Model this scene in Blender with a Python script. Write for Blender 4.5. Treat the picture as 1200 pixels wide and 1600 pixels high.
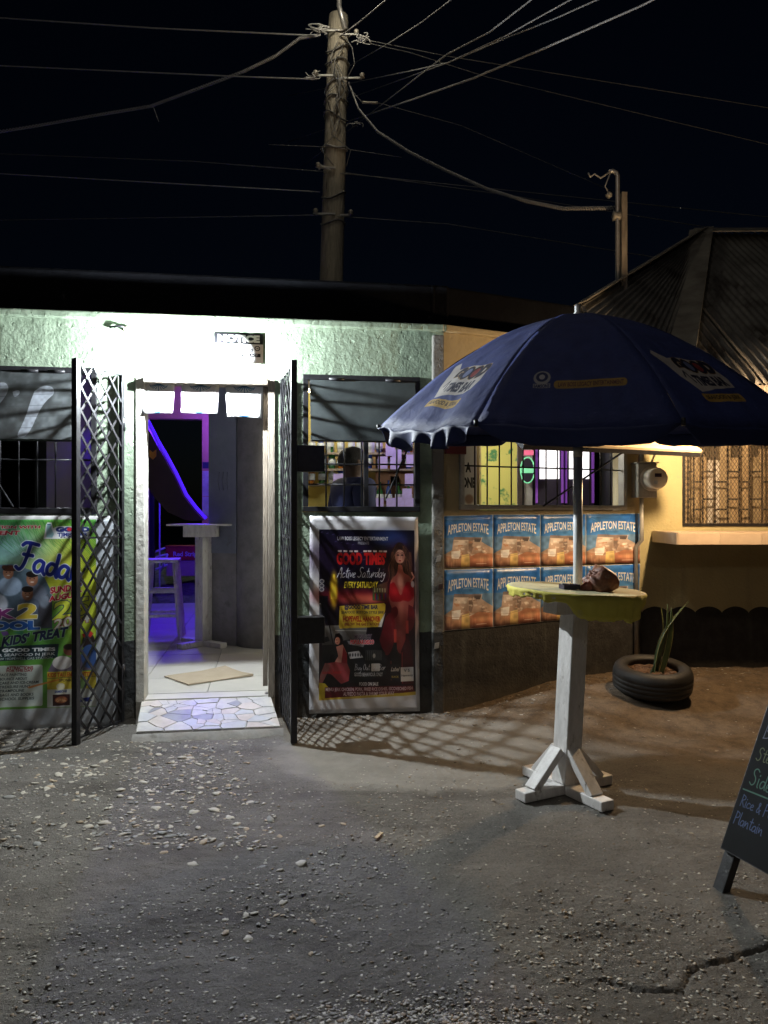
import bpy, math, random
import numpy as np
from mathutils import Vector, Matrix, noise as mnoise

R = math.radians
random.seed(7)
np.random.seed(7)
for o in list(bpy.data.objects):
    bpy.data.objects.remove(o)
SC = bpy.context.scene
COL = SC.collection

# ------------------------------------------------------------------ camera, night sky, exposure
CAMZ = 1.5
FOC = 1200.0
cam_d = bpy.data.cameras.new('camera')
cam = bpy.data.objects.new('camera', cam_d)
COL.objects.link(cam)
cam.location = (0, 0, CAMZ)
cam.rotation_euler = (R(90), 0, 0)
cam_d.sensor_fit = 'VERTICAL'
cam_d.sensor_height = 36.0
cam_d.lens = 36.0 * FOC / 1600.0
cam_d.clip_start = 0.05
cam_d.clip_end = 500
SC.camera = cam

world = bpy.data.worlds.new('World')
SC.world = world
world.use_nodes = True
wn = world.node_tree
bg = wn.nodes['Background']
sky = wn.nodes.new('ShaderNodeTexSky')
sky.sky_type = 'NISHITA'
sky.sun_disc = False
sky.sun_elevation = R(8)
sky.sun_rotation = R(200)
tint = wn.nodes.new('ShaderNodeMixRGB')
tint.blend_type = 'MULTIPLY'
tint.inputs[0].default_value = 1.0
tint.inputs[2].default_value = (0.55, 0.7, 1.25, 1)
wn.links.new(sky.outputs[0], tint.inputs[1])
wn.links.new(tint.outputs[0], bg.inputs[0])
bg.inputs[1].default_value = 0.0007

SC.view_settings.view_transform = 'Standard'
SC.view_settings.look = 'None'
SC.view_settings.exposure = 0.0
SC.view_settings.gamma = 1.0
SC.view_settings.use_curve_mapping = False
SC.render.engine = 'CYCLES'
SC.cycles.use_denoising = True
SC.cycles.max_bounces = 8
SC.cycles.sample_clamp_indirect = 6.0

DOOR_LAMP = 26000.0
WARM_LAMP = 290.0
STREET_W = 120.0
POLE_W = 2.6
BLUE_W = 22.0
BAR_W = 24.0
PURPLE_W = 10.0

# ------------------------------------------------------------------ helpers
def setp(o, label=None, cat=None, group=None, kind=None):
    if label: o['label'] = label
    if cat: o['category'] = cat
    if group: o['group'] = group
    if kind: o['kind'] = kind
    return o

def empty(name, loc=(0, 0, 0), rz=0.0, label=None, cat=None, group=None, rot=None, kind=None):
    o = bpy.data.objects.new(name, None)
    COL.objects.link(o)
    o.location = loc
    o.rotation_euler = rot if rot is not None else (0, 0, rz)
    o.empty_display_size = 0.1
    return setp(o, label, cat, group, kind)

class MB:
    def __init__(s):
        s.v = []; s.f = []; s.m = []; s.uv = {}
    def add(s, vs, fs, mi=0, M=None):
        b = len(s.v)
        for p in vs:
            p = Vector(p)
            s.v.append(M @ p if M is not None else p)
        for f in fs:
            s.f.append([b + i for i in f]); s.m.append(mi)
        return s
    def box(s, x0, x1, y0, y1, z0, z1, mi=0, M=None):
        vs = [(x0,y0,z0),(x1,y0,z0),(x1,y1,z0),(x0,y1,z0),(x0,y0,z1),(x1,y0,z1),(x1,y1,z1),(x0,y1,z1)]
        fs = [(0,3,2,1),(4,5,6,7),(0,1,5,4),(1,2,6,5),(2,3,7,6),(3,0,4,7)]
        return s.add(vs, fs, mi, M)
    def bar(s, p, q, w, h, mi=0, up=(0,0,1), M=None):
        """rectangular bar from p to q"""
        p = Vector(p); q = Vector(q); d = q - p; L = d.length; d.normalize()
        up = Vector(up)
        sx = d.cross(up)
        if sx.length < 1e-4: sx = d.cross(Vector((1,0,0)))
        sx.normalize(); uz = sx.cross(d).normalized()
        vs = []
        for e in (p, q):
            for a, b in ((-1,-1),(1,-1),(1,1),(-1,1)):
                vs.append(e + sx*(a*w/2) + uz*(b*h/2))
        fs = [(0,1,2,3),(7,6,5,4),(0,4,5,1),(1,5,6,2),(2,6,7,3),(3,7,4,0)]
        return s.add(vs, fs, mi, M)
    def tube(s, pts, r, n=8, mi=0, cap=True, M=None):
        pts = [Vector(p) for p in pts]
        rs = r if isinstance(r, (list, tuple)) else [r]*len(pts)
        vs = []; fs = []
        prev = None
        for i, p in enumerate(pts):
            if i == 0: d = pts[1]-pts[0]
            elif i == len(pts)-1: d = pts[-1]-pts[-2]
            else: d = pts[i+1]-pts[i-1]
            d.normalize()
            if prev is None:
                a = d.orthogonal().normalized()
            else:
                a = (prev - d*prev.dot(d)).normalized()
            prev = a
            b = d.cross(a)
            for k in range(n):
                t = 2*math.pi*k/n
                vs.append(p + (a*math.cos(t)+b*math.sin(t))*rs[i])
        for i in range(len(pts)-1):
            for k in range(n):
                k2 = (k+1) % n
                fs.append((i*n+k, i*n+k2, (i+1)*n+k2, (i+1)*n+k))
        if cap:
            fs.append(tuple(reversed(range(n))))
            fs.append(tuple((len(pts)-1)*n+k for k in range(n)))
        return s.add(vs, fs, mi, M)
    def lathe(s, prof, n=20, mi=0, M=None):
        vs = []; fs = []
        for r, z in prof:
            for k in range(n):
                t = 2*math.pi*k/n
                vs.append((r*math.cos(t), r*math.sin(t), z))
        for i in range(len(prof)-1):
            for k in range(n):
                k2 = (k+1) % n
                fs.append((i*n+k, i*n+k2, (i+1)*n+k2, (i+1)*n+k))
        if prof[0][0] > 1e-6: fs.append(tuple(reversed(range(n))))
        if prof[-1][0] > 1e-6: fs.append(tuple((len(prof)-1)*n+k for k in range(n)))
        return s.add(vs, fs, mi, M)
    def prism(s, poly, y0, y1, mi=0, M=None):
        """polygon in xz extruded along y"""
        n = len(poly)
        vs = [(x, y0, z) for x, z in poly] + [(x, y1, z) for x, z in poly]
        fs = [tuple(range(n)), tuple(reversed(range(n, 2*n)))]
        for i in range(n):
            j = (i+1) % n
            fs.append((i, i+n, j+n, j))
        return s.add(vs, fs, mi, M)
    def mesh(s, name, mats, smooth=False):
        me = bpy.data.meshes.new(name)
        me.from_pydata([tuple(v) for v in s.v], [], s.f)
        for m in (mats if isinstance(mats, (list, tuple)) else [mats]):
            me.materials.append(m)
        me.polygons.foreach_set('material_index', s.m)
        if smooth:
            me.polygons.foreach_set('use_smooth', [True]*len(me.polygons))
        me.update()
        return me
    def build(s, name, mats, parent=None, smooth=False, bevel=0.0, loc=None, rot=None):
        o = bpy.data.objects.new(name, s.mesh(name, mats, smooth))
        COL.objects.link(o)
        if parent: o.parent = parent
        if loc is not None: o.location = loc
        if rot is not None: o.rotation_euler = rot
        if bevel:
            b = o.modifiers.new('bevel', 'BEVEL'); b.width = bevel; b.segments = 2
            b.limit_method = 'ANGLE'
        return o

def link_mesh(name, me, parent=None, loc=(0,0,0), rot=(0,0,0), scale=None):
    o = bpy.data.objects.new(name, me)
    COL.objects.link(o)
    if parent: o.parent = parent
    o.location = loc; o.rotation_euler = rot
    if scale: o.scale = scale
    return o

def at(px, py, Y):
    """point of the place seen at photo coordinates px,py, standing at distance Y"""
    return Vector(((px-600)/FOC*Y, Y, CAMZ-(py-800)/FOC*Y))
def onz(px, py, z):
    Y = (CAMZ-z)*FOC/(py-800)
    return Vector(((px-600)/FOC*Y, Y, z))

class Frame:
    """vertical wall plane through (x0,y0) at angle al; local x along it, local y inward, z up"""
    def __init__(s, x0, y0, al):
        s.o = Vector((x0, y0, 0)); s.al = al
        s.u = Vector((math.cos(al), math.sin(al), 0)); s.n = Vector((-math.sin(al), math.cos(al), 0))
    def sz(s, px, py, off=0.0):
        """local (s, z) of a photo position on the plane standing off metres in front of the wall"""
        d = Vector(((px-600)/FOC, 1, -(py-800)/FOC)); c = Vector((0,0,CAMZ))
        p0 = s.o - s.n*off
        t = (p0-c).dot(s.n)/d.dot(s.n)
        p = c + d*t
        return (p-s.o).dot(s.u), p.z
    def root(s, name, **k):
        return empty(name, s.o, s.al, **k)
    def w(s, a, b, z):
        return s.o + s.u*a + s.n*b + Vector((0,0,z))

FA = Frame(0, 5.70, math.atan(0.15))
FB = Frame(0.445, 5.77, math.atan2(0.85, 1.755))
FC = Frame(2.25, 6.70, 0.0)

# ------------------------------------------------------------------ materials
def nodes(name):
    m = bpy.data.materials.new(name); m.use_nodes = True
    nt = m.node_tree
    return m, nt, nt.nodes['Principled BSDF']
def c4(c): return (c[0], c[1], c[2], 1)

def mat(name, c, c2=None, scale=6.0, rough=0.6, bump=0.0, bscale=40.0, metal=0.0, detail=6, spec=0.5,
        dark=None, dscale=2.0, damt=0.5, trans=0.0, coords='Object', stretch=None, bdist=0.01, sharp=(0.35,0.65)):
    m, nt, p = nodes(name)
    L = nt.links
    tc = nt.nodes.new('ShaderNodeTexCoord')
    mp = nt.nodes.new('ShaderNodeMapping')
    L.new(tc.outputs[coords], mp.inputs[0])
    if stretch: mp.inputs['Scale'].default_value = stretch
    p.inputs['Roughness'].default_value = rough
    p.inputs['Metallic'].default_value = metal
    p.inputs['Specular IOR Level'].default_value = spec
    if c2 is None: c2 = tuple(x*0.72 for x in c)
    nz = nt.nodes.new('ShaderNodeTexNoise'); nz.inputs['Scale'].default_value = scale; nz.inputs['Detail'].default_value = detail
    nz.inputs['Roughness'].default_value = 0.65
    L.new(mp.outputs[0], nz.inputs[0])
    r = nt.nodes.new('ShaderNodeValToRGB')
    r.color_ramp.elements[0].position = sharp[0]; r.color_ramp.elements[1].position = sharp[1]
    r.color_ramp.elements[0].color = c4(c2); r.color_ramp.elements[1].color = c4(c)
    L.new(nz.outputs[0], r.inputs[0])
    out = r.outputs[0]
    if dark is not None:
        n2 = nt.nodes.new('ShaderNodeTexNoise'); n2.inputs['Scale'].default_value = dscale; n2.inputs['Detail'].default_value = 8
        n2.inputs['Roughness'].default_value = 0.7
        L.new(mp.outputs[0], n2.inputs[0])
        r2 = nt.nodes.new('ShaderNodeValToRGB')
        r2.color_ramp.elements[0].position = damt; r2.color_ramp.elements[1].position = damt+0.12
        r2.color_ramp.elements[0].color = (0,0,0,1); r2.color_ramp.elements[1].color = (1,1,1,1)
        L.new(n2.outputs[0], r2.inputs[0])
        mx = nt.nodes.new('ShaderNodeMixRGB'); mx.inputs[2].default_value = c4(dark)
        L.new(r2.outputs[0], mx.inputs[0]); L.new(out, mx.inputs[1])
        out = mx.outputs[0]
    L.new(out, p.inputs['Base Color'])
    if bump:
        n3 = nt.nodes.new('ShaderNodeTexNoise'); n3.inputs['Scale'].default_value = bscale; n3.inputs['Detail'].default_value = 8
        n3.inputs['Roughness'].default_value = 0.6
        L.new(mp.outputs[0], n3.inputs[0])
        b = nt.nodes.new('ShaderNodeBump'); b.inputs['Strength'].default_value = bump; b.inputs['Distance'].default_value = bdist
        L.new(n3.outputs[0], b.inputs['Height']); L.new(b.outputs[0], p.inputs['Normal'])
    if trans: p.inputs['Transmission Weight'].default_value = trans
    return m

def emit(name, c, s):
    m, nt, p = nodes(name)
    p.inputs['Base Color'].default_value = c4(c)
    p.inputs['Emission Color'].default_value = c4(c)
    p.inputs['Emission Strength'].default_value = s
    return m

def ramp2(nt, src, lo, hi, c0=(0,0,0,1), c1=(1,1,1,1)):
    r = nt.nodes.new('ShaderNodeValToRGB')
    r.color_ramp.elements[0].position = lo; r.color_ramp.elements[1].position = hi
    r.color_ramp.elements[0].color = c0; r.color_ramp.elements[1].color = c1
    nt.links.new(src, r.inputs[0]); return r.outputs[0]
def mth(nt, op, a, b=None):
    n = nt.nodes.new('ShaderNodeMath'); n.operation = op
    for i, x in enumerate((a, b)):
        if x is None: continue
        if isinstance(x, (int, float)): n.inputs[i].default_value = x
        else: nt.links.new(x, n.inputs[i])
    return n.outputs[0]
def noi(nt, vec, scale, detail=6, rough=0.6):
    n = nt.nodes.new('ShaderNodeTexNoise'); n.inputs['Scale'].default_value = scale
    n.inputs['Detail'].default_value = detail; n.inputs['Roughness'].default_value = rough
    nt.links.new(vec, n.inputs[0]); return n.outputs[0]
def mixc(nt, f, a, b):
    n = nt.nodes.new('ShaderNodeMixRGB')
    for i, x in enumerate((f, a, b)):
        if isinstance(x, (int, float)): n.inputs[i].default_value = x
        elif isinstance(x, tuple): n.inputs[i].default_value = c4(x)
        else: nt.links.new(x, n.inputs[i])
    return n.outputs[0]

def wall_paint(name, top, dado, zline, wob=0.02, scallop=False, rough=0.75, lump=1.0, peel=(0.32,0.30,0.26)):
    """painted plaster, dark painted dado below zline"""
    m, nt, p = nodes(name); L = nt.links
    tc = nt.nodes.new('ShaderNodeTexCoord'); v = tc.outputs['Object']
    sp = nt.nodes.new('ShaderNodeSeparateXYZ'); L.new(v, sp.inputs[0])
    n1 = noi(nt, v, 1.6, 8, 0.65)
    colr = mixc(nt, ramp2(nt, n1, 0.35, 0.7), tuple(x*0.8 for x in top), top)
    n2 = noi(nt, v, 14, 8, 0.7)
    colr = mixc(nt, mth(nt, 'MULTIPLY', ramp2(nt, n2, 0.60, 0.72), 0.45), colr, peel)
    z = sp.outputs[2]
    wz = mth(nt, 'MULTIPLY', mth(nt, 'SUBTRACT', noi(nt, v, 3.0, 5), 0.5), wob*4)
    zz = mth(nt, 'ADD', z, wz)
    if scallop:
        s = mth(nt, 'ABSOLUTE', mth(nt, 'SINE', mth(nt, 'MULTIPLY', sp.outputs[0], 13.5)))
        zz = mth(nt, 'SUBTRACT', zz, mth(nt, 'MULTIPLY', mth(nt, 'POWER', s, 0.6), 0.055))
    f = mth(nt, 'LESS_THAN', zz, zline)
    dn = mixc(nt, ramp2(nt, noi(nt, v, 7, 8, 0.7), 0.45, 0.75), dado, tuple(min(1, x*2.2+0.012) for x in dado))
    # splashed dirt along the foot of the wall
    dirt = mth(nt, 'MULTIPLY', ramp2(nt, mth(nt, 'ADD', z, mth(nt, 'MULTIPLY', noi(nt, v, 9, 6), 0.25)), 0.10, 0.34, (1,1,1,1), (0,0,0,1)), 0.75)
    dn = mixc(nt, dirt, dn, (0.10, 0.085, 0.065))
    colr = mixc(nt, f, colr, dn)
    # long grime runs
    mp = nt.nodes.new('ShaderNodeMapping'); mp.inputs['Scale'].default_value = (9, 9, 0.7); L.new(v, mp.inputs[0])
    st = ramp2(nt, noi(nt, mp.outputs[0], 1.0, 6, 0.6), 0.56, 0.8)
    colr = mixc(nt, mth(nt, 'MULTIPLY', st, 0.35), colr, (0.10, 0.10, 0.085))
    L.new(colr, p.inputs['Base Color'])
    p.inputs['Roughness'].default_value = rough
    h = mth(nt, 'ADD', mth(nt, 'MULTIPLY', noi(nt, v, 7, 8, 0.55), 1.0*lump),
            mth(nt, 'MULTIPLY', noi(nt, v, 45, 8, 0.6), 0.30))
    pk = ramp2(nt, noi(nt, v, 18, 3, 0.5), 0.62, 0.70)
    h = mth(nt, 'SUBTRACT', h, mth(nt, 'MULTIPLY', pk, 0.22*lump))
    b = nt.nodes.new('ShaderNodeBump'); b.inputs['Strength'].default_value = 0.9; b.inputs['Distance'].default_value = 0.022
    L.new(h, b.inputs['Height']); L.new(b.outputs[0], p.inputs['Normal'])
    return m

GREEN = (0.20, 0.26, 0.185)
M_green = wall_paint('green_plaster', GREEN, (0.018, 0.020, 0.022), 0.60)
M_beige = wall_paint('yellow_plaster', (0.37, 0.31, 0.185), (0.018, 0.017, 0.016), 0.74, lump=0.5)
M_cream = wall_paint('cream_plaster', (0.47, 0.42, 0.23), (0.014, 0.013, 0.012), 0.62, scallop=True, wob=0.006, lump=0.25)
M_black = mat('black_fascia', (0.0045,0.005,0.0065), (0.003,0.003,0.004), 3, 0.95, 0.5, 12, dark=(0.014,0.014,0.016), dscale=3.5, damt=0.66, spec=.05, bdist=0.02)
M_dkmetal = mat('black_iron', (0.022,0.022,0.026), (0.012,0.012,0.014), 30, 0.42, 0.3, 90, metal=0.35, dark=(0.07,0.045,0.03), dscale=14, damt=0.68, bdist=0.002)
M_shutter = mat('shutter_sheet', (0.050,0.060,0.062), (0.030,0.036,0.038), 5, 0.42, 0.3, 25, dark=(0.10,0.11,0.11), dscale=5, damt=0.66, bdist=0.004)
M_pale = mat('pale_paint', (0.55,0.62,0.68), (0.4,0.45,0.5), 12, 0.5, 0.2, 50)
M_whitewood = mat('white_painted_wood', (0.74,0.72,0.70), (0.58,0.56,0.54), 9, 0.55, 0.5, 30, dark=(0.20,0.16,0.13), dscale=7, damt=0.58, bdist=0.005, stretch=(3,3,1))
M_oldwood = mat('old_wood', (0.30,0.26,0.21), (0.17,0.14,0.11), 9, 0.75, 0.6, 24, stretch=(4,4,0.6), dark=(0.10,0.08,0.06), dscale=6, damt=0.60)
M_plank = mat('plank_wood', (0.58,0.45,0.28), (0.40,0.29,0.17), 8, 0.7, 0.5, 20, stretch=(4,4,0.5))
M_tile = mat('floor_tile', (0.62,0.60,0.55), (0.50,0.48,0.44), 2.4, 0.28, 0.05, 14, dark=(0.40,0.38,0.33), dscale=5, damt=0.68)
M_grout = mat('grout', (0.20,0.19,0.17), None, 20, 0.9)
M_conc = mat('concrete', (0.30,0.29,0.27), (0.20,0.19,0.18), 6, 0.85, 0.7, 30, dark=(0.12,0.11,0.10), dscale=3, damt=0.6)
M_greypanel = mat('grey_panel', (0.21,0.23,0.30), (0.16,0.175,0.23), 3, 0.55, 0.25, 60, dark=(0.10,0.10,0.11), dscale=4, damt=0.62, bdist=0.004)
M_roughgrey = mat('grey_render', (0.27,0.26,0.27), (0.19,0.18,0.19), 8, 0.8, 0.8, 55, dark=(0.09,0.085,0.08), dscale=2.4, damt=0.6, bdist=0.006)
M_rubber = mat('tyre_rubber', (0.022,0.021,0.020), (0.014,0.013,0.012), 8, 0.6, 0.4, 60, dark=(0.11,0.085,0.06), dscale=6, damt=0.58, bdist=0.003)
M_soil = mat('soil', (0.16,0.09,0.05), (0.07,0.04,0.025), 30, 0.95, 1.0, 40, bdist=0.02)
M_leaf = mat('leaf_green', (0.075,0.11,0.035), (0.035,0.06,0.02), 14, 0.45, stretch=(1,1,0.4), dark=(0.18,0.17,0.06), dscale=9, damt=0.62)
M_leafedge = mat('leaf_edge', (0.34,0.33,0.12), None, 10, 0.5)
M_steel = mat('galvanised', (0.50,0.50,0.50), (0.36,0.36,0.37), 14, 0.38, 0.1, 60, metal=0.7)
M_polewhite = mat('umbrella_pole_paint', (0.80,0.82,0.84), (0.7,0.72,0.74), 10, 0.35)
M_metergrey = mat('meter_grey', (0.36,0.36,0.35), (0.27,0.27,0.26), 14, 0.5, 0.1, 50, metal=0.15)
M_cloth = mat('yellow_cloth', (0.72,0.64,0.10), (0.62,0.56,0.11), 5, 0.7, 0.5, 35, dark=(0.62,0.60,0.30), dscale=5, damt=0.60, bdist=0.006)
M_mustard = mat('tablecloth_top', (0.47,0.45,0.27), (0.38,0.34,0.20), 7, 0.7, 0.4, 40, dark=(0.28,0.22,0.14), dscale=6, damt=0.60)
M_shell = mat('conch_outer', (0.36,0.15,0.09), (0.12,0.05,0.035), 16, 0.5, 0.6, 40, dark=(0.45,0.38,0.30), dscale=11, damt=0.58)
M_shellpink = mat('conch_lip', (0.34,0.11,0.08), (0.22,0.06,0.05), 6, 0.28)
M_poleWood = mat('pole_timber', (0.34,0.31,0.25), (0.21,0.19,0.155), 7, 0.85, 0.8, 16, stretch=(5,5,0.5), dark=(0.06,0.05,0.04), dscale=4, damt=0.58, bdist=0.02)
M_wire = mat('wire', (0.42,0.42,0.42), (0.3,0.3,0.3), 20, 0.5, metal=0.0)
M_wiredk = mat('wire_black', (0.13,0.13,0.13), None, 20, 0.5)
M_roof = mat('old_zinc', (0.24,0.235,0.22), (0.10,0.095,0.09), 2.5, 0.6, 0.5, 12, metal=0.2, dark=(0.045,0.035,0.03), dscale=1.8, damt=0.52, stretch=(1,1,0.5))
M_zinclight = mat('zinc_cap', (0.40,0.38,0.33), (0.22,0.20,0.17), 4, 0.5, 0.3, 12, metal=0.3)
M_card = mat('cardboard', (0.40,0.33,0.24), (0.34,0.28,0.20), 5, 0.85, 0.2, 30)
M_red = mat('red_plastic', (0.42,0.02,0.02), None, 10, 0.45)
M_shirt = mat('navy_shirt', (0.012,0.018,0.07), (0.008,0.012,0.05), 12, 0.85, 0.4, 18, bdist=0.01)
M_skin = mat('dark_skin', (0.085,0.045,0.03), (0.07,0.038,0.025), 8, 0.55)
M_hair = mat('black_hair', (0.012,0.010,0.010), None, 60, 0.8, 0.8, 120)
M_trouser = mat('dark_trousers', (0.03,0.03,0.035), None, 10, 0.85)
M_yellowwall = mat('yellow_inner_wall', (0.62,0.52,0.14), (0.54,0.45,0.12), 3, 0.7, 0.3, 30)
M_pinkwall = mat('salmon_inner_wall', (0.50,0.30,0.20), (0.42,0.25,0.17), 3, 0.7, 0.3, 30)
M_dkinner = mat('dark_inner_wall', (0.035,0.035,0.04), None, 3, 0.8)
M_ceil = mat('inner_ceiling', (0.20,0.19,0.18), None, 3, 0.8)
M_plaster_white = mat('white_jamb', (0.55,0.55,0.50), (0.40,0.38,0.34), 7, 0.75, 0.9, 22, dark=(0.22,0.17,0.14), dscale=7, damt=0.60)
M_brownboard = mat('brown_board', (0.050,0.028,0.028), (0.035,0.02,0.02), 4, 0.55)
M_plywood = mat('plywood', (0.46,0.37,0.24), (0.36,0.28,0.17), 3, 0.7, 0.3, 20, stretch=(1,6,1))
M_mulch = mat('yard_rock', (0.18,0.19,0.15), (0.08,0.085,0.065), 9, 0.95, 1.0, 16, bdist=0.05)

# ------------------------------------------------------------------ flat print painter (signs, posters)
def _glyph_tris(s, bold=0.0):
    cu = bpy.data.curves.new('print_text', 'FONT'); cu.body = s; cu.offset = bold; cu.resolution_u = 3
    ob = bpy.data.objects.new('print_text', cu); COL.objects.link(ob)
    bpy.context.view_layer.update()
    dg = bpy.context.evaluated_depsgraph_get(); ev = ob.evaluated_get(dg); me = ev.to_mesh()
    me.calc_loop_triangles()
    v = np.array([tuple(x.co)[:2] for x in me.vertices]) if len(me.vertices) else np.zeros((0,2))
    t = np.array([tuple(x.vertices) for x in me.loop_triangles]) if len(me.loop_triangles) else np.zeros((0,3), int)
    ev.to_mesh_clear(); bpy.data.objects.remove(ob); bpy.data.curves.remove(cu)
    return v, t
_GC = {}
def glyph(s, bold):
    k = (s, bold)
    if k not in _GC: _GC[k] = _glyph_tris(s, bold)
    return _GC[k]

def vnoise(h, w, cells, rng):
    gy, gx = cells
    g = rng.random((gy+2, gx+2))
    y = np.linspace(0, gy, h, endpoint=False); x = np.linspace(0, gx, w, endpoint=False)
    yi = y.astype(int); xi = x.astype(int); fy = y-yi; fx = x-xi
    fy = fy*fy*(3-2*fy); fx = fx*fx*(3-2*fx)
    a = g[np.ix_(yi, xi)]; b = g[np.ix_(yi, xi+1)]; c = g[np.ix_(yi+1, xi)]; d = g[np.ix_(yi+1, xi+1)]
    fy = fy[:,None]; fx = fx[None,:]
    return (a*(1-fx)+b*fx)*(1-fy) + (c*(1-fx)+d*fx)*fy

class Cv:
    def __init__(s, x0, y0, x1, y1, sc, bgc):
        s.x0, s.y0, s.sc = x0, y0, sc*2
        s.W = int((x1-x0)*sc)*2; s.H = int((y1-y0)*sc)*2
        s.a = np.zeros((s.H, s.W, 3)); s.a[:] = np.array(bgc)/255.0
        s.rng = np.random.default_rng(int(x0*7+y0*3+sc*11) % 9999 + 5)
    def _t(s, p): return (np.array(p, float)-[s.x0, s.y0])*s.sc
    def _blend(s, ys, xs, mask, col, alpha):
        if mask.size == 0: return
        m = (mask*alpha)[...,None]
        s.a[ys, xs] = s.a[ys, xs]*(1-m) + np.array(col)/255.0*m
    def _bb(s, P, pad=1):
        x0 = max(0, int(P[:,0].min())-pad); x1 = min(s.W, int(P[:,0].max())+pad+1)
        y0 = max(0, int(P[:,1].min())-pad); y1 = min(s.H, int(P[:,1].max())+pad+1)
        return x0, max(x0, x1), y0, max(y0, y1)
    def poly(s, pts, col, alpha=1.0, grad=None):
        P = s._t(pts); x0, x1, y0, y1 = s._bb(P)
        if x1 <= x0 or y1 <= y0: return
        X, Y = np.meshgrid(np.arange(x0,x1)+.5, np.arange(y0,y1)+.5)
        ins = np.zeros(X.shape, bool)
        n = len(P)
        for i in range(n):
            ax, ay = P[i]; bx, by = P[(i+1) % n]
            if ay == by: continue
            c = ((ay > Y) != (by > Y)) & (X < (bx-ax)*(Y-ay)/(by-ay)+ax)
            ins ^= c
        if grad is not None:
            t = ((Y-y0)/max(1, y1-y0))[...,None]
            g = (np.array(col)*(1-t)+np.array(grad)*t)/255.0
            m = (ins*alpha)[...,None]
            s.a[y0:y1, x0:x1] = s.a[y0:y1, x0:x1]*(1-m)+g*m
        else:
            s._blend(slice(y0,y1), slice(x0,x1), ins.astype(float), col, alpha)
    def rect(s, x0, y0, x1, y1, col, alpha=1.0, grad=None):
        s.poly([(x0,y0),(x1,y0),(x1,y1),(x0,y1)], col, alpha, grad)
    def rrect(s, x0, y0, x1, y1, r, col, alpha=1.0):
        pts = []
        for cx, cy, a in ((x1-r,y0+r,-90),(x1-r,y1-r,0),(x0+r,y1-r,90),(x0+r,y0+r,180)):
            for k in range(5):
                t = R(a+k*22.5); pts.append((cx+r*math.cos(t), cy+r*math.sin(t)))
        s.poly(pts, col, alpha)
    def ell(s, cx, cy, rx, ry, col, alpha=1.0, soft=0.0, rot=0.0):
        c = s._t([(cx, cy)])[0]; ax = rx*s.sc; ay = ry*s.sc; m = max(ax, ay)*(1+soft)+2
        P = np.array([[c[0]-m, c[1]-m],[c[0]+m, c[1]+m]]); x0, x1, y0, y1 = s._bb(P)
        if x1 <= x0 or y1 <= y0: return
        X, Y = np.meshgrid(np.arange(x0,x1)+.5-c[0], np.arange(y0,y1)+.5-c[1])
        ct, st = math.cos(R(rot)), math.sin(R(rot))
        d = np.sqrt(((X*ct+Y*st)/ax)**2 + ((-X*st+Y*ct)/ay)**2)
        mk = np.clip((1+soft-d)/(2*soft), 0, 1) if soft > 0 else (d < 1).astype(float)
        if soft > 0: mk = mk*mk*(3-2*mk)
        s._blend(slice(y0,y1), slice(x0,x1), mk, col, alpha)
    def stroke(s, pts, w, col, alpha=1.0, w1=None):
        P = s._t(pts); r0 = w*s.sc/2; r1 = (w if w1 is None else w1)*s.sc/2
        x0, x1, y0, y1 = s._bb(P, int(max(r0,r1))+2)
        if x1 <= x0 or y1 <= y0: return
        X, Y = np.meshgrid(np.arange(x0,x1)+.5, np.arange(y0,y1)+.5)
        mk = np.zeros(X.shape)
        n = len(P)-1
        for i in range(n):
            a = P[i]; b = P[i+1]; d = b-a; L = max(1e-6, d.dot(d))
            t = np.clip(((X-a[0])*d[0]+(Y-a[1])*d[1])/L, 0, 1)
            dist = np.hypot(X-a[0]-t*d[0], Y-a[1]-t*d[1])
            rr = r0+(r1-r0)*(i+t)/n
            mk = np.maximum(mk, np.clip(rr-dist+.5, 0, 1))
        s._blend(slice(y0,y1), slice(x0,x1), mk, col, alpha)
    def text(s, t, x0, y0, x1, y1, col, bold=0.02, shear=0.0, bow=0.0, tilt=0.0, grow=0.0, alpha=1.0, outline=None, ow=1.0):
        """fit string t into the box"""
        if outline is not None:
            for dx, dy in ((-ow,0),(ow,0),(0,-ow),(0,ow),(-ow*.7,-ow*.7),(ow*.7,ow*.7),(-ow*.7,ow*.7),(ow*.7,-ow*.7)):
                s.text(t, x0+dx, y0+dy, x1+dx, y1+dy, outline, bold, shear, bow, tilt, grow, alpha)
        v, tr = glyph(t, bold)
        if len(v) == 0: return
        lo = v.min(0); hi = v.max(0)
        u = (v[:,0]-lo[0])/(hi[0]-lo[0]); w = (v[:,1]-lo[1])/(hi[1]-lo[1])
        k = 1+grow*((2*u-1)**2)
        X = x0+u*(x1-x0)+shear*(w-.5)*(y1-y0)
        Y = y1-(w-.0)*(y1-y0)*k + bow*((2*u-1)**2) + tilt*(u-.5)
        P = s._t(np.stack([X, Y], 1))
        mk = np.zeros((s.H, s.W), bool)
        for a, b, c in tr:
            A, B, C = P[a], P[b], P[c]
            bx0 = max(0, int(min(A[0],B[0],C[0]))); bx1 = min(s.W, int(max(A[0],B[0],C[0]))+2)
            by0 = max(0, int(min(A[1],B[1],C[1]))); by1 = min(s.H, int(max(A[1],B[1],C[1]))+2)
            if bx1 <= bx0 or by1 <= by0: continue
            XX = (np.arange(bx0,bx1)+.5)[None,:]; YY = (np.arange(by0,by1)+.5)[:,None]
            d1 = (XX-B[0])*(A[1]-B[1])-(A[0]-B[0])*(YY-B[1])
            d2 = (XX-C[0])*(B[1]-C[1])-(B[0]-C[0])*(YY-C[1])
            d3 = (XX-A[0])*(C[1]-A[1])-(C[0]-A[0])*(YY-A[1])
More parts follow.
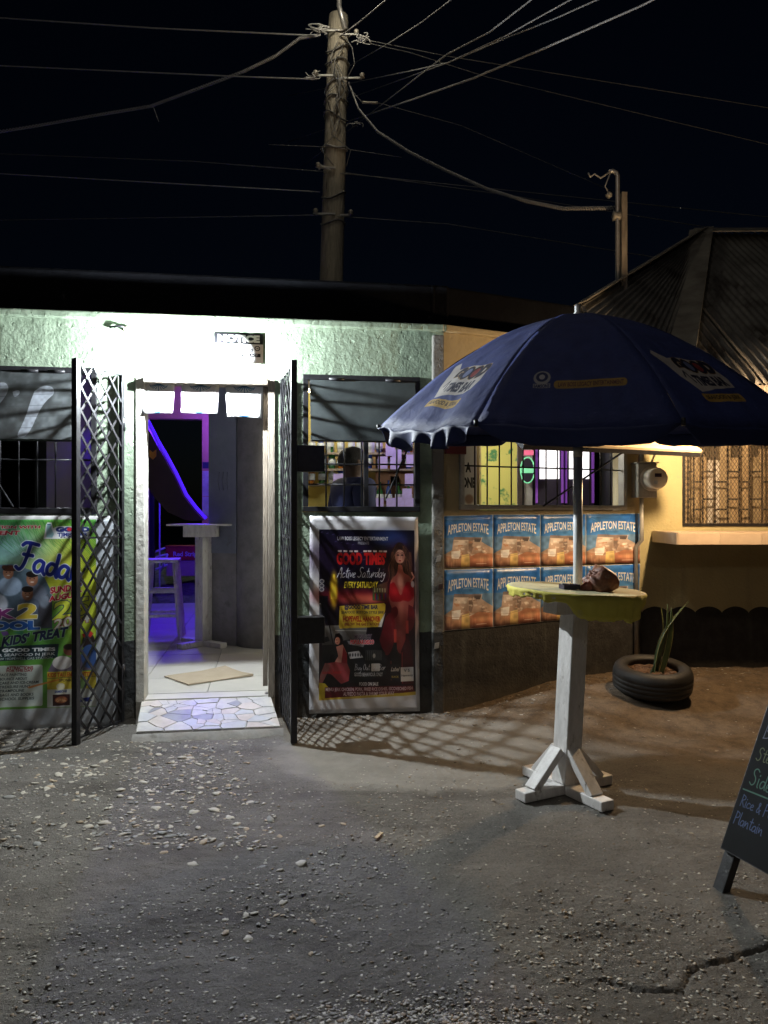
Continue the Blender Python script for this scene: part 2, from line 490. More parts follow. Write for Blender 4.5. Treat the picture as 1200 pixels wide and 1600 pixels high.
            ng = (d1 < 0)|(d2 < 0)|(d3 < 0); ps = (d1 > 0)|(d2 > 0)|(d3 > 0)
            mk[by0:by1, bx0:bx1] |= ~(ng & ps)
        m = (mk*alpha)[...,None]
        s.a = s.a*(1-m)+np.array(col)/255.0*m
    def speck(s, amt, cells=40):
        n = vnoise(s.H, s.W, (cells, max(2, int(cells*s.W/s.H))), s.rng)[...,None]
        s.a = np.clip(s.a*(1+amt*(n-.5)*2), 0, 1)
    def image(s, name):
        a = s.a.reshape(s.H//2, 2, s.W//2, 2, 3).mean((1, 3))
        h, w = a.shape[:2]
        img = bpy.data.images.new(name, w, h)
        px = np.ones((h, w, 4), np.float32); px[...,:3] = a[::-1]
        img.pixels.foreach_set(px.ravel()); img.update(); img.pack()
        return img

def print_mat(name, img, rough=0.45, bump=0.0, bscale=12, spec=0.5, gain=0.85, wave=None):
    m, nt, p = nodes(name); L = nt.links
    uv = nt.nodes.new('ShaderNodeUVMap'); im = nt.nodes.new('ShaderNodeTexImage'); im.image = img
    im.extension = 'EXTEND'
    L.new(uv.outputs[0], im.inputs[0])
    mx = nt.nodes.new('ShaderNodeMixRGB'); mx.blend_type = 'MULTIPLY'; mx.inputs[0].default_value = 1
    mx.inputs[2].default_value = (gain, gain, gain, 1)
    L.new(im.outputs[0], mx.inputs[1]); L.new(mx.outputs[0], p.inputs['Base Color'])
    p.inputs['Roughness'].default_value = rough; p.inputs['Specular IOR Level'].default_value = spec
    if bump:
        tc = nt.nodes.new('ShaderNodeTexCoord')
        b = nt.nodes.new('ShaderNodeBump'); b.inputs['Strength'].default_value = bump; b.inputs['Distance'].default_value = 0.02
        L.new(noi(nt, tc.outputs['Object'], bscale, 4), b.inputs['Height']); L.new(b.outputs[0], p.inputs['Normal'])
    return m

# handwritten letters as strokes (x right, y up, unit x-height 1, ascender 2)
HAND = {
 'A': ([[(0,0),(.55,2),(.75,2),(1.1,0)],[(.1,.8),(1.0,.8)]],1.25),
 'B': ([[(.1,0),(.15,2)],[(.1,2),(.8,1.8),(.75,1.2),(.2,1.05),(.95,.8),(.9,.15),(.05,0)]],1.2),
 'P': ([[(.1,-.1),(.15,2)],[(.1,1.95),(.8,1.85),(.9,1.35),(.6,1.0),(.15,.95)]],1.05),
 'R': ([[(.1,0),(.15,2)],[(.1,1.95),(.8,1.8),(.8,1.25),(.15,1.05),(.95,0)]],1.1),
 'S': ([[(1.0,1.75),(.65,2.05),(.2,1.8),(.25,1.3),(.75,.95),(.8,.3),(.4,-.05),(0,.25)]],1.15),
 'F': ([[(1.3,2),(.35,2.0),(.1,1.7)],[(.7,2),(.5,.3),(.2,-.2),(-.1,0)],[(.3,1.05),(1.0,1.1)]],1.2),
 'D': ([[(.1,0),(.15,2)],[(.05,1.95),(.8,1.7),(1.0,.9),(.7,.15),(0,0)]],1.2),
 'O': ([[(.5,2),(.05,1.4),(.1,.4),(.5,0),(.95,.5),(.95,1.4),(.5,2)]],1.15),
 'a': ([[(.75,.85),(.4,1.0),(.05,.6),(.1,.1),(.45,0),(.75,.45),(.78,.95),(.75,.2),(.95,0)]],1.0),
 'b': ([[(.1,2),(.05,0),(.1,.6),(.5,.95),(.8,.5),(.5,0),(.05,.1)]],.95),
 'c': ([[(.7,.8),(.4,1.0),(.05,.6),(.1,.1),(.45,0),(.75,.2)]],.85),
 'd': ([[(.75,.8),(.35,.95),(.05,.5),(.2,0),(.6,.1),(.8,.7),(.85,2.0),(.8,.2),(.95,0)]],1.0),
 'e': ([[(.1,.45),(.65,.6),(.6,.95),(.25,.95),(.05,.45),(.25,0),(.75,.15)]],.85),
 'g': ([[(.75,.85),(.35,1.0),(.05,.5),(.35,.1),(.75,.6),(.8,.9),(.7,-.7),(.3,-.9),(.0,-.6)]],.95),
 'h': ([[(.1,2),(.05,0),(.3,.8),(.6,.9),(.75,.5),(.75,0),(.9,0)]],.95),
 'i': ([[(.1,1),(.1,.1),(.25,0)],[(.12,1.35),(.15,1.45)]],.4),
 'l': ([[(.15,2),(.1,.15),(.3,0)]],.4),
 'm': ([[(.05,1),(.1,0),(.3,.85),(.5,.9),(.55,0),(.75,.85),(1.0,.9),(1.05,0)]],1.25),
 'n': ([[(.05,1),(.1,0),(.35,.85),(.65,.9),(.75,0),(.85,0)]],.95),
 'o': ([[(.4,1),(.05,.6),(.15,.05),(.55,.05),(.75,.55),(.4,1)]],.9),
 'p': ([[(.05,1),(.1,-.8)],[(.1,.7),(.45,1),(.8,.6),(.5,.05),(.1,.1)]],.95),
 'r': ([[(.05,1),(.1,0),(.25,.7),(.55,.95),(.7,.85)]],.7),
 's': ([[(.65,.85),(.3,1),(.1,.7),(.6,.4),(.5,.02),(.05,.1)]],.8),
 't': ([[(.35,1.8),(.3,.2),(.5,0),(.7,.1)],[(0,1.2),(.7,1.25)]],.75),
 'u': ([[(.05,1),(.1,.2),(.35,0),(.65,.3),(.75,1),(.75,.1),(.95,0)]],1.0),
 'v': ([[(0,1),(.35,0),(.75,1)]],.85),
 'w': ([[(0,1),(.25,0),(.5,.8),(.75,0),(1.05,1)]],1.15),
 'y': ([[(.05,1),(.2,.3),(.5,.2),(.75,1),(.6,-.6),(.2,-.9),(-.1,-.6)]],.9),
 '&': ([[(.9,0),(.2,1.5),(.45,1.9),(.65,1.5),(.05,.5),(.3,0),(.9,.7)]],1.1),
 ' ': ([], .6), "'": ([[(.1,2),(.1,1.6)]], .3),
}
def smooth(pts, it=2):
    for _ in range(it):
        q = [pts[0]]
        for a, b in zip(pts[:-1], pts[1:]):
            q += [(a[0]*.75+b[0]*.25, a[1]*.75+b[1]*.25), (a[0]*.25+b[0]*.75, a[1]*.25+b[1]*.75)]
        q.append(pts[-1]); pts = q
    return pts
def hand(cv, s, x, y, xh, w, col, slant=0.15, tilt=0.0, wd=0.9, alpha=0.95, outline=None, ow=0):
    """write s starting at x, baseline y (photo style coordinates)"""
    rng = random.Random(len(s)*7+int(x))
    jobs = []
    cx = 0
    for ch in s:
        st, adv = HAND.get(ch, HAND['o'])
        jy = rng.uniform(-.06, .06)
        for p in st:
            q = [(x+(cx+a*wd+slant*b)*xh, y-(b+jy)*xh+tilt*(cx+a)*xh) for a, b in smooth(p)]
            jobs.append(q)
        cx += adv*wd
    if outline is not None:
        for q in jobs: cv.stroke(q, w+ow*2, outline)
    for q in jobs: cv.stroke(q, w, col, alpha)
    return x+cx*xh

def sheet(name, fr, corners, m, thick=0.002, wr=0.004, nx=14, nz=18, parent=None, off=0.006, seed=0, curl=None, sc=5.0):
    """thin wrinkled sheet on a wall frame. corners: (s0,z0,s1,z1) or four (s,z): TL,TR,BR,BL"""
    if len(corners) == 4 and not isinstance(corners[0], tuple):
        s0, z0, s1, z1 = corners
        corners = [(s0,z1),(s1,z1),(s1,z0),(s0,z0)]
    TL, TR, BR, BL = corners
    vs = []; uvs = []
    for layer in (0, 1):
        for j in range(nz+1):
            v = j/nz
            for i in range(nx+1):
                u = i/nx
                a = TL[0]*(1-u)*(1-v)+TR[0]*u*(1-v)+BR[0]*u*v+BL[0]*(1-u)*v
                z = TL[1]*(1-u)*(1-v)+TR[1]*u*(1-v)+BR[1]*u*v+BL[1]*(1-u)*v
                w = mnoise.noise(Vector((a*sc+seed*3.1, z*sc*.7, seed)))*.6+mnoise.noise(Vector((a*sc*3+seed, z*sc*2.2, seed+5)))*.3
                w += .5*abs(mnoise.noise(Vector((a*sc*1.3+z*sc*1.1, (a-z)*sc*.35, seed+9))))
                d = off + wr*(w+.8)
                if curl: d += curl(u, v)
                e = 0.0015*mnoise.noise(Vector((u*9, v*9, seed)))
                vs.append((a+e, -d - (thick if layer == 0 else 0), z+e)); uvs.append((u, 1-v))
    n = (nx+1)*(nz+1); fs = []
    for j in range(nz):
        for i in range(nx):
            k = j*(nx+1)+i
            fs.append((k, k+nx+1, k+nx+2, k+1)); fs.append((n+k, n+k+1, n+k+nx+2, n+k+nx+1))
    for i in range(nx):
        fs.append((i, i+1, n+i+1, n+i)); k = nz*(nx+1)+i; fs.append((k, n+k, n+k+1, k+1))
    for j in range(nz):
        k = j*(nx+1); fs.append((k, n+k, n+k+nx+1, k+nx+1)); k += nx; fs.append((k, k+nx+1, n+k+nx+1, n+k))
    mb = MB(); mb.add(vs, fs)
    o = mb.build(name, m, parent, smooth=False)
    me = o.data
    ul = me.uv_layers.new(name='UVMap')
    li = np.zeros(len(me.loops), int); me.loops.foreach_get('vertex_index', li)
    ul.data.foreach_set('uv', np.array(uvs)[li].ravel())
    sm = [i < nx*nz*2 for i in range(len(me.polygons))]
    me.polygons.foreach_set('use_smooth', sm)
    if parent is None:
        o.location = fr.o; o.rotation_euler = (0, 0, fr.al)
    return o

# ------------------------------------------------------------------ printed pictures
def img_party():
    c = Cv(482, 803, 656, 1113, 3, (208,206,210))
    Z = lambda x, y: (430+x/4.326, 790+y/4.326)
    ZP = lambda pts: [Z(*p) for p in pts]
    def T(t, x0, y0, x1, y1, col, **k):
        a = Z(x0, y0); b = Z(x1, y1); c.text(t, a[0], a[1], b[0], b[1], col, **k)
    def E(x, y, rx, ry, col, **k):
        a = Z(x, y); c.ell(a[0], a[1], rx/4.326, ry/4.326, col, **k)
    c.poly(ZP([(290,148),(950,148),(950,1285),(290,1310)]), (14,12,34), grad=(26,8,14))
    # night street with coloured glow
    E(430,330,240,100,(40,22,60), soft=.9, alpha=.7); E(800,200,120,50,(52,92,180), soft=.9, alpha=.6)
    E(520,600,240,50,(130,26,36), soft=.9, alpha=.85); E(620,620,150,30,(235,120,90), soft=.9, alpha=.7)
    E(390,560,26,110,(245,200,40), soft=.5, alpha=.95)
    c.poly(ZP([(384,455),(396,455),(410,620),(370,620)]), (250,205,60))
    c.poly(ZP([(655,540),(760,500),(760,640),(655,630)]), (84,70,52)); 
    for k in range(5):
        c.rect(*Z(665+k*18,548), *Z(675+k*18,575), (190,200,150), .8)
    for k in range(9): c.poly(ZP([(660+k*10,590),(664+k*10,578),(668+k*10,590),(669+k*10,625),(660+k*10,625)]), ((70,110,60),(150,40,30),(60,50,120))[k%3])
    for k in range(26):
        x = 300+(k*97)%640; y = 170+(k*61)%420
        c.stroke(ZP([(x,y),(x+14,y-6)]), .8, (150,130,200), .5)
    # left coins
    for yy in (500, 530, 555):
        E(308,yy,17,15,(180,180,190)); E(308,yy,11,9,(90,90,110))
    c.rect(*Z(292,600), *Z(350,780), (12,12,24))
    c.rrect(*Z(290,648), *Z(302,748), 1, (190,190,200)); c.rrect(*Z(292,655), *Z(300,740), 1, (15,15,25))
    # woman at the right in red
    rw = random.Random(5)
    E(850,620,110,320,(84,14,22), soft=.7, alpha=.75)
    c.poly(smooth(ZP([(772,470),(775,380),(792,290),(820,240),(850,228),(884,250),(905,310),(925,400),(935,480),(900,520),(860,470),(800,520),(772,470)])), (44,26,24))
    for k in range(46):
        x = 778+rw.random()*146; y = 250+rw.random()*90; d = (x-850)*.35
        c.stroke(smooth(ZP([(850+(x-850)*.55,y),(x,y+50),(x+d*.3-8,y+95),(x+d*.5+8,y+140),(x+d*.6-6,y+190)])), .7, rw.choice([(120,76,56),(84,50,40),(156,104,74),(60,34,30)]), .75, w1=.2)
    c.poly(smooth(ZP([(836,385),(864,385),(868,440),(915,462),(938,500),(948,590),(936,700),(905,740),(912,840),(880,960),(850,1010),(812,960),(790,860),(778,760),(792,690),(768,640),(772,560),(786,480),(828,455),(836,385)])), (172,96,84), grad=(120,46,46))
    E(815,520,26,60,(120,50,48), soft=.7, alpha=.5); E(905,540,30,80,(110,44,44), soft=.7, alpha=.5); E(850,700,20,60,(206,130,112), soft=.9, alpha=.5); E(812,800,24,60,(90,30,36), soft=.8, alpha=.6)
    c.poly(smooth(ZP([(776,520),(806,500),(826,545),(851,610),(876,545),(896,492),(940,530),(948,610),(905,645),(868,628),(850,640),(826,640),(780,640),(770,590)])), (138,14,26)); E(812,570,24,30,(188,34,46), soft=.8, alpha=.6); E(890,570,26,30,(176,30,42), soft=.8, alpha=.6)
    E(851,500,20,44,(214,146,126), soft=.6, alpha=.8)
    c.poly(smooth(ZP([(782,690),(820,664),(836,720),(806,760),(780,790)])), (96,12,22)); c.poly(smooth(ZP([(905,660),(946,680),(948,800),(905,860),(896,760)])), (96,14,24))
    c.poly(smooth(ZP([(745,745),(790,700),(812,800),(800,930),(770,1005),(735,1010),(700,900)])), (104,18,28), .85)
    E(848,330,33,48,(202,142,122)); E(848,352,20,22,(214,156,136), soft=.5, alpha=.7); E(826,330,10,30,(140,80,70), soft=.7, alpha=.6); E(872,330,9,32,(150,88,76), soft=.7, alpha=.6)
    for x in (834,863):
        E(x,320,10,6,(70,34,36), soft=.5, alpha=.9); E(x,320,5,3.4,(16,10,14)); c.stroke(smooth(ZP([(x-10,308),(x,303),(x+10,307)])), .8, (40,22,22))
    c.stroke(ZP([(850,322),(852,342)]), .8, (164,104,90), .7); E(848,359,9,4.5,(160,24,36)); E(848,375,8,4,(176,112,96), soft=.6, alpha=.6)
    for k in range(10):
        x = 790+k*4 if k < 5 else 890+k*4; c.stroke(smooth(ZP([(x,300),(x+(-6 if k < 5 else 6),380),(x+4,440),(x-4,490)])), .8, (110,70,52), .8, w1=.3)
    c.stroke(ZP([(925,500),(945,470),(930,440)]), 2.2, (196,130,114)); E(935,520,12,22,(206,200,206), alpha=.8)
    # bottles at lower right
    for (x, w, y0, y1, lab) in ((810,26,830,1190,(24,20,24)),(893,30,770,1210,(60,10,18))):
        c.poly(ZP([(x-10,y0),(x+10,y0),(x+11,y0+130),(x+w+12,y0+210),(x+w+12,y1),(x-w-12,y1),(x-w-12,y0+210),(x-11,y0+130)]), lab)
        c.poly(ZP([(x-10,y0),(x+10,y0),(x+10,y0+90),(x-10,y0+90)]), (176,60,54))
        c.stroke(ZP([(x-w-4,y0+220),(x-w-4,y1-10)]), 1.2, (170,70,60), .7)
    c.rect(*Z(848,1092), *Z(936,1190), (198,196,196)); T('Hennessy', 852,1140,932,1162,(40,40,50), bold=.01)
    T('V S', 870,1105,910,1125,(60,60,70))
    c.rect(*Z(776,1070), *Z(842,1175), (34,30,34)); T('Label', 782,1090,838,1120,(200,190,180), shear=.3)
    T('BLACK', 784,1150,834,1164,(180,150,60))
    # dark car
    c.poly(ZP([(310,800),(620,800),(610,860),(640,890),(310,960)]), (120,118,116), grad=(60,58,60))
    c.stroke(ZP([(360,800),(390,950)]), 1.6, (20,20,24)); c.stroke(ZP([(400,835),(610,838)]), 1, (210,210,205), .7)
    c.poly(ZP([(310,935),(400,930),(470,900),(600,890),(700,930),(740,990),(745,1140),(560,1200),(480,1190),(310,1060)]), (22,22,26))
    c.poly(ZP([(480,905),(600,930),(590,950),(490,930)]), (120,120,126)); c.poly(ZP([(485,985),(560,975),(590,1020),(500,1030)]), (172,172,176))
    for k in range(5): E(500+k*18,1003,6,12,(60,60,66))
    c.rect(*Z(604,972), *Z(716,1040), (60,60,62))
    for k in range(8): c.stroke(ZP([(612+k*13,976),(612+k*13,1038)]), .8, (10,10,12))
    E(663,1010,9,16,(150,146,140)); c.rrect(*Z(644,1062), *Z(702,1116), 1, (196,190,186))
    c.poly(ZP([(320,880),(350,875),(362,905),(330,915)]), (14,14,18))
    # seated woman
    c.poly(ZP([(390,900),(400,858),(428,852),(448,875),(455,930),(440,945),(420,940)]), (20,14,18))
    E(415,905,17,26,(200,142,124)); E(408,898,4,2.5,(30,20,20)); E(412,918,5,3,(150,20,30))
    c.poly(ZP([(405,945),(450,930),(478,990),(470,1060),(430,1075),(396,1050),(420,1010)]), (206,140,126))
    c.poly(ZP([(455,945),(480,1000),(480,1060),(440,1060),(448,1000)]), (142,26,36))
    c.poly(ZP([(330,1060),(400,1050),(480,1060),(500,1110),(490,1180),(440,1200),(380,1140),(330,1110)]), (150,60,66))
    c.poly(ZP([(330,1055),(370,1065),(330,1160),(300,1220),(285,1225),(300,1130)]), (140,84,80))
    hand(c, 'Good Drinks', *Z(312,1130), 3.6, .7, (190,40,50), tilt=0)
    # bottom strip
    c.poly(ZP([(290,1190),(330,1195),(360,1230),(330,1310),(290,1310)]), (196,176,50)); c.poly(ZP([(330,1222),(930,1218),(950,1275),(330,1300)]), (84,14,22))
    c.poly(ZP([(290,1298),(950,1262),(950,1285),(290,1310)]), (190,164,60))
    # words
    T('LAW BOSS LEGECY ENTERTAINMENT', 414,194,766,220,(206,206,214), bold=.03)
    T('PRESENTS', 556,228,632,248,(170,170,180))
    T("GOOD TIMES'", 410,300,752,388,(196,30,34), bold=.05, outline=(70,8,16), ow=.8)
    for x in (418,456,494,530,592,622,660,700,732): c.rect(*Z(x,288), *Z(x+26,300), (220,200,200))
    hand(c, 'Active Saturday', *Z(410,476), 8.2, .85, (236,236,246), slant=.25, tilt=-0.01, wd=.72)
    T('EVERY SATURDAY', 462,502,692,546,(236,214,60), bold=.03, shear=.15, tilt=0, outline=(20,10,10), ow=.5)
    c.poly(ZP([(430,668),(735,650),(745,660),(742,700),(700,812),(430,822),(424,800)]), (206,176,54)); c.poly(ZP([(708,770),(744,712),(715,812),(690,812)]), (220,220,220))
    T('@GOOD TIME BAR', 462,660,692,698,(30,30,80), bold=.04)
    T('SEAFOOD BOSTON STYLE JERK', 442,702,735,726,(40,40,60), bold=.02)
    T('HOPEWELL HANOVER', 452,738,708,776,(150,20,24), bold=.04)
    T('(BELOW THE GAS STATION)', 462,782,700,808,(110,20,24), bold=.02)
    T('MUSIC BY', 530,862,648,896,(60,46,60), bold=.03, outline=(150,140,150), ow=.4)
    T('POPULAR DISCO', 502,900,662,930,(190,30,40), bold=.04, outline=(210,200,205), ow=.5)
    hand(c, 'Buy Out The Bar', *Z(530,1108), 5.0, .6, (220,216,222), wd=.72)
    T('GOOD BEHAVIOUR ONLY', 528,1124,722,1150,(196,196,200), bold=.03)
    T('FOOD ON SALE', 562,1190,692,1214,(214,210,210), bold=.03)
    T('MENU: JERK CHICKEN, PORK, FRIED RICE DISHES, ESCOVIECHED FISH', 336,1226,928,1256,(216,196,200), bold=.02, tilt=0)
    T('ALFREDO PASTA & SHRIMP YOUR WAY', 454,1256,802,1282,(216,196,200), bold=.02)
    c.speck(.10, 30)
    return c.image('party_print')

def img_kids():
    c = Cv(-160, 806, 184, 1136, 2.2, (196,200,204))
    Z = lambda x, y: (x/3.81, 780+y/3.81)
    ZP = lambda pts: [Z(*p) for p in pts]
    def T(t, x0, y0, x1, y1, col, **k):
        a = Z(x0, y0); b = Z(x1, y1); c.text(t, a[0], a[1], b[0], b[1], col, **k)
    def E(x, y, rx, ry, col, **k):
        a = Z(x, y); c.ell(a[0], a[1], rx/3.81, ry/3.81, col, **k)
    c.rect(*Z(-600,122), *Z(566,1228), (56,128,58), grad=(96,150,60))
    E(370,390,280,200,(216,216,60), soft=.8, alpha=1); E(520,640,130,260,(196,208,60), soft=.8, alpha=.95); E(40,300,260,120,(130,170,190), soft=.9, alpha=.8)
    for k in range(60):
        a = k*7.3; x = (k*53) % 600-20
        c.stroke(ZP([(x-60,120),(x+40*math.sin(a),200+60*abs(math.cos(a))),(x+90,330)]), .9, (20+k%3*14,92+k%5*14,44), .55, w1=.2)
    for k in range(26):
        c.stroke(ZP([(566,130+k*10),(500-k*3,170+k*13)]), 1.2, (24,84,46), .6, w1=.3)
    T('IN CONJUNCTION WITH', -330,156,226,180,(150,26,40), bold=.04, shear=.2, outline=(210,210,215), ow=.5)
    T('PRESENT', -150,186,104,212,(150,26,40), bold=.04, shear=.2, outline=(210,210,215), ow=.5)
    # club logo
    c.poly(ZP([(246,235),(256,190),(262,150),(272,138),(296,140),(306,172),(330,160),(520,165),(530,220),(500,232)]), (226,228,232))
    c.poly(ZP([(268,146),(292,146),(294,172),(310,206),(300,228),(262,226),(264,190)]), (150,190,200)); c.stroke(ZP([(272,150),(288,150)]), 1, (30,60,120))
    T('GOOD', 322,166,524,194,(30,50,130), bold=.05, outline=(10,14,40), ow=.4)
    T("TIMES BAR", 330,198,514,222,(30,50,130), bold=.04)
    E(402,180,14,12,(190,40,60))
    T('N GRILL', 350,222,500,231,(60,60,90))
    # sky and family photograph area
    c.poly(ZP([(-600,420),(60,380),(240,440),(300,560),(300,760),(-600,760)]), (98,122,140), grad=(60,70,84))
    for (x, y, r, sk, sh) in ((36,430,38,(168,118,94),(150,170,196)),(178,470,42,(150,104,82),(112,120,140)),(150,556,40,(142,98,76),(82,92,112)),(-60,520,44,(90,58,46),(170,176,190)),(-170,470,44,(100,66,52),(140,60,70)),(-280,540,44,(80,50,42),(90,110,160))):
        E(x+10, y+r*2.1, r*1.9, r*1.5, sh, soft=.1)
        E(x, y, r*.82, r, sk); E(x, y-r*.66, r*.86, r*.46, (26,18,16)); E(x-r*.3, y-2, 4, 2.5, (20,12,12)); E(x+r*.28, y-2, 4, 2.5, (20,12,12)); E(x, y+r*.42, r*.26, 2.5, (230,225,220))
    for k in range(16): E(10+(k*17)%64, 398+(k*13)%26, 12, 11, (70+k%3*12,46,34))
    c.poly(ZP([(228,580),(270,560),(300,600),(300,750),(240,750),(210,660)]), (66,66,76)); E(250,600,30,40,(120,130,146), soft=.3)
    # big script word
    hand(c, 'Fadah', *Z(88,398), 20, 5.6, (20,36,132), slant=.22, tilt=.27, wd=.98, outline=(216,222,228), ow=1.2)
    T('SUNDAY', 286,508,478,548,(176,24,40), bold=.05, tilt=-6, outline=(226,226,226), ow=.6)
    T('AUGUST', 280,556,478,590,(176,24,40), bold=.05, tilt=-8, outline=(226,226,226), ow=.6)
    T('25', 306,590,520,700,(206,214,70), bold=.03, shear=.15, tilt=-8, outline=(24,34,90), ow=1.1)
    T('2024', 312,690,528,748,(190,190,180), bold=.03, tilt=-10, outline=(130,24,40), ow=.7)
    T('BACK', -330,640,82,700,(120,44,110), bold=.06, outline=(240,240,240), ow=.6)
    T('2', 88,612,212,702,(214,190,70), bold=.05, shear=.1, outline=(240,240,240), ow=.8)
    T('SCHOOL', -330,712,226,768,(30,84,160), bold=.07, outline=(220,226,230), ow=.8)
    c.poly(ZP([(-10,775),(30,772),(40,795),(5,800)]), (110,80,150)); c.poly(ZP([(60,780),(125,770),(130,800)]), (60,130,90))
    T("KIDS' TREAT", 0,776,392,838,(20,30,64), bold=.05, shear=.2, tilt=-14, outline=(150,180,150), ow=.7)
    c.poly(ZP([(-600,880),(340,852),(330,936),(-600,962)]), (20,44,50))
    T('@ GOOD TIMES', -70,872,318,900,(226,228,230), bold=.05)
    T('BAR SEAFOOD N JERK', -70,902,318,924,(214,216,220), bold=.03)
    T('BELOW HOPEWELL GAS STATION', -70,926,300,940,(190,196,200), bold=.02)
    # children at lower right
    c.poly(ZP([(300,960),(420,930),(560,900),(566,1010),(270,1020)]), (110,100,120))
    E(400,890,34,34,(120,74,58)); E(400,872,34,18,(40,28,22)); E(520,845,38,52,(44,30,30)); E(528,930,52,70,(60,90,150)); E(360,965,60,40,(214,210,208)); E(440,915,26,40,(140,100,150))
    c.poly(ZP([(480,800),(530,780),(550,796),(530,820),(500,830)]), (190,50,44))
    c.rrect(*Z(-400,972), *Z(242,1214), 3, (186,196,190))
    T('ATTRACTIONS', 26,978,186,996,(130,30,40), bold=.03); T('FOR THE DAY', 26,996,186,1010,(130,30,40), bold=.03)
    for k, t in enumerate(('FACE PAINTING','BOUNCE ABOUT','CAKE AND ICE-CREAM','TREASURE HUNT','TRAMPOLINE','BAGS AND BOOKS','SCHOOL SUPPLIES')):
        T(t, -14, 1018+k*23.5, (146,150,216,168,130,186,190)[k], 1034+k*23.5, (30,40,44), bold=.01, shear=.15)
    c.rect(*Z(268,1016), *Z(566,1120), (200,180,60)); c.rect(*Z(268,1120), *Z(566,1226), (200,202,196))
    T('KIDS TALLENT CONTEST', 272,1022,550,1048,(176,70,30), bold=.03)
    c.stroke(ZP([(270,1054),(560,1050)]), .6, (30,40,50)); T('SPONSORED BY', 340,1060,500,1076,(60,50,40))
    E(350,1104,26,20,(226,220,190)); T('SAMSONS', 316,1126,388,1140,(40,60,130), bold=.03)
    c.rect(*Z(304,1150), *Z(406,1216), (60,30,30)); E(354,1182,38,20,(150,90,60)); T('GRILL', 326,1174,384,1192,(220,180,130))
    c.poly(ZP([(420,1180),(530,1172),(540,1196),(425,1200)]), (30,44,120)); E(480,1090,30,30,(120,150,90))
    c.poly(ZP([(150,1100),(340,1058),(345,1066),(160,1110)]), (206,120,50), .8)
    # white hem at the right and bottom
    c.rect(*Z(566,100), *Z(720,1400), (192,198,206)); c.rect(*Z(-700,1228), *Z(720,1400), (176,180,186)); c.rect(*Z(-700,90), *Z(720,122), (150,150,150))
    c.speck(.10, 26)
    return c.image('kids_print')

def img_estate(seed):
    rng = random.Random(seed)
    c = Cv(0, 0, 305, 310, 1.15, (44,98,158))
    c.rect(0,0,305,310,(40,104,196), grad=(92,156,220))
    c.ell(80,20,120,30,(84,134,182), soft=.9, alpha=.5); c.ell(200,130,120,50,(92,142,186), soft=.9, alpha=.5)
    # heap of glasses, ice and amber
    c.poly([(0,232),(50,205),(120,215),(200,190),(305,215),(305,310),(0,310)], (196,160,136), grad=(190,128,92))
    c.poly([(52,212),(58,160),(66,126),(120,130),(236,134),(232,158),(262,176),(305,200),(305,250),(60,250)], (206,186,176), grad=(186,134,104))
    c.poly([(64,126),(232,134),(226,150),(62,142)], (128,112,114)); c.poly([(152,136),(180,134),(178,200),(168,226),(152,214)], (128,100,90), .8)
    c.poly([(188,138),(232,140),(222,160),(188,158)], (92,80,84)); c.poly([(68,146),(148,148),(140,176),(64,176)], (222,208,200), .8)
    for k in range(60):
        x = 54+rng.random()*230; y = 150+rng.random()*96
        if y < 176+(x-230)*.5: continue
        w_ = 8+rng.random()*20; h_ = 3+rng.random()*8
        c.poly([(x,y),(x+w_,y-4+rng.random()*6),(x+w_+3,y+h_),(x+5,y+h_+3)], rng.choice([(240,226,216),(186,150,130),(140,104,88),(228,202,184),(214,168,138),(250,240,232),(206,120,70)]), .6)
    c.poly([(48,212),(104,208),(100,240),(92,256),(50,252)], (246,242,242), .9); c.ell(78,236,20,14,(216,214,220), soft=.4)
    c.poly([(0,236),(50,244),(46,310),(0,310)], (196,128,90), grad=(150,84,60)); c.poly([(50,264),(108,258),(112,310),(50,310)], (200,134,90), grad=(168,98,66))
    c.poly([(110,236),(156,228),(160,310),(106,310)], (240,206,110), grad=(222,160,60)); c.poly([(160,244),(212,224),(300,234),(305,310),(160,310)], (222,132,84), grad=(184,84,52))
    c.ell(240,262,40,14,(240,160,100), soft=.6, alpha=.7); c.ell(26,262,20,12,(232,160,110), soft=.6, alpha=.6)
    for k in range(12):
        x = rng.random()*300; c.stroke([(x,242+rng.random()*20),(x+rng.random()*6,300)], 1.2, (252,214,170), .5)
    c.stroke(smooth([(0,234),(80,250),(170,234),(240,220),(305,238)]), 2, (150,90,66), .6)
    c.stroke([(200,288),(262,288)], 3, (246,226,200), .8)
    g_ = c.a.mean(2, keepdims=True); top_ = np.linspace(0,1,c.H)[:,None,None] > .42
    c.a = np.where(top_, c.a*.62+g_*.38+.03, c.a)
    c.text('APPLETON ESTATE', 26, 46, 276, 94, (232,230,226), bold=.015, bow=24, grow=.28)
    c.text('JAMAICA RUM', 118, 98, 186, 105, (190,204,220), bold=.0)
    for q_ in ((0,0,3,310),(302,0,305,310),(0,0,305,3),(0,307,305,310)): c.rect(*q_, (214,212,208), .8)
    c.stroke(smooth([(20,20+seed*30),(90,60+seed*20),(120,150)]), 1.2, (220,226,232), .35); c.stroke(smooth([(250,10),(220,90+seed*20),(260,180)]), 1.0, (220,226,232), .3)
    c.speck(.16, 14)
    return c.image('estate_print')

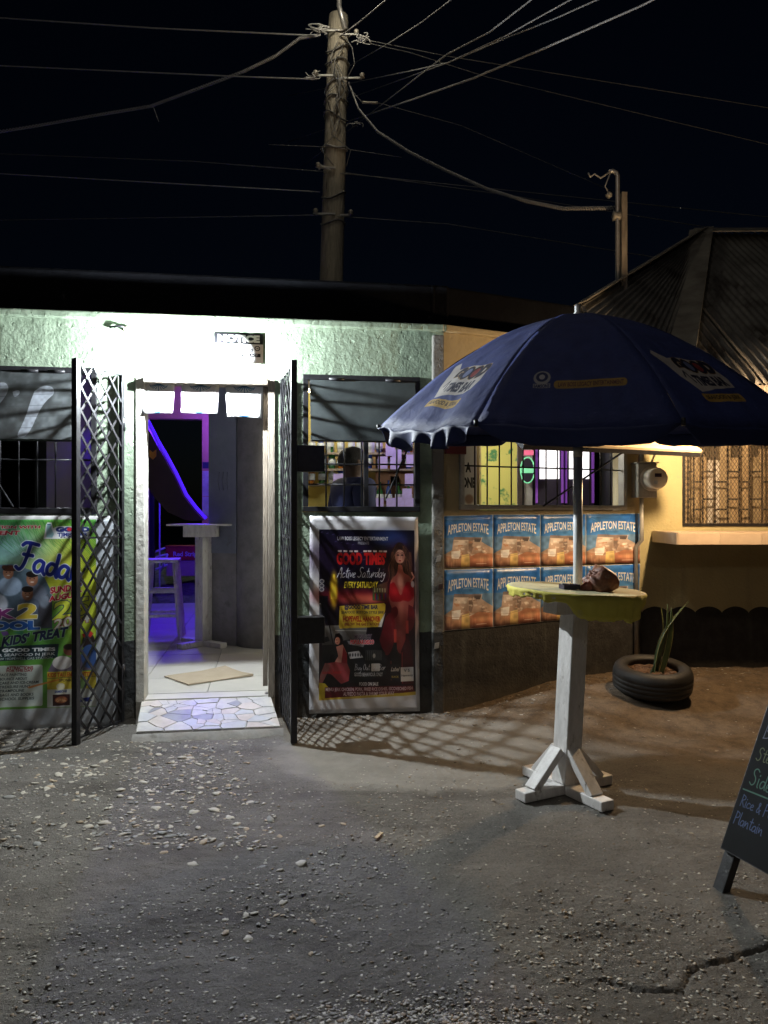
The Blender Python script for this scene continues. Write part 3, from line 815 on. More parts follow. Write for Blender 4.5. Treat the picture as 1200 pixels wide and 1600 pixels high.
def img_notice():
    c = Cv(0, 0, 76, 52, 4, (226,226,226))
    c.rect(0,0,76,19,(24,24,28)); c.text('NOTICE', 6, 3.5, 71, 16.5, (240,240,240), bold=.07)
    c.rect(2,19,74,50,(216,216,218))
    c.text('NO PERSON UNDER', 5, 21, 55, 25, (40,40,46), bold=.02)
    c.rect(4,26.5,60,32,(30,30,36)); c.text('18 YEARS ALLOWED', 7, 27.5, 58, 31, (236,236,236), bold=.02)
    c.ell(67,26,4.5,4.5,(40,40,50)); c.ell(67,26,3,3,(230,230,230)); c.text('18', 65,24.5,69,27.5,(30,30,30), bold=.03)
    c.rect(4,35,72,41,(34,34,40)); c.text('BY ORDER OF THE ACT', 8,36.3,68,39.8,(230,230,230), bold=.02)
    hand(c, 'Police', 26, 48, 2.4, .8, (60,80,150))
    return c.image('notice_print')

NAVY = (62,76,140)
def img_umb_logo():
    c = Cv(-30, -52, 230, 208, 2.0, NAVY)
    # waving white flag emblem with the bar name (u across the panel, v from the apex down)
    c.poly([(36,118),(44,112),(60,124),(90,120),(140,122),(150,150),(146,162),(100,164),(66,168),(50,150),(44,132)], (206,200,196))
    c.text('GOOD', 64,122,144,142,(26,30,60), bold=.08, outline=(160,120,60), ow=.8)
    c.ell(94,132,7,7,(120,130,170)); c.ell(113,132,7,7,(150,60,60))
    c.text('TIMES BAR', 74,146,140,160,(30,34,64), bold=.05)
    c.stroke([(60,150),(66,142),(72,156)], 2, (30,34,64))
    c.rrect(58,170,142,180,4,(196,160,84)); c.text('SEAFOOD & JERK', 64,172,136,178,(60,50,50), bold=.02)
    c.speck(.06, 20); return c.image('umbrella_emblem')
def img_umb_strip():
    c = Cv(-12, -24, 212, 200, 2.2, NAVY)
    c.ell(60,150,10,8,(196,196,200)); c.ell(60,149,7,5.5,(60,70,120)); c.ell(60,149,3.5,3,(220,220,226)); c.rect(50,157,70,162,(190,190,196)); c.text('SAMSONS', 51,157.6,69,161.4,(40,50,110), bold=.02)
    c.rrect(74,154,156,163,4,(190,158,88)); c.text('LAW BOSS LEGACY ENTERTAINMENT', 79,156,152,161,(110,70,80), bold=.02)
    c.speck(.06, 20); return c.image('umbrella_strip')

def img_motif():
    c = Cv(0, 0, 60, 56, 4, (226,228,228))
    for yy, fl in ((0,1),(56,-1)):
        for k in range(-4,5):
            a = k*0.36
            pts = [(30, yy), (30+math.sin(a)*9, yy+fl*(3+math.cos(a)*3)), (30+math.sin(a)*15, yy+fl*(4+math.cos(a)*7)), (30+math.sin(a)*17, yy+fl*(2+math.cos(a)*8))]
            c.stroke(smooth(pts), 1.1, (40,104,150))
        c.ell(30, yy, 4, 3.5, (30,90,140)); c.stroke([(30,yy),(30,yy+fl*13)], 1.2, (40,104,150))
    return c.image('damask_print')

def img_buyone():
    c = Cv(0, 0, 60, 150, 3, (206,208,212))
    c.text('BUY A', 8, 74, 48, 91, (24,26,32), bold=.05); c.text('GET ONE', 1, 99, 57, 117, (24,26,32), bold=.05)
    c.ell(44,136,9,8,(150,120,104), soft=.3)
    return c.image('offer_print')

def img_chalk():
    c = Cv(0, 0, 60, 100, 9, (20,22,27))
    W1 = (150,156,178); Yl = (150,160,118); G = (120,170,150)
    c.speck(.35, 20)
    hand(c, 'Specials', 6, 22, 2.8, .45, W1, slant=.1)
    hand(c, 'Stew Chicken', 3.5, 36, 2.5, .42, W1, slant=.1)
    hand(c, 'Stew Pork', 2.6, 45, 2.5, .42, Yl, slant=.1)
    hand(c, 'Beef Soup', 2.4, 54, 3.2, .46, W1, slant=.05)
    hand(c, 'Steam Fish', 2.4, 63, 2.7, .42, Yl, slant=.05)
    hand(c, 'Sides', 3.0, 73, 3.4, .5, G, slant=.02)
    c.stroke([(1.2,75.6),(19,75)], .6, G)
    hand(c, 'Rice & Peas, BR', 2.0, 82, 2.3, .40, (120,140,190), slant=.05)
    hand(c, 'Plantain', 1.6, 89, 2.4, .42, (120,140,190), slant=.05)
    return c.image('chalk_print')

M_party = print_mat('party_vinyl', img_party(), 0.30, 0.25, 7, gain=0.8)
M_kids = print_mat('kids_vinyl', img_kids(), 0.42, 0.3, 6, gain=0.9)
M_estate = [print_mat('estate_poster', img_estate(i), 0.34, 0.25, 9, gain=1.0) for i in range(3)]
M_notice = print_mat('notice_board', img_notice(), 0.8, gain=.65, spec=.1)
M_umb_logo = print_mat('umbrella_cloth_emblem', img_umb_logo(), 0.7, 0.55, 9, spec=0.3, gain=.5)
M_umb_strip = print_mat('umbrella_cloth_strip', img_umb_strip(), 0.7, 0.55, 9, spec=0.3, gain=.5)
M_motif = print_mat('damask_sheet', img_motif(), 0.6)
M_offer = print_mat('offer_sheet', img_buyone(), 0.6)
M_chalk = print_mat('chalk_surface', img_chalk(), 0.8, gain=.42, spec=.25)
M_navy = mat('navy_cloth', (0.021,0.032,0.112), (0.018,0.028,0.098), 8, 0.62, 0.2, 60, spec=0.3, bdist=0.003)

# ------------------------------------------------------------------ ground
def sst(a, b, x):
    t = max(0.0, min(1.0, (x-a)/(b-a))); return t*t*(3-2*t)
def zbase(x, y):
    # earth banked up against the right hand walls
    yb = FB.o.y + (x-FB.o.x)*0.484 if x < 2.25 else 6.7
    d = yb - y
    r = 0.15*sst(1.5, 0.25, d)*sst(0.5, 1.6, x)
    return r
CR = [(0.36,2.47),(0.55,2.44),(0.62,2.49),(0.76,2.52),(0.86,2.47),(0.97,2.42),(1.06,2.44),(1.14,2.52),(1.22,2.56),(1.34,2.60),(1.5,2.70)]
CRK = [(0.60+.0,2.425),(0.66,2.452),(0.70,2.462),(0.745,2.43),(0.80,2.405),(0.86,2.40),(0.93,2.40),(0.965,2.45),(1.0,2.51),(1.06,2.535),(1.13,2.56),(1.25,2.62),(1.45,2.70)]
def zg(x, y):
    z = zbase(x, y)
    z += 0.010*mnoise.noise(Vector((x*.8, y*.8, 3)))
    return z
def zfine(x, y):
    z = zg(x, y)
    z += 0.009*mnoise.noise(Vector((x*5, y*5, 1))) + 0.0055*mnoise.noise(Vector((x*17, y*17, 2)))
    rough = max(0.0, mnoise.noise(Vector((x*1.3+4, y*1.3, 9)))+.25)
    z += (.12+rough)*0.011*mnoise.noise(Vector((x*48, y*48, 7)))
    if y < 2.8 and 0.5 < x < 1.5:
        dm = 9
        for i in range(len(CRK)-1):
            ax, ay = CRK[i]; bx, by = CRK[i+1]
            t = max(0, min(1, ((x-ax)*(bx-ax)+(y-ay)*(by-ay))/((bx-ax)**2+(by-ay)**2)))
            dm = min(dm, math.hypot(x-ax-t*(bx-ax), y-ay-t*(by-ay)))
        w = 0.0065*(0.4+0.8*min(1, max(0, (x-.6)/.4)))+0.003*mnoise.noise(Vector((x*30, y*30, 0)))
        if dm < w*1.8: z -= 0.022*(1-dm/(w*1.8))
    return z

def ground_mat():
    m, nt, p = nodes('yard_ground'); L = nt.links
    tc = nt.nodes.new('ShaderNodeTexCoord'); v = tc.outputs['Object']
    sp = nt.nodes.new('ShaderNodeSeparateXYZ'); L.new(v, sp.inputs[0])
    a = ramp2(nt, noi(nt, v, 1.1, 8, .65), .36, .66)
    conc = mixc(nt, a, (0.080,0.074,0.066), (0.215,0.205,0.188))
    a2 = ramp2(nt, noi(nt, v, 5.5, 10, .7), .42, .66)
    conc = mixc(nt, mth(nt,'MULTIPLY',a2,.6), conc, (0.095,0.088,0.080))
    fine = ramp2(nt, noi(nt, v, 95, 4, .8), .40, .62)
    conc = mixc(nt, mth(nt,'MULTIPLY',fine,.40), conc, (0.27,0.245,0.21))
    dk = ramp2(nt, noi(nt, v, 60, 3, .7), .60, .68)
    conc = mixc(nt, mth(nt,'MULTIPLY',dk,.75), conc, (0.045,0.040,0.036))
    # pale stone grains
    vo = nt.nodes.new('ShaderNodeTexVoronoi'); vo.inputs['Scale'].default_value = 42; L.new(v, vo.inputs[0])
    g = ramp2(nt, vo.outputs['Distance'], .14, .20, (1,1,1,1), (0,0,0,1))
    gm = ramp2(nt, noi(nt, v, 2.2, 5), .48, .60)
    conc = mixc(nt, mth(nt,'MULTIPLY',mth(nt,'MULTIPLY',g,gm),.65), conc, (0.34,0.32,0.28))
    mpw = nt.nodes.new('ShaderNodeMapping'); mpw.inputs['Scale'].default_value = (.55,2.6,1); mpw.inputs['Rotation'].default_value = (0,0,R(24)); L.new(v, mpw.inputs[0])
    wm = ramp2(nt, noi(nt, mpw.outputs[0], 1.3, 7, .6), .52, .66)
    conc = mixc(nt, mth(nt,'MULTIPLY',wm,.55), conc, (0.060,0.052,0.045))
    dust = ramp2(nt, noi(nt, mpw.outputs[0], 2.7, 9, .72), .56, .68)
    conc = mixc(nt, mth(nt,'MULTIPLY',dust,.45), conc, (0.26,0.245,0.215))
    # brown earth towards the right hand wall
    dx = mth(nt,'ADD', mth(nt,'MULTIPLY',sp.outputs[0],.55), mth(nt,'MULTIPLY',sp.outputs[1],.9))
    e = ramp2(nt, mth(nt,'ADD', dx, mth(nt,'MULTIPLY', noi(nt, v, 2.2, 6), 1.4)), 5.35/1.0, 6.1)
    # ramp wants 0..1, so rescale
    es = mth(nt,'SUBTRACT', mth(nt,'ADD', dx, mth(nt,'MULTIPLY', noi(nt, v, 2.2, 6), 1.2)), 5.55)
    ef = nt.nodes.new('ShaderNodeClamp'); L.new(mth(nt,'MULTIPLY', es, 1.8), ef.inputs[0])
    ex = nt.nodes.new('ShaderNodeClamp'); L.new(mth(nt,'MULTIPLY', mth(nt,'SUBTRACT', sp.outputs[0], .2), 2.0), ex.inputs[0])
    earth = mixc(nt, ramp2(nt, noi(nt, v, 9, 9, .75), .38, .64), (0.11,0.078,0.05), (0.24,0.175,0.115))
    earth = mixc(nt, mth(nt,'MULTIPLY',ramp2(nt, noi(nt, v, 70, 4, .8), .52, .62),.5), earth, (0.06,0.042,0.03))
    c = mixc(nt, mth(nt,'MULTIPLY',mth(nt,'MULTIPLY', ef.outputs[0], ex.outputs[0]),.9), conc, earth)
    # smoother cement apron in front of the right gate
    ax = mth(nt,'POWER', mth(nt,'MULTIPLY', mth(nt,'SUBTRACT', sp.outputs[0], .25), .85), 2)
    ay = mth(nt,'POWER', mth(nt,'MULTIPLY', mth(nt,'SUBTRACT', sp.outputs[1], 4.85), 1.15), 2)
    q = mth(nt,'SUBTRACT', 1.15, mth(nt,'ADD', mth(nt,'ADD', ax, ay), mth(nt,'MULTIPLY', noi(nt, v, 2.5, 6), .8)))
    qc = nt.nodes.new('ShaderNodeClamp'); L.new(mth(nt,'MULTIPLY', q, 6), qc.inputs[0])
    c = mixc(nt, mth(nt,'MULTIPLY', qc.outputs[0], .75), c, mixc(nt, a2, (0.22,0.205,0.18), (0.17,0.16,0.14)))
    L.new(c, p.inputs['Base Color'])
    p.inputs['Roughness'].default_value = .82; p.inputs['Specular IOR Level'].default_value = .35
    h = mth(nt,'ADD', mth(nt,'MULTIPLY', noi(nt, v, 26, 8, .75), 1.5), mth(nt,'MULTIPLY', noi(nt, v, 120, 4, .8), .45))
    h = mth(nt,'ADD', h, mth(nt,'MULTIPLY', mth(nt,'MULTIPLY',g,gm), .35))
    h = mth(nt,'MULTIPLY', h, mth(nt,'SUBTRACT', 1.0, mth(nt,'MULTIPLY', qc.outputs[0], .7)))
    b = nt.nodes.new('ShaderNodeBump'); b.inputs['Strength'].default_value = .9; b.inputs['Distance'].default_value = .018
    L.new(h, b.inputs['Height']); L.new(b.outputs[0], p.inputs['Normal'])
    return m
M_ground = ground_mat()

def axis(segs):
    out = []
    for a, b, st in segs:
        n = max(1, int(round((b-a)/st)))
        out += [a+(b-a)*i/n for i in range(n)]
    out.append(segs[-1][1]); return out
xs = axis([(-60,-10,5),(-10,-3.2,.25),(-3.2,-1.4,.022),(-1.4,1.6,.013),(1.6,3.4,.025),(3.4,10,.3),(10,60,5)])
ys = axis([(-25,0,1.2),(0,2.0,.2),(2.0,3.0,.010),(3.0,4.4,.017),(4.4,7.2,.03),(7.2,14,.4),(14,90,6)])
verts = np.empty((len(ys)*len(xs), 3))
k = 0
for y in ys:
    for x in xs:
        if 2.0 <= y <= 7.2 and -3.2 <= x <= 3.4: z = zfine(x, y)
        else: z = zg(x, y)
        if y > 5.95 and x < .2: z = min(z, -0.01)
        verts[k] = (x, y, z); k += 1
nx_, ny_ = len(xs), len(ys)
idx = np.arange(nx_*ny_).reshape(ny_, nx_)
fc = np.stack([idx[:-1,:-1], idx[:-1,1:], idx[1:,1:], idx[1:,:-1]], -1).reshape(-1,4)
me = bpy.data.meshes.new('ground'); me.vertices.add(len(verts)); me.vertices.foreach_set('co', verts.ravel())
me.loops.add(fc.size); me.loops.foreach_set('vertex_index', fc.ravel())
me.polygons.add(len(fc)); me.polygons.foreach_set('loop_start', np.arange(0, fc.size, 4)); me.polygons.foreach_set('use_smooth', np.ones(len(fc), bool))
me.update(calc_edges=True); me.materials.append(M_ground)
ground = bpy.data.objects.new('ground', me); COL.objects.link(ground)
setp(ground, 'grey dusty concrete and earth yard scattered with pale pebbles', kind='structure')

# pebbles pressed into the ground
def pebble_mesh(sd, nm='pebble'):
    rng = random.Random(sd)
    import bmesh
    bm = bmesh.new(); bmesh.ops.create_icosphere(bm, subdivisions=2 if nm == 'pebble' else 1, radius=1)
    sx, sy, sz = 1.0, rng.uniform(.50,.85), rng.uniform(.18,.32)
    for v in bm.verts:
        n = mnoise.noise(v.co*1.1+Vector((sd*3.7,0,0)))
        f = 1+.55*n+.18*mnoise.noise(v.co*2.7+Vector((0,sd*2.1,0)))
        v.co = Vector((v.co.x*sx*f, v.co.y*sy*f, v.co.z*sz*(1+.25*n)))
    for f in bm.faces: f.smooth = nm == 'pebble'
    me = bpy.data.meshes.new(nm); bm.to_mesh(me); bm.free(); return me
M_peb = [mat('pale_pebble', (0.50,0.47,0.40), (0.36,0.33,0.28), 18, .7, .3, 30),
         mat('grey_pebble', (0.30,0.30,0.28), (0.20,0.20,0.19), 18, .75, .3, 30),
         mat('tan_pebble', (0.42,0.34,0.24), (0.30,0.24,0.17), 18, .75, .3, 30)]
pebs = []
for i in range(9):
    pm = pebble_mesh(i+1); pm.materials.append(M_peb[(0,0,1,0,2,0,1,0,2)[i]]); pebs.append(pm)
PEBXY = [(14,1160,0),(58,1189,0),(14,1246,1),(36,1239,0),(54,1224,0),(78,1228,1),(74,1232,0),(92,1211,0),(99,1195,0),(112,1197,1),(122,1204,0),
 (122,1208,0),(137,1212,0),(146,1219,0),(159,1211,0),(111,1223,0),(79,1230,2),(102,1245,2),(143,1244,0),(188,1244,0),(206,1248,0),(214,1261,0),
 (245,1263,0),(232,1236,0),(240,1216,0),(225,1222,0),(189,1233,0),(312,1230,0),(303,1268,0),(338,1239,0),(98,1291,0),(136,1291,0),(58,1299,0),
 (192,1303,0),(27,1308,1),(164,1286,0),(208,1286,1),(197,1190,0),(171,1199,0),(150,1197,0),(248,1179,0),(285,1183,0),(329,1191,0),(309,1193,0),
 (288,1206,0),(315,1212,0),(183,1159,0),(203,1163,0),(75,1244,0),(118,1222,0),(62,1278,0),(234,1284,0),(254,1333,2),(150,1328,0),(58,1320,1),
 (95,1213,0),(131,1200,0),(140,1208,0),(106,1186,0),(253,1301,1),(268,1306,1),(317,1316,2),(358,1278,0),(300,1351,0),(470,1349,0),(438,1360,0),
 (345,1285,0),(422,1279,1),(345,1322,1),(390,1252,0),(335,1265,0),(296,1183,0),(160,1190,0),(250,1200,1),(270,1190,0),(210,1200,1),(180,1180,0)]
rng = random.Random(3)
for i in range(165):
    x = rng.uniform(-20,380); y = 1165+rng.random()**1.3*150
    PEBXY.append((x, y, 3))
for i in range(45):
    PEBXY.append((rng.uniform(330,560), rng.uniform(1250,1500), 3))
for (px, py, kd) in PEBXY:
    g = onz(px, py, 0.0)
    if -2.5 < g.x < -.6 and g.y > 5.1: continue
    z = zg(g.x, g.y)
    s = rng.uniform(.019,.036) if kd == 0 else rng.uniform(.022,.036) if kd in (1,2) else rng.uniform(.011,.022)
    o = link_mesh('pebble', rng.choice([p for p in pebs]) if kd == 3 else (pebs[(0,1,3,5,7)[rng.randrange(5)]] if kd == 0 else pebs[2 if kd == 1 else 4]), ground,
                  (g.x, g.y, z-s*rng.uniform(-.02,.16)), (rng.uniform(-.2,.2), rng.uniform(-.2,.2), rng.uniform(0,6.3)), (s, s, s))

# loose gravel, uncountable
def gravel(name, n, region, smin, smax, mats, seed, label, dens=None):
    rng = random.Random(seed)
    base = []
    for k in range(7):
        me = pebble_mesh(40+k, 'grain')
        base.append((np.array([tuple(v.co) for v in me.vertices]), np.array([tuple(p.vertices) for p in me.polygons])))
        bpy.data.meshes.remove(me)
    V = []; F = []; MI = []; b = 0
    tries = 0
    while len(V) < n and tries < n*12:
        tries += 1
        x, y = region(rng)
        if dens and rng.random() > dens(x, y): continue
        s = smin+(smax-smin)*rng.random()**2.6
        bv, bf = base[rng.randrange(7)]
        a = rng.uniform(0,6.3); ca, sa = math.cos(a), math.sin(a)
        v = bv*s*np.array([1.15,1.15,.75])
        w = np.stack([v[:,0]*ca-v[:,1]*sa+x, v[:,0]*sa+v[:,1]*ca+y, v[:,2]+zfine(x,y)+s*.04], 1)
        V.append(w); F.append(bf+b); b += len(v)
        MI += [rng.choices(range(len(mats)), weights=(9,5,3,.6)[:len(mats)])[0]]*len(bf)
    V = np.concatenate(V); F = np.concatenate(F)
    me = bpy.data.meshes.new(name); me.vertices.add(len(V)); me.vertices.foreach_set('co', V.ravel())
    me.loops.add(F.size); me.loops.foreach_set('vertex_index', F.ravel()); me.polygons.add(len(F))
    me.polygons.foreach_set('loop_start', np.arange(0, F.size, 3)); me.polygons.foreach_set('material_index', MI)
    me.update(calc_edges=True)
    for m in mats: me.materials.append(m)
    o = bpy.data.objects.new(name, me); COL.objects.link(o)
    setp(o, label, kind='stuff'); return o
M_grain = [mat('grain_pale', (0.48,0.45,0.39), (0.33,0.31,0.27), 30, .8), mat('grain_grey', (0.24,0.23,0.21), (0.16,0.15,0.14), 30, .85),
           mat('grain_tan', (0.26,0.20,0.14), (0.18,0.14,0.1), 30, .85), mat('grain_dark', (0.06,0.055,0.05), None, 30, .9)]
def reg_main(r):
    t = r.random()
    y = 2.15+3.3*t**1.25
    return r.uniform(-.56, .56)*y*1.0, y
def dens_main(x, y):
    d = mnoise.noise(Vector((x*1.3+4, y*1.3, 9)))*1.1+.55
    if y > 4.3 and x > -.8: d *= .25
    if x > .4 and 3.2 < y < 4.6: d *= .35
    return max(.04, min(1, d))
gravel('gravel', 15000, reg_main, .0018, .0105, M_grain, 5, 'loose small gravel strewn over the yard', dens_main)
def reg_stones(r):
    g_ = onz(r.uniform(-60,430), 1158+r.random()**1.25*170, 0); return g_.x, g_.y
gravel('embedded_pebbles', 1100, reg_stones, .006, .021, [M_peb[0], M_peb[1], M_peb[2]], 15, 'small pale pebbles pressed into the ground in front of the doorway', lambda x, y: 0 if (x > -2.5 and x < -.6 and y > 5.1) else max(.1, min(1, .55+1.4*mnoise.noise(Vector((x*2.2,y*2.2,5))))))
def reg_patch(r):
    while True:
        x = r.gauss(.08, .22); y = 2.12+abs(r.gauss(0, .11))
        if y < 2.46-abs(x-.05)*.35 and -.6 < x < .6: return x, y
gravel('coarse_gravel', 2600, reg_patch, .004, .012, [M_grain[0], M_grain[1], M_grain[2]], 6, 'heap of tan coarse gravel at the near edge of the yard')
def reg_left(r): return r.uniform(-1.1, -.1), 2.1+abs(r.gauss(0, .12))
gravel('coarse_gravel', 500, reg_left, .003, .010, [M_grain[0], M_grain[1], M_grain[2]], 8, 'thin spread of tan grit in the near left corner of the yard')
def reg_bank(r):
    x = r.uniform(.45, 3.3); yb = FB.o.y+(x-FB.o.x)*.484 if x < 2.25 else 6.7
    return x, yb-.03-abs(r.gauss(0,.35))
gravel('rubble_crumbs', 1500, reg_bank, .003, .016, [M_grain[2], M_grain[1], M_grain[0]], 9, 'crumbs of earth and plaster along the foot of the right wall')
def reg_foot(r):
    s_ = r.uniform(-3.2, .5); w = FA.w(s_, -abs(r.gauss(0,.07))-.01, 0)
    return w.x, w.y
gravel('rubble_crumbs', 900, reg_foot, .004, .018, [M_grain[1], M_grain[3], M_grain[0]], 10, 'dark crumbs along the foot of the green wall', lambda x, y: 0 if -1.8 < x < -.75 else 1)

chip = MB(); chip.bar((0,-.03,0),(0,.03,.004), .017, .006)
o = chip.build('wood_chip', M_plank, loc=onz(592,1310,.0)+Vector((0,0,.012)), rot=(0,0,-.5), bevel=.001)
setp(o, 'small splinter of tan wood lying on the bare ground', 'wood chip')
leafs = MB()
for i, (px, py) in enumerate(((785,1252),(787,1288),(1005,1150),(640,1210),(770,1245),(1120,1170),(1010,1230),(560,1150),(880,1420),(1080,1300),(980,1405))):
    g = onz(px, py, .02); a = i*1.3; z = zg(g.x, g.y)+.008
    M = Matrix.Translation((g.x, g.y, z)) @ Matrix.Rotation(a, 4, 'Z')
    leafs.add([(-.018,0,0),(-.004,-.008,.004),(.016,0,.003),(-.002,.008,.006),(0,0,-.001)], [(0,1,4),(1,2,4),(2,3,4),(3,0,4)], 0, M)
o = leafs.build('dry_leaves', M_peb[2]); setp(o, 'few curled dry leaves blown over the yard', kind='stuff')

# ------------------------------------------------------------------ the green bar building
def wall_open(mb, s0, s1, z0, z1, t, holes, y0=0.0):
    """solid wall with rectangular openings, local x along, y 0..t inward"""
    S = sorted(set([s0, s1]+[h[0] for h in holes]+[h[1] for h in holes]))
    Z = sorted(set([z0, z1]+[h[2] for h in holes]+[h[3] for h in holes]))
    S = [a for a in S if s0 <= a <= s1]; Z = [a for a in Z if z0 <= a <= z1]
    def solid(i, j):
        if not (0 <= i < len(S)-1 and 0 <= j < len(Z)-1): return False
        cx = (S[i]+S[i+1])/2; cz = (Z[j]+Z[j+1])/2
        return not any(h[0] < cx < h[1] and h[2] < cz < h[3] for h in holes)
    vid = {}
    vs = []; fs = []
    def v(i, j, k):
        if (i,j,k) not in vid:
            vid[(i,j,k)] = len(vs); vs.append((S[i], y0+(t if k else 0), Z[j]))
        return vid[(i,j,k)]
    for i in range(len(S)-1):
        for j in range(len(Z)-1):
            if not solid(i, j): continue
            fs.append((v(i,j,0), v(i+1,j,0), v(i+1,j+1,0), v(i,j+1,0)))
            fs.append((v(i,j,1), v(i,j+1,1), v(i+1,j+1,1), v(i+1,j,1)))
            if not solid(i-1,j): fs.append((v(i,j,0), v(i,j+1,0), v(i,j+1,1), v(i,j,1)))
            if not solid(i+1,j): fs.append((v(i+1,j,0), v(i+1,j,1), v(i+1,j+1,1), v(i+1,j+1,0)))
            if not solid(i,j-1): fs.append((v(i,j,0), v(i,j,1), v(i+1,j,1), v(i+1,j,0)))
            if not solid(i,j+1): fs.append((v(i,j+1,0), v(i+1,j+1,0), v(i+1,j+1,1), v(i,j+1,1)))
    mb.add(vs, fs); return mb

FLZ = 0.17
TOPZ = 2.85
def A(px, py, off=0): return FA.sz(px, py, off)
def B(px, py, off=0): return FB.sz(px, py, off)
def Cc(px, py, off=0): return FC.sz(px, py, off)

bar = FA.root('bar_building', label='low green plastered bar building with black dado and dark roof edge', cat='building')
LW = (A(-160,570)[0], A(152,570)[0], A(60,803)[1], A(60,573)[1])
DO = (A(212,600)[0], A(430,600)[0], -1, A(300,590)[1])
W1 = (A(473,600)[0], A(656,600)[0], A(560,800)[1], A(560,587)[1])
S_END = A(693,800)[0]
mb = wall_open(MB(), -7.0, S_END, -.1, TOPZ, .16, [LW, (DO[0], DO[1], -.1, DO[3]), W1])
mb.build('front_wall', M_green, bar)
# pillar at the corner
M_pillar = wall_paint('bare_grey_render', (0.145,0.14,0.125), (0.018,0.018,0.018), 0.60, lump=1.4)
s0 = A(674,800)[0]; mb = MB(); mb.box(s0, S_END-.004, -.05, .0-.001, -.05, TOPZ-.03)
mb.build('pillar', M_pillar, bar, bevel=.012)
# ledge and parapet
mb = MB(); mb.box(-7.0, S_END+.02, -.045, .24, TOPZ, TOPZ+.05); mb.build('ledge', M_green, bar, bevel=.01)
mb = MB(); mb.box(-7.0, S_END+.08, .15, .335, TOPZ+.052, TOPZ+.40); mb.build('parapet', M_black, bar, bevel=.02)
def slab(y0, y1, z0, z1, back=False):
    """plan polygon following both front walls, in the bar's frame"""
    e = FB.w(1.95, y0+.02, 0)-FA.o
    P_ = [(-7,y0),(S_END+.02,y0),(e.dot(FA.u),e.dot(FA.n)),(e.dot(FA.u),y1),(-7,y1)]
    vs = [(x,y,z0) for x,y in P_]+[(x,y,z1) for x,y in P_]
    mb = MB(); mb.add(vs, [(4,3,2,1,0),(5,6,7,8,9)]+[(i,(i+1)%5,5+(i+1)%5,5+i) for i in range(5)]); return mb
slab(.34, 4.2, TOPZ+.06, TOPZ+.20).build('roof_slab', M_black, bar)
# second wall, turning back to the right (kept in its own frame, child of the same building)
def inB(o):
    """place an object modelled in the right wall's frame under the building"""
    o.parent = bar
    o.matrix_parent_inverse = (Matrix.Translation(FA.o) @ Matrix.Rotation(FA.al, 4, 'Z')).inverted()
    o.location = FB.o; o.rotation_euler = (0, 0, FB.al); return o
BW = (B(717,700)[0], B(978,700)[0], B(850,797)[1], 2.44)
B_END = B(1000,800)[0]
mb = wall_open(MB(), 0.0, B_END, -.1, TOPZ, .16, [BW]); inB(mb.build('right_wall', M_beige))
mb = MB(); mb.box(-.03, B_END, -.045, .24, TOPZ, TOPZ+.05); inB(mb.build('ledge', M_beige, bevel=.01))
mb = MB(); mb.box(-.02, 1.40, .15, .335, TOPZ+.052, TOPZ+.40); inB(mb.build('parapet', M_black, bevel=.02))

# door frame
dl, dr, dt = DO[0], DO[1], DO[3]
fr_ = empty('door_frame'); fr_.parent = bar
mb = MB(); mb.box(dl+.001, dl+.062, -.012, .17, FLZ-.02, dt-.002); mb.build('jamb', M_plaster_white, fr_, bevel=.006)
mb = MB(); mb.box(dr-.050, dr-.001, -.012, .17, FLZ-.02, dt-.002); mb.build('jamb', M_oldwood, fr_, bevel=.004)
mb = MB(); mb.box(dr-.088, dr-.053, .03, .09, FLZ+.06, dt-.05); mb.build('door_stop', M_oldwood, fr_, bevel=.003)
mb = MB(); mb.box(dl+.064, dr-.052, -.075, .10, dt-.050, dt-.003); mb.build('lintel_board', M_oldwood, fr_, bevel=.004)

# windows with iron frames, grilles and hinged sheet shutters
def window(parent, hole, nv, hz, shutter=None, mull=None, fw=.04, inv=None, frame_m=None, bars_from=None):
    s0, s1, z0, z1 = hole
    w = empty('window')
    if inv: inv(w)
    else: w.parent = parent
    m = frame_m or M_dkmetal
    f = MB()
    f.box(s0+.002, s1-.002, -.02, .05, z0+.002, z0+fw); f.box(s0+.002, s1-.002, -.02, .05, z1-fw, z1-.002)
    f.box(s0+.002, s0+fw, -.02, .05, z0+fw+.001, z1-fw-.001); f.box(s1-fw, s1-.002, -.02, .05, z0+fw+.001, z1-fw-.001)
    f.build('frame', m, w, bevel=.003)
    g = MB(); g.box(s0+fw, s1-fw, .012, .024, z0+fw+.02, z0+fw+.032)
    me = MB().tube([(0,0,z0+fw),(0,0,z1-fw)], .0065, 6).mesh('bar', M_dkmetal, True)
    for k in range(nv):
        link_mesh('bar', me, w, (s0+fw+(s1-s0-2*fw)*(k+1)/(nv+1), .016, 0))
    hm = MB().tube([(s0+fw,0,0),(s1-fw,0,0)], .0062, 6).mesh('rail', M_dkmetal, True)
    for z in hz: link_mesh('rail', hm, w, (0, .026, z))
    if mull: 
        b = MB(); b.box(mull-.017, mull+.017, -.012, .045, z0+fw+.001, z1-fw-.001); b.build('mullion', m, w, bevel=.002)
    return w

w1 = window(bar, W1, 5, (A(560,725)[1], A(560,757)[1]), mull=A(572,760)[0])
w1['label'] = 'barred window right of the door with its sheet shutter propped open'
wl = window(bar, LW, 9, (A(60,718)[1], A(60,790)[1]-.02))
wl['label'] = 'barred window left of the door with a pale-streaked shutter'
wb = window(bar, BW, 13, (B(850,731)[1],), inv=inB, frame_m=M_metergrey)
wb['label'] = 'wide barred window of the angled wall'

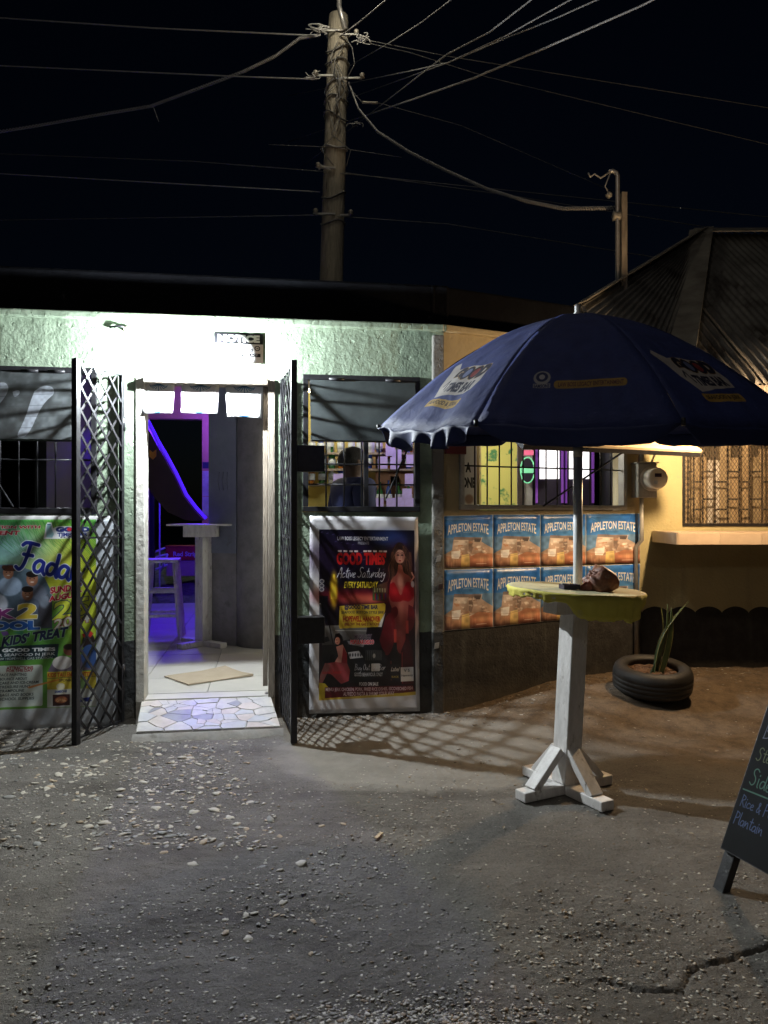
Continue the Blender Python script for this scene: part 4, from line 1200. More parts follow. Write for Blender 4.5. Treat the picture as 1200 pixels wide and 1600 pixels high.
def shutter(parent, s0, s1, ztop, zbot, out, m, marks=False):
    """sheet hinged at the top edge; bottom edge stands out from the wall"""
    h = empty('shutter'); h.parent = parent
    L = math.hypot(out, ztop-zbot); ang = math.atan2(out, ztop-zbot)
    h.location = (0, -.028, ztop); h.rotation_euler = (-ang, 0, 0)
    p = MB(); p.box(s0, s1, -.003, .003, -L, 0); po = p.build('shutter_panel', m, h)
    ul = po.data.uv_layers.new(name='UVMap')
    for lp_, lv in zip(ul.data, po.data.loops):
        co = po.data.vertices[lv.vertex_index].co; lp_.uv = ((co.x-s0)/(s1-s0), (co.z+L)/L)
    f = MB()
    f.box(s0, s0+.022, .0035, .022, -L+.024, -.024); f.box(s1-.022, s1, .0035, .022, -L+.024, -.024)
    f.box(s0, s1, .0035, .022, -L, -L+.022); f.box(s0, s1, .0035, .022, -.022, 0)
    f.build('shutter_frame', M_dkmetal, h)
    for s in (s0+.14, s1-.22):
        mb = MB(); mb.tube([(s,-.012,.004),(s+.11,-.012,.004)], .012, 8); mb.build('hinge', M_dkmetal, h, smooth=True)
    return h
def img_streak():
    c = Cv(0, 0, 130, 110, 3, (62,66,68))
    c.speck(.35, 10)
    for pts in (((60,32),(72,22),(88,24),(92,36),(84,44),(76,56),(70,74),(66,92),(58,108),(44,108),(50,88),(54,70),(56,52)),
                ((0,20),(12,18),(20,28),(16,44),(6,60),(0,70)), ((26,34),(36,30),(38,38),(30,44))):
        c.poly(smooth(list(pts)+[pts[0]], 2), (160,166,178), .7)
    for k in range(5): c.stroke([(0,26+k*17),(130,14+k*19)], 1.2, (40,44,48), .35)  # thin dark lines painted in as shadows of the overhead wires
    c.speck(.12, 26)
    return c.image('shutter_streaks')
M_streak = print_mat('streaked_sheet', img_streak(), .5)
zt1 = W1[3]-.045
sh1 = shutter(w1, W1[0]+.05, W1[1]-.045, zt1, A(560,690,.16)[1], .20, M_shutter)
ztl = LW[3]-.045
shl = shutter(wl, A(-14,600,.2)[0], A(118,600,.2)[0], ztl, A(60,688,.22)[1], .26, M_streak)
# prop stays
mb = MB(); mb.bar((A(603,735)[0],.0,W1[2]+.1),(A(640,700,.16)[0]+.0,-.19,A(560,692,.16)[1]),.012,.006); mb.build('stay_rod', M_dkmetal, w1)
mb = MB(); mb.bar((A(20,795)[0],-.0,LW[2]+.05),(A(-40,690,.2)[0],-.24,A(60,694,.2)[1]),.02,.008); mb.build('stay_rod', M_dkmetal, wl)
for px in (70, 74):   # white hooks seen on the dark inside
    pass
# awning board over the wide window
aw = empty('awning'); inB(aw); aw['label'] = 'plywood flap awning propped out over the wide window'
a0, a1 = B(735,700)[0], B_END-.03
ang = math.atan2(.66, .40); Lw = math.hypot(.66, .40)
pv = empty('awning_board_pivot')
bpy.data.objects.remove(pv)
Mx = Matrix.Translation((0,-.03,2.37)) @ Matrix.Rotation(-ang, 4, 'X')
p = MB(); p.box(a0, a1, -.012, .012, -Lw, 0, 0, Mx); p.build('awning_board', M_plywood, aw, bevel=.003)
p = MB(); p.box(a0, a1, .013, .045, -Lw, -Lw+.04, 0, Mx); p.box(a0, a0+.04, .013, .045, -Lw+.041, -.05, 0, Mx); p.box(a1-.04, a1, .013, .045, -Lw+.041, -.05, 0, Mx)
p.build('awning_frame', M_dkmetal, aw)
p = MB(); p.bar((B(845,795)[0],-.03,BW[2]+.03),(B(1000,700,.45)[0]-.15,-.55,2.02),.03,.012); p.build('awning_stay', M_dkmetal, aw)

# doorstep faced with broken marble
step = empty('doorstep'); step.parent = bar; step['label'] = 'sloping doorstep faced with broken pale marble'
b0 = FA.sz(212,1148,.40)[0]; b1 = FA.sz(438,1140,.40)[0]; t0_, t1_ = dl+.04, dr-.03
zt_, zb_ = FLZ-.016, .045; DEP = .40
mb = MB()
mb.add([(t0_,.0,-.05),(t1_,.0,-.05),(b1,-DEP,-.05),(b0,-DEP,-.05),(t0_,.0,zt_),(t1_,.0,zt_),(b1,-DEP,zb_),(b0,-DEP,zb_)],
       [(3,2,1,0),(4,7,6,5)[::-1],(0,1,5,4),(1,2,6,5),(2,3,7,6),(3,0,4,7)])
mb.build('step_bed', M_conc, step)
mb = MB(); mb.box(dl+.002, dr-.002, .001, .165, -.05, FLZ-.001); mb.build('sill', M_tile, step)
def voronoi(n, x0, x1, y0, y1, seed, relax=2):
    rng = random.Random(seed)
    P = [(rng.uniform(x0,x1), rng.uniform(y0,y1)) for _ in range(n)]
    for it in range(relax+1):
        cells = []
        for i, (px, py) in enumerate(P):
            poly = [(x0,y0),(x1,y0),(x1,y1),(x0,y1)]
            for j, (qx, qy) in enumerate(P):
                if i == j: continue
                nx, ny = qx-px, qy-py; c = ((qx*qx-px*px)+(qy*qy-py*py))/2
                out = []
                for a, b in zip(poly, poly[1:]+poly[:1]):
                    da = nx*a[0]+ny*a[1]-c; db = nx*b[0]+ny*b[1]-c
                    if da <= 0: out.append(a)
                    if (da < 0) != (db < 0) and da != db:
                        t = da/(da-db); out.append((a[0]+(b[0]-a[0])*t, a[1]+(b[1]-a[1])*t))
                poly = out
                if not poly: break
            cells.append(poly)
        if it < relax:
            P = [((sum(a[0] for a in c)/len(c)*.6+p[0]*.4), (sum(a[1] for a in c)/len(c)*.6+p[1]*.4)) if c else p for c, p in zip(cells, P)]
    return [c for c in cells if len(c) > 2]
M_marble = [mat('marble_white', (0.58,0.57,0.54), (0.42,0.42,0.42), 9, .35, .1, 20), mat('marble_blue', (0.34,0.355,0.37), (0.25,0.26,0.28), 9, .35, .1, 20),
            mat('marble_beige', (0.58,0.54,0.50), (0.46,0.42,0.38), 9, .38, .1, 20), mat('marble_grey', (0.50,0.52,0.54), (0.42,0.43,0.45), 9, .35, .1, 20)]
rng = random.Random(11)
for i, c in enumerate(voronoi(58, 0, 1, 0, .62, 33, 0)):
    c = [(a[0], a[1]/.62) for a in c]
    cx = sum(a[0] for a in c)/len(c); cy = sum(a[1] for a in c)/len(c)
    n_ = len(c); vs = []
    dz = rng.uniform(.004, .009)
    for lift, shr in ((0, .955), (dz, .955), (dz+.002, .93)):
        for a in c:
            u = cx+(a[0]-cx)*shr; v = cy+(a[1]-cy)*shr
            sx = (t0_+(t1_-t0_)*u)*(1-v)+(b0+(b1-b0)*u)*v
            vs.append((sx, -DEP*v, zt_*(1-v)+zb_*v+lift+.0005))
    fs = [tuple(range(2*n_, 3*n_))]
    for k in range(n_):
        k2 = (k+1) % n_
        fs.append((k, k2, n_+k2, n_+k)); fs.append((n_+k, n_+k2, 2*n_+k2, 2*n_+k))
    if True:
        nrm = (Vector(vs[2*n_+1])-Vector(vs[2*n_])).cross(Vector(vs[2*n_+2])-Vector(vs[2*n_]))
        if nrm.z < 0: fs = [tuple(reversed(f)) for f in fs]
    MB().add(vs, fs).build('stone', M_marble[rng.choice((0,0,1,2,3,0,2))], step)
mb = MB()
n_ = 26; vs = []
for i in range(n_+1):
    s = b0-.02+(b1-b0+.04)*i/n_; j = .018*mnoise.noise(Vector((s*9,0,4)))
    vs += [(s, -DEP-.001, .040), (s, -DEP-.035+j, .022+j*.3), (s, -DEP-.065+j*1.5, -.03)]
fs = []
for i in range(n_):
    for k in range(2): fs.append((i*3+k, i*3+k+1, i*3+k+4, i*3+k+3))
mb.add(vs, fs); mb.build('cement_lip', M_conc, step, smooth=True)

# fallen plaster hole and a broken bracket above the left gate
mb = MB(); q = A(200,515)
mb.lathe([(.0,-.012),(.035,-.004),(.03,.012),(0,.014)], 9, 0, Matrix.Translation((q[0],-.012,q[1])) @ Matrix.Rotation(R(90),4,'X') @ Matrix.Scale(.6,4,(0,1,0)))
mb.build('bracket_stub', M_oldwood, bar)
mb = MB(); q2 = A(176,512); mb.tube([(q2[0]-.02,-.012,q2[1]),(q2[0]+.05,-.03,q2[1]+.008),(q[0]-.02,-.025,q[1]+.01)], .008, 6); mb.build('bracket_wire', M_dkmetal, bar, smooth=True)

# ------------------------------------------------------------------ inside the bar
room = FA
o = slab(.17, 5.6, -.1, FLZ-.012).build('floor', M_grout, loc=FA.o, rot=(0,0,FA.al)); setp(o, 'pale tiled bar floor seen through the doorway', kind='structure')
tile = MB(); T_ = .52; tile.box(.003, T_-.003, .003, T_-.003, -.011, 0)
tme = tile.mesh('tile', M_tile)
st = -1.295-3*T_
for i in range(6):
    for j in range(11):
        link_mesh('tile', tme, o, (st+i*T_, .171+j*T_, FLZ))
inner = empty('inner_room', FA.o, FA.al); bpy.data.objects.remove(inner)
BD = (-2.68, -1.72, -1, 2.50)    # back doorway along the back wall
mb = wall_open(MB(), -3.1, -.96, FLZ-.02, 2.9, .12, [(-2.15,-1.57,FLZ-.02,2.52)], 3.0); mb.build('back_wall', M_pinkwall, bar)
mb = MB(); mb.box(-.959, S_END+2.3, 3.0, 3.12, FLZ-.02, 2.9); mb.build('back_wall', M_yellowwall, bar)
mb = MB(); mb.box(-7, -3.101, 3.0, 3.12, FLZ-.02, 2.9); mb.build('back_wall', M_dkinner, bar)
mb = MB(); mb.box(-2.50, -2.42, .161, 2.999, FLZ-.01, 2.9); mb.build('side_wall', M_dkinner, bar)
slab(.165, 3.2, 2.897, 2.901).build('inner_ceiling', M_ceil, bar)
# grey partition behind the inner table
def inworld(o): 
    o.parent = bar; o.matrix_parent_inverse = (Matrix.Translation(FA.o) @ Matrix.Rotation(FA.al, 4, 'Z')).inverted(); return o
pa = at(329,800,7.75); pb = at(372,800,7.65); pc = at(412,800,7.45)
mb = MB(); mb.bar((pa.x,pa.y,1.53),(pb.x,pb.y,1.53),.07,2.72); inworld(mb.build('partition_panel', M_roughgrey))
# rounded render column
mb = MB(); mb.lathe([(.30,FLZ-.01),(.305,.6),(.30,2.89)], 28, 0, Matrix.Translation((pb.x+.255,pb.y+.12,0))); inworld(mb.build('round_column', M_roughgrey, smooth=True))
mb = MB(); mb.bar((pa.x,pa.y-.05,1.98),(pb.x-.005,pb.y-.05,1.98),.03,1.78); inworld(mb.build('inner_door', M_greypanel))
q = at(352,750,7.62); mb = MB()
for k in range(4): mb.tube([(q.x-.06+k*.04,q.y,q.z-.1),(q.x-.075+k*.045,q.y-.012,q.z),(q.x-.06+k*.04,q.y,q.z+.08)], .006, 6)
inworld(mb.build('carved_handle', M_greypanel, smooth=True))
mb = MB(); mb.box(-.95,-.88,2.2,3.0,FLZ,2.9); mb.build('side_wall', M_yellowwall, bar)

# notices on the narrow purple strip of back wall
for i, (py0, py1, m_) in enumerate(((722,732,M_navy),(736,775,M_pale),(776,806,M_pale))):
    a = at(317,py0,8.32); b = at(327,py1,8.32)
    mb = MB(); mb.box(a.x,b.x,8.30,8.305,b.z,a.z)
    o = mb.build('wall_notice', m_, bevel=.001)
    setp(o, ('small dark notice on the purple lit strip, topmost of three','pale notice in the middle of the purple lit strip','pale notice lowest on the purple lit strip')[i], 'notice', 'notices on the purple strip')

# back yard beyond the doorway
mb = MB(); nx2, ny2 = 44, 34; vs = []
for j in range(ny2+1):
    for i in range(nx2+1):
        x = -6+i*7/nx2; y = 11+j*6/ny2
        z = .10+.10*sst(11,11.6,y)+.40*sst(11.4,14,y)+.09*mnoise.noise(Vector((x*2.1,y*2.1,1)))*sst(11,11.4,y)+.05*mnoise.noise(Vector((x*6,y*6,2)))*sst(11,11.3,y)
        vs.append((x,y,z))
fs = [(j*(nx2+1)+i, j*(nx2+1)+i+1, (j+1)*(nx2+1)+i+1, (j+1)*(nx2+1)+i) for j in range(ny2) for i in range(nx2)]
mb.add(vs, fs); o = mb.build('terrain', M_mulch, smooth=False); setp(o, 'rocky earth bank behind the bar seen through the back doorway', kind='structure')
mb = MB(); mb.box(-7,1,8.9,11.02,-.1,FLZ-.01); o = mb.build('patio', M_conc); setp(o, 'back patio slab under blue light', kind='structure')
# red cooler on a cardboard carton
def carton(name, px0, px1, py0, py1, Y, m, d, label, cat, txt=None):
    a = at(px0,py0,Y); b = at(px1,py1,Y)
    t = empty(name, ((a.x+b.x)/2, Y+d/2, b.z), R(4), label, cat)
    w = (b.x-a.x)/2; h = a.z-b.z
    mb = MB(); mb.box(-w,w,-d/2,d/2,0,h*.9); mb.build('box_body', m, t, bevel=.006)
    mb = MB(); mb.box(-w-.01,w+.01,-d/2-.01,d/2+.01,h*.902,h); mb.build('box_lid', m, t, bevel=.006)
    return t, w, h, d
t, w, h, d = carton('drinks_cooler', 258,308,853,875,12.2,M_red,.36,'red cooler box with white lettering stacked on a carton','cooler')
gv, gt = glyph('Red Stripe', .03); mb = MB(); mb.add([(v_[0]*.10, v_[1]*.10, 0) for v_ in gv], [tuple(int(i) for i in t_) for t_ in gt])
lo = mb.build('lettering', M_pale, t); lo.location = (-w*.55,-d/2-.004,h*.28); lo.rotation_euler = (R(90),0,0)
carton('cardboard_carton', 259,308,876,900,12.2,M_card,.40,'brown cardboard carton under the red cooler','carton')
# white pipe trestle
t = empty('pipe_trestle', at(245,885,11.6)*1, 0, 'white pipe trestle standing on the bank behind the doorway', 'trestle')
def trel(p): return Vector(p)-t.location
for k, (p, q) in enumerate((((228,874),(262,866)),((228,896),(262,882)),((262,866),(250,894)),((228,868),(258,856)))):
    mb = MB(); mb.tube([trel(at(p[0],p[1],11.6)), trel(at(q[0],q[1],11.7))], .016, 8); mb.build('pipe', M_pale, t, smooth=True)
t = empty('old_post', at(236,900,11.2), 0, 'dark post with a thin white pipe behind the left jamb', 'post')
mb = MB(); mb.box(-.05,.05,-.04,.04,-.3,1.65); mb.build('post_timber', M_dkmetal, t, bevel=.01)
mb = MB(); mb.tube([(.14,-.05,-.2),(.14,-.05,1.18),(.10,-.05,1.25)], .012, 8); mb.build('pipe', M_pale, t, smooth=True)

# leaning dark board with blue lit rim
t = empty('leaning_board', at(262,740,8.0), 0, 'big dark curved board hung across the doorway with glowing blue rim', 'board')
def trel(p): return Vector(p)-t.location
edge = [at(228,662,8.0),at(243,692,8.0),at(257,716,8.0),at(272,744,8.0),at(287,776,8.0),at(303,797,8.0),at(318,813,8.0)]
low = [at(216,690,8.0),at(218,740,8.0),at(226,752,8.0),at(240,776,8.0),at(262,800,8.0),at(288,812,8.0),at(300,814,8.0)]
mb = MB(); vs = [trel(p) for p in edge]+[trel(p) for p in low]; vs += [v+Vector((0,.05,0)) for v in vs]
n_ = 7; fs = []
for i in range(6):
    fs.append((i, i+1, n_+i+1, n_+i)); fs.append((14+i, 14+n_+i, 14+n_+i+1, 14+i+1)); fs.append((i, 14+i, 14+i+1, i+1)); fs.append((n_+i, n_+i+1, 14+n_+i+1, 14+n_+i))
fs.append((0,n_,14+n_,14)); fs.append((6,20,20+n_,6+n_))
mb.add(vs, fs); mb.build('board_panel', M_brownboard, t)
M_led = emit('blue_led', (0.09,0.02,1.0), .75)
mb = MB(); mb.tube([trel(p)+Vector((.03,-.01,.02)) for p in edge], .019, 8); mb.build('led_strip', M_led, t, smooth=True)  # LED rim, widened so its glow also stands in for the blue-lit edge
M_orange = mat('orange_mark', (0.55,0.24,0.03), None, 10, .5)
q = trel(at(239,710,7.97)); mb = MB(); mb.prism([(q.x-.035,q.z+.05),(q.x,q.z+.02),(q.x+.035,q.z+.05),(q.x+.035,q.z-.02),(q.x,q.z-.055),(q.x-.035,q.z-.02)], q.y-.01, q.y)
mb.build('chevron_mark', M_orange, t)

# high inner table
def cross_table(name, loc, rz, h, top, mwood, label, apron=True, tilt=0.0, post=.11, arm=.30, beamw=.085, braces=True, topshape='square', Mtop=None):
    t = empty(name, loc, label=label, cat='table', rot=(0, tilt, rz) if tilt else (0,0,rz))
    mb = MB(); mb.box(-post/2,post/2,-post/2,post/2,.052,h-.03); mb.build('post', mwood, t, bevel=.005)
    for k in range(4):
        a = k*math.pi/2
        M = Matrix.Rotation(a, 4, 'Z')
        o_ = .0005*k
        mb = MB(); mb.box(post/2*.0+ (.0 if k in (0,2) else beamw/2+.001), arm*(1.02 if k%2 else .98), -beamw/2, beamw/2, 0, .052, 0, M); mb.build('foot', mwood, t, bevel=.006)
        if braces:
            mb = MB(); mb.bar(M @ Vector((post/2-.004,0,.235)), M @ Vector((arm*.74,0,.048)), post*.72, .04); mb.build('brace', mwood, t, bevel=.004)
    return t
g = onz(318,1008,FLZ)
ti = cross_table('inner_table', (g.x, g.y, FLZ), R(52), 1.22, .0, M_whitewood, 'tall white painted table on a square post inside the doorway', braces=False, post=.12, arm=.30)
mb = MB(); mb.box(-.30,.30,-.26,.26,1.195,1.212,0,Matrix.Rotation(R(-52),4,'Z')); mb.build('tabletop', M_whitewood, ti, bevel=.003)
mb = MB(); mb.box(-.165,.165,-.16,.16,1.085,1.194,0,Matrix.Rotation(R(-52),4,'Z')); mb.build('apron', M_whitewood, ti, bevel=.003)
# blue stool
g = onz(292,975,FLZ)
stl = empty('bar_stool', (g.x, 8.15, FLZ), R(10), 'tall wooden bar stool glowing blue behind the inner table', 'stool')
mb = MB(); mb.box(-.17,.17,-.17,.17,.80,.835); mb.build('seat', M_whitewood, stl, bevel=.006)
for sx in (-1,1):
    for sy in (-1,1):
        mb = MB(); mb.bar((sx*.13,sy*.13,.80),(sx*.19,sy*.19,0),.04,.04); mb.build('leg', M_whitewood, stl, bevel=.003)
for z_ in (.25,.5):
    for a, b in (((-1,-1),(1,-1)),((1,-1),(1,1)),((1,1),(-1,1)),((-1,1),(-1,-1))):
        r_ = .19-.06*z_/.8; mb = MB(); mb.bar((a[0]*r_,a[1]*r_,z_),(b[0]*r_,b[1]*r_,z_),.022,.03); mb.build('rung', M_whitewood, stl)
# flattened cardboard sheet on the tiles
pts = [onz(x,y,FLZ+.006) for x, y in ((256,1057),(315,1050),(352,1043),(364,1046),(378,1052),(396,1056),(345,1063),(294,1071))]
mb = MB(); n_ = len(pts); cz = sum(pts, Vector())/n_
top = [p+Vector((0,0,.006+.006*(i%3))) for i, p in enumerate(pts)]+[cz+Vector((0,0,.010))]
bot = [p for p in pts]+[cz]
vs = top+bot; m_ = n_+1; fs = []
for i in range(n_):
    j = (i+1)%n_; fs.append((i,n_,j)); fs.append((m_+i,m_+j,m_+n_)); fs.append((i,j,m_+j,m_+i))
mb.add(vs, fs); o = mb.build('cardboard_sheet', M_card); setp(o, 'flattened brown cardboard sheet lying on the tiles inside the door', 'cardboard')

# bar shelves with bottles
shelf = empty('bottle_shelf', (0,8.42,FLZ), 0, 'wall shelves of bottles behind the man at the bar', 'shelf')
sh_z = []
for (px0, px1, py) in ((480,655,733),(480,545,756),(585,655,788),(480,655,708)):
    a = at(px0,py,8.3); b = at(px1,py,8.3); sh_z.append((a.x,b.x,a.z))
    mb = MB(); mb.box(a.x,b.x,-.22,.10,a.z-FLZ-.022,a.z-FLZ); mb.build('shelf_board', M_oldwood, shelf, bevel=.002)
M_glass = [mat('green_glass', (0.02,0.10,0.03), None, 5, .12), mat('amber_glass', (0.22,0.08,0.01), None, 5, .12), mat('clear_glass', (0.42,0.44,0.46), None, 5, .1), mat('blue_glass', (0.03,0.06,0.25), None, 5, .12)]
bme = []
for k in range(4):
    r_ = (.036,.032,.040,.030)[k]; h_ = (.24,.21,.19,.26)[k]
    b = MB(); b.lathe([(r_*.9,0),(r_,.01),(r_,h_*.58),(r_*.45,h_*.74),(r_*.36,h_*.95),(r_*.42,h_*.96),(r_*.42,h_),(0,h_)], 12)
    bme.append(b.mesh('bottle', M_glass[k], True))
lme = MB().lathe([(.0415,.04),(.0415,.11)], 12).mesh('bottle_label', M_pale, True)
rng = random.Random(5)
ORD = 'first second third fourth fifth sixth seventh eighth ninth tenth eleventh twelfth thirteenth fourteenth fifteenth sixteenth seventeenth eighteenth nineteenth twentieth'.split()
SHN = ['long middle','short left','short right','topmost long']
BN = ['tall green bottle','amber bottle','squat clear bottle','slim blue bottle']
for si, (xa, xb, zz) in enumerate(sh_z):
    n_ = int((xb-xa)/.105)
    for i in range(n_):
        k = rng.randrange(4); x = xa+.05+i*.105+rng.uniform(-.01,.01)
        o = link_mesh('bottle', bme[k], None, (x, 8.30+rng.uniform(-.02,.03), zz), (0,0,rng.uniform(0,6)))
        l = link_mesh('bottle_label', lme, o)
        setp(o, '%s, %s from the left on the %s shelf behind the bar' % (BN[k], ORD[min(i,19)], SHN[si]), 'bottle', 'bottles on the bar shelves')
M_tag = emit('purple_lit_tag', (0.35,0.25,0.9), .0); 
M_tagw = mat('price_card', (0.50,0.42,0.85), None, 10, .5)
CPX = [528,541,549,598,620,617.1,642,611,625,640,636,592,640.2,610]
tagme = MB().box(-.05,.05,-.002,.002,0,.13).mesh('price_card', M_tagw)
for ci, (px, py) in enumerate(((528,752),(541,752),(549,754),(598,725),(620,714),(617,726),(642,722),(611,790),(625,788),(640,790),(636,775),(592,790),(640,752),(610,705))):
    q = at(px,py,8.12); o = link_mesh('price_card', tagme, None, (q.x, q.y, q.z-.05), (0,0,rng.uniform(-.2,.2)))
    setp(o, 'small pale price card behind the bar, %s of the row counted from the left' % ORD[sorted(CPX).index(CPX[ci])], 'price card', 'price cards on the bar shelves')
a = at(617,752,8.5); mb = MB(); mb.box(a.x-.05,a.x+.05,8.43,8.44,a.z-.05,a.z+.05)
# calendar frame
o = mb.build('framed_print', M_dkmetal); setp(o, 'small dark framed print on the salmon wall', 'picture')
mb = MB(); a = at(587,740,8.52); mb.box(a.x,1.0,8.43,8.435,1.3,2.2); 
o = mb.build('wall_panel', mat('salmon_panel', (0.24,0.12,0.075), (0.18,0.09,0.055), 3, 0.7), None); setp(o, 'salmon coloured wall panel behind the right side of the bar shelves', 'panel')
# counter inside
mb = MB(); a = at(480,800,7.6); b = at(700,800,7.6); mb.box(a.x,b.x,7.5,7.9,FLZ,1.22)
t = empty('bar_counter', (0,0,0), 0, 'bar counter behind the barred window', 'counter'); mb.build('counter_body', M_yellowwall, t); mb = MB(); mb.box(a.x-.03,b.x+.03,7.44,7.93,1.221,1.26); mb.build('counter_top', M_oldwood, t, bevel=.006)

# things seen through the wide window
q0 = B(704,700,-.25); q1 = B(750,793,-.25)
o = sheet('offer_sign', FB, (q0[0],q1[1],q1[0],q0[1]+.25), M_offer, wr=.001, nx=3, nz=6, off=-.30)
setp(o, 'white sheet with black capitals at the left end of the wide window', 'sign')
M_mural = nodes('mural_wall')
def mural():
    m, nt, p = M_mural; L = nt.links
    tc = nt.nodes.new('ShaderNodeTexCoord'); v = tc.outputs['Object']
    f = ramp2(nt, noi(nt, v, 6, 4, .55), .55, .60)
    f2 = ramp2(nt, noi(nt, v, 22, 3, .5), .40, .60)
    L.new(mixc(nt, mth(nt,'MULTIPLY',f,f2), (0.66,0.60,0.16), (0.08,0.24,0.08)), p.inputs['Base Color']); p.inputs['Roughness'].default_value = .7
    return m
a = at(752,800,7.7); b = at(808,800,7.7)
mb = MB(); mb.box(a.x,b.x,7.7,7.85,FLZ,2.9); inworld(mb.build('mural_pillar', mural()))
a = at(809,800,8.0); b = at(832,800,8.0); mb = MB(); mb.box(a.x,b.x,8.0,8.1,FLZ,2.9); inworld(mb.build('cream_pillar', M_plaster_white))
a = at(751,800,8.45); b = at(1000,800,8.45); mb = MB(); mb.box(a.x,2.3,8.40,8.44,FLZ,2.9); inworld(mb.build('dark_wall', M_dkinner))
M_screen = emit('lit_screen', (1.0,0.97,0.98), 1.6)
M_purple = emit('purple_trim', (0.35,0.10,0.7), .12)
M_pinkled = emit('pink_sign_led', (0.9,0.15,0.30), .45)
M_greenled = emit('green_led', (0.25,0.8,0.45), .45)
M_cab = mat('machine_cabinet', (0.03,0.02,0.05), None, 6, .4)
def machine(px0, px1, Y, label):
    a = at(px0,800,Y); b = at(px1,800,Y); cx = (a.x+b.x)/2; w = (b.x-a.x)/2
    t = empty('gaming_machine', (cx,Y,FLZ), R(-8), label, 'gaming machine', 'gaming machines in the bar')
    mb = MB(); mb.box(-w,w,0,.5,0,1.35); mb.build('cabinet', M_cab, t, bevel=.01)
    mb = MB(); mb.box(-w,w,.05,.45,1.352,2.25); mb.build('head_box', M_cab, t, bevel=.01)
    sz0 = at(0,748,Y).z-FLZ; sz1 = at(0,700,Y).z-FLZ
    mb = MB(); mb.box(-w*.72,w*.72,.035,.048,sz0,sz1+.04); mb.build('screen', M_screen, t)
    for sx in (-1,1):
        mb = MB(); mb.box(sx*w*.94-.012,sx*w*.94+.012,.03,.048,sz0-.25,2.2); mb.build('light_trim', M_purple, t)
    mb = MB(); mb.box(-w*.95,w*.95,-.18,.04,1.12,1.20,0,Matrix.Rotation(R(0),4,'X')); mb.build('control_deck', M_cab, t, bevel=.01)
    mb = MB(); mb.box(-w*.9,w*.9,-.15,.02,1.202,1.207); mb.build('deck_light', M_purple, t)
    bt = MB().lathe([(.018,0),(.018,.014),(0,.016)],10).mesh('button', M_pinkled, True)
    for k in range(3): link_mesh('button', bt, t, (-w*.5+k*w*.5,-.10,1.208))
    return t
machine(838,880,7.9,'gaming machine with bright white screen, left one of the pair'); machine(884,928,7.9,'gaming machine with bright white screen, right one of the pair')
# neon oval
q = at(823,735,7.75); t = empty('neon_sign', q, 0, 'green glowing oval neon sign with red top inside the wide window', 'neon sign')
mb = MB(); mb.lathe([(.075,0),(.075,.03),(0,.031)], 20, 0, Matrix.Rotation(R(90),4,'X') @ Matrix.Scale(1.6,4,(0,1,0))); mb.build('backing_disc', M_cab, t)
mb = MB(); pts = [(.07*math.cos(a*.35),-.045,.13*math.sin(a*.35)) for a in range(18)]; mb.tube(pts, .007, 6); mb.build('neon_tube', M_greenled, t, smooth=True)
mb = MB(); mb.box(-.06,.06,-.06,-.035,-.03,.03); mb.build('neon_face', M_greenled, t, bevel=.01)
mb = MB(); mb.box(-.04,.06,-.05,-.03,.15,.20); mb.build('red_lamp', M_pinkled, t, bevel=.005)

# red sign under the umbrella edge
q = B(697,690,.08); r = B(728,710,.08)
o = MB().box(q[0],r[0],-.09,-.055,r[1],q[1]+.06).build('red_sign', mat('dark_red', (0.10,0.008,0.012), None, 8, .4), bevel=.004, loc=FB.o, rot=(0,0,FB.al)); setp(o, 'small dark red sign box on the pillar under the umbrella edge', 'sign')

# lamps inside
def ptlight(name, loc, W, c, r=.05, parent=None, typ='POINT'):
    l = bpy.data.lights.new(name, typ); l.energy = W; l.color = c
    if typ == 'POINT': l.shadow_soft_size = r
    o = bpy.data.objects.new(name, l); COL.objects.link(o); o.location = loc
    if parent: o.parent = parent
    return o
def tube_lamp(loc, rz, L, c, W, label, em=3.0):
    t = empty('tube_lamp', loc, rz, label, 'lamp')
    mb = MB(); mb.box(-L/2,L/2,-.03,.03,.03,.06); mb.build('lamp_housing', M_metergrey, t, bevel=.004)
    mb = MB(); mb.tube([(-L/2+.02,0,.012),(L/2-.02,0,.012)], .014, 10); mb.build('lamp_tube', emit('tube_glow', c, em), t, smooth=True)
    ptlight('lamp_light', (0,0,-.06), W, c, .06, t); return t
tube_lamp((-1.62,8.05,2.60), 0, .5, (0.22,0.06,1.0), BLUE_W*1.1, 'blue tube lamp hidden behind the grey partition')
tube_lamp((-2.45,9.3,2.75), 0, .5, (0.07,0.01,1.0), BLUE_W*11, 'blue tube lamp over the back patio')
tube_lamp((-1.75,6.35,2.76), FA.al, .5, (0.92,0.92,1.0), 5, 'small white tube lamp just inside above the doorway')
tube_lamp((-.75,7.7,2.70), 0, .6, (1.0,0.90,0.62), BAR_W, 'yellowish tube lamp over the left side of the bar')
tube_lamp((.35,7.9,2.70), 0, .5, (0.50,0.25,1.0), PURPLE_W, 'violet tube lamp over the right side of the bar')
q = at(757,684,6.75); tube_lamp((q.x,q.y,q.z), R(25), .28, (1.0,0.96,0.80), BAR_W*1.2, 'bright white tube lamp inside the wide window', em=8)
ptl = tube_lamp((-3.0,13.6,2.9), 0, .4, (0.90,1.0,0.85), 30, 'white tube lamp under the eaves over the rocky bank')

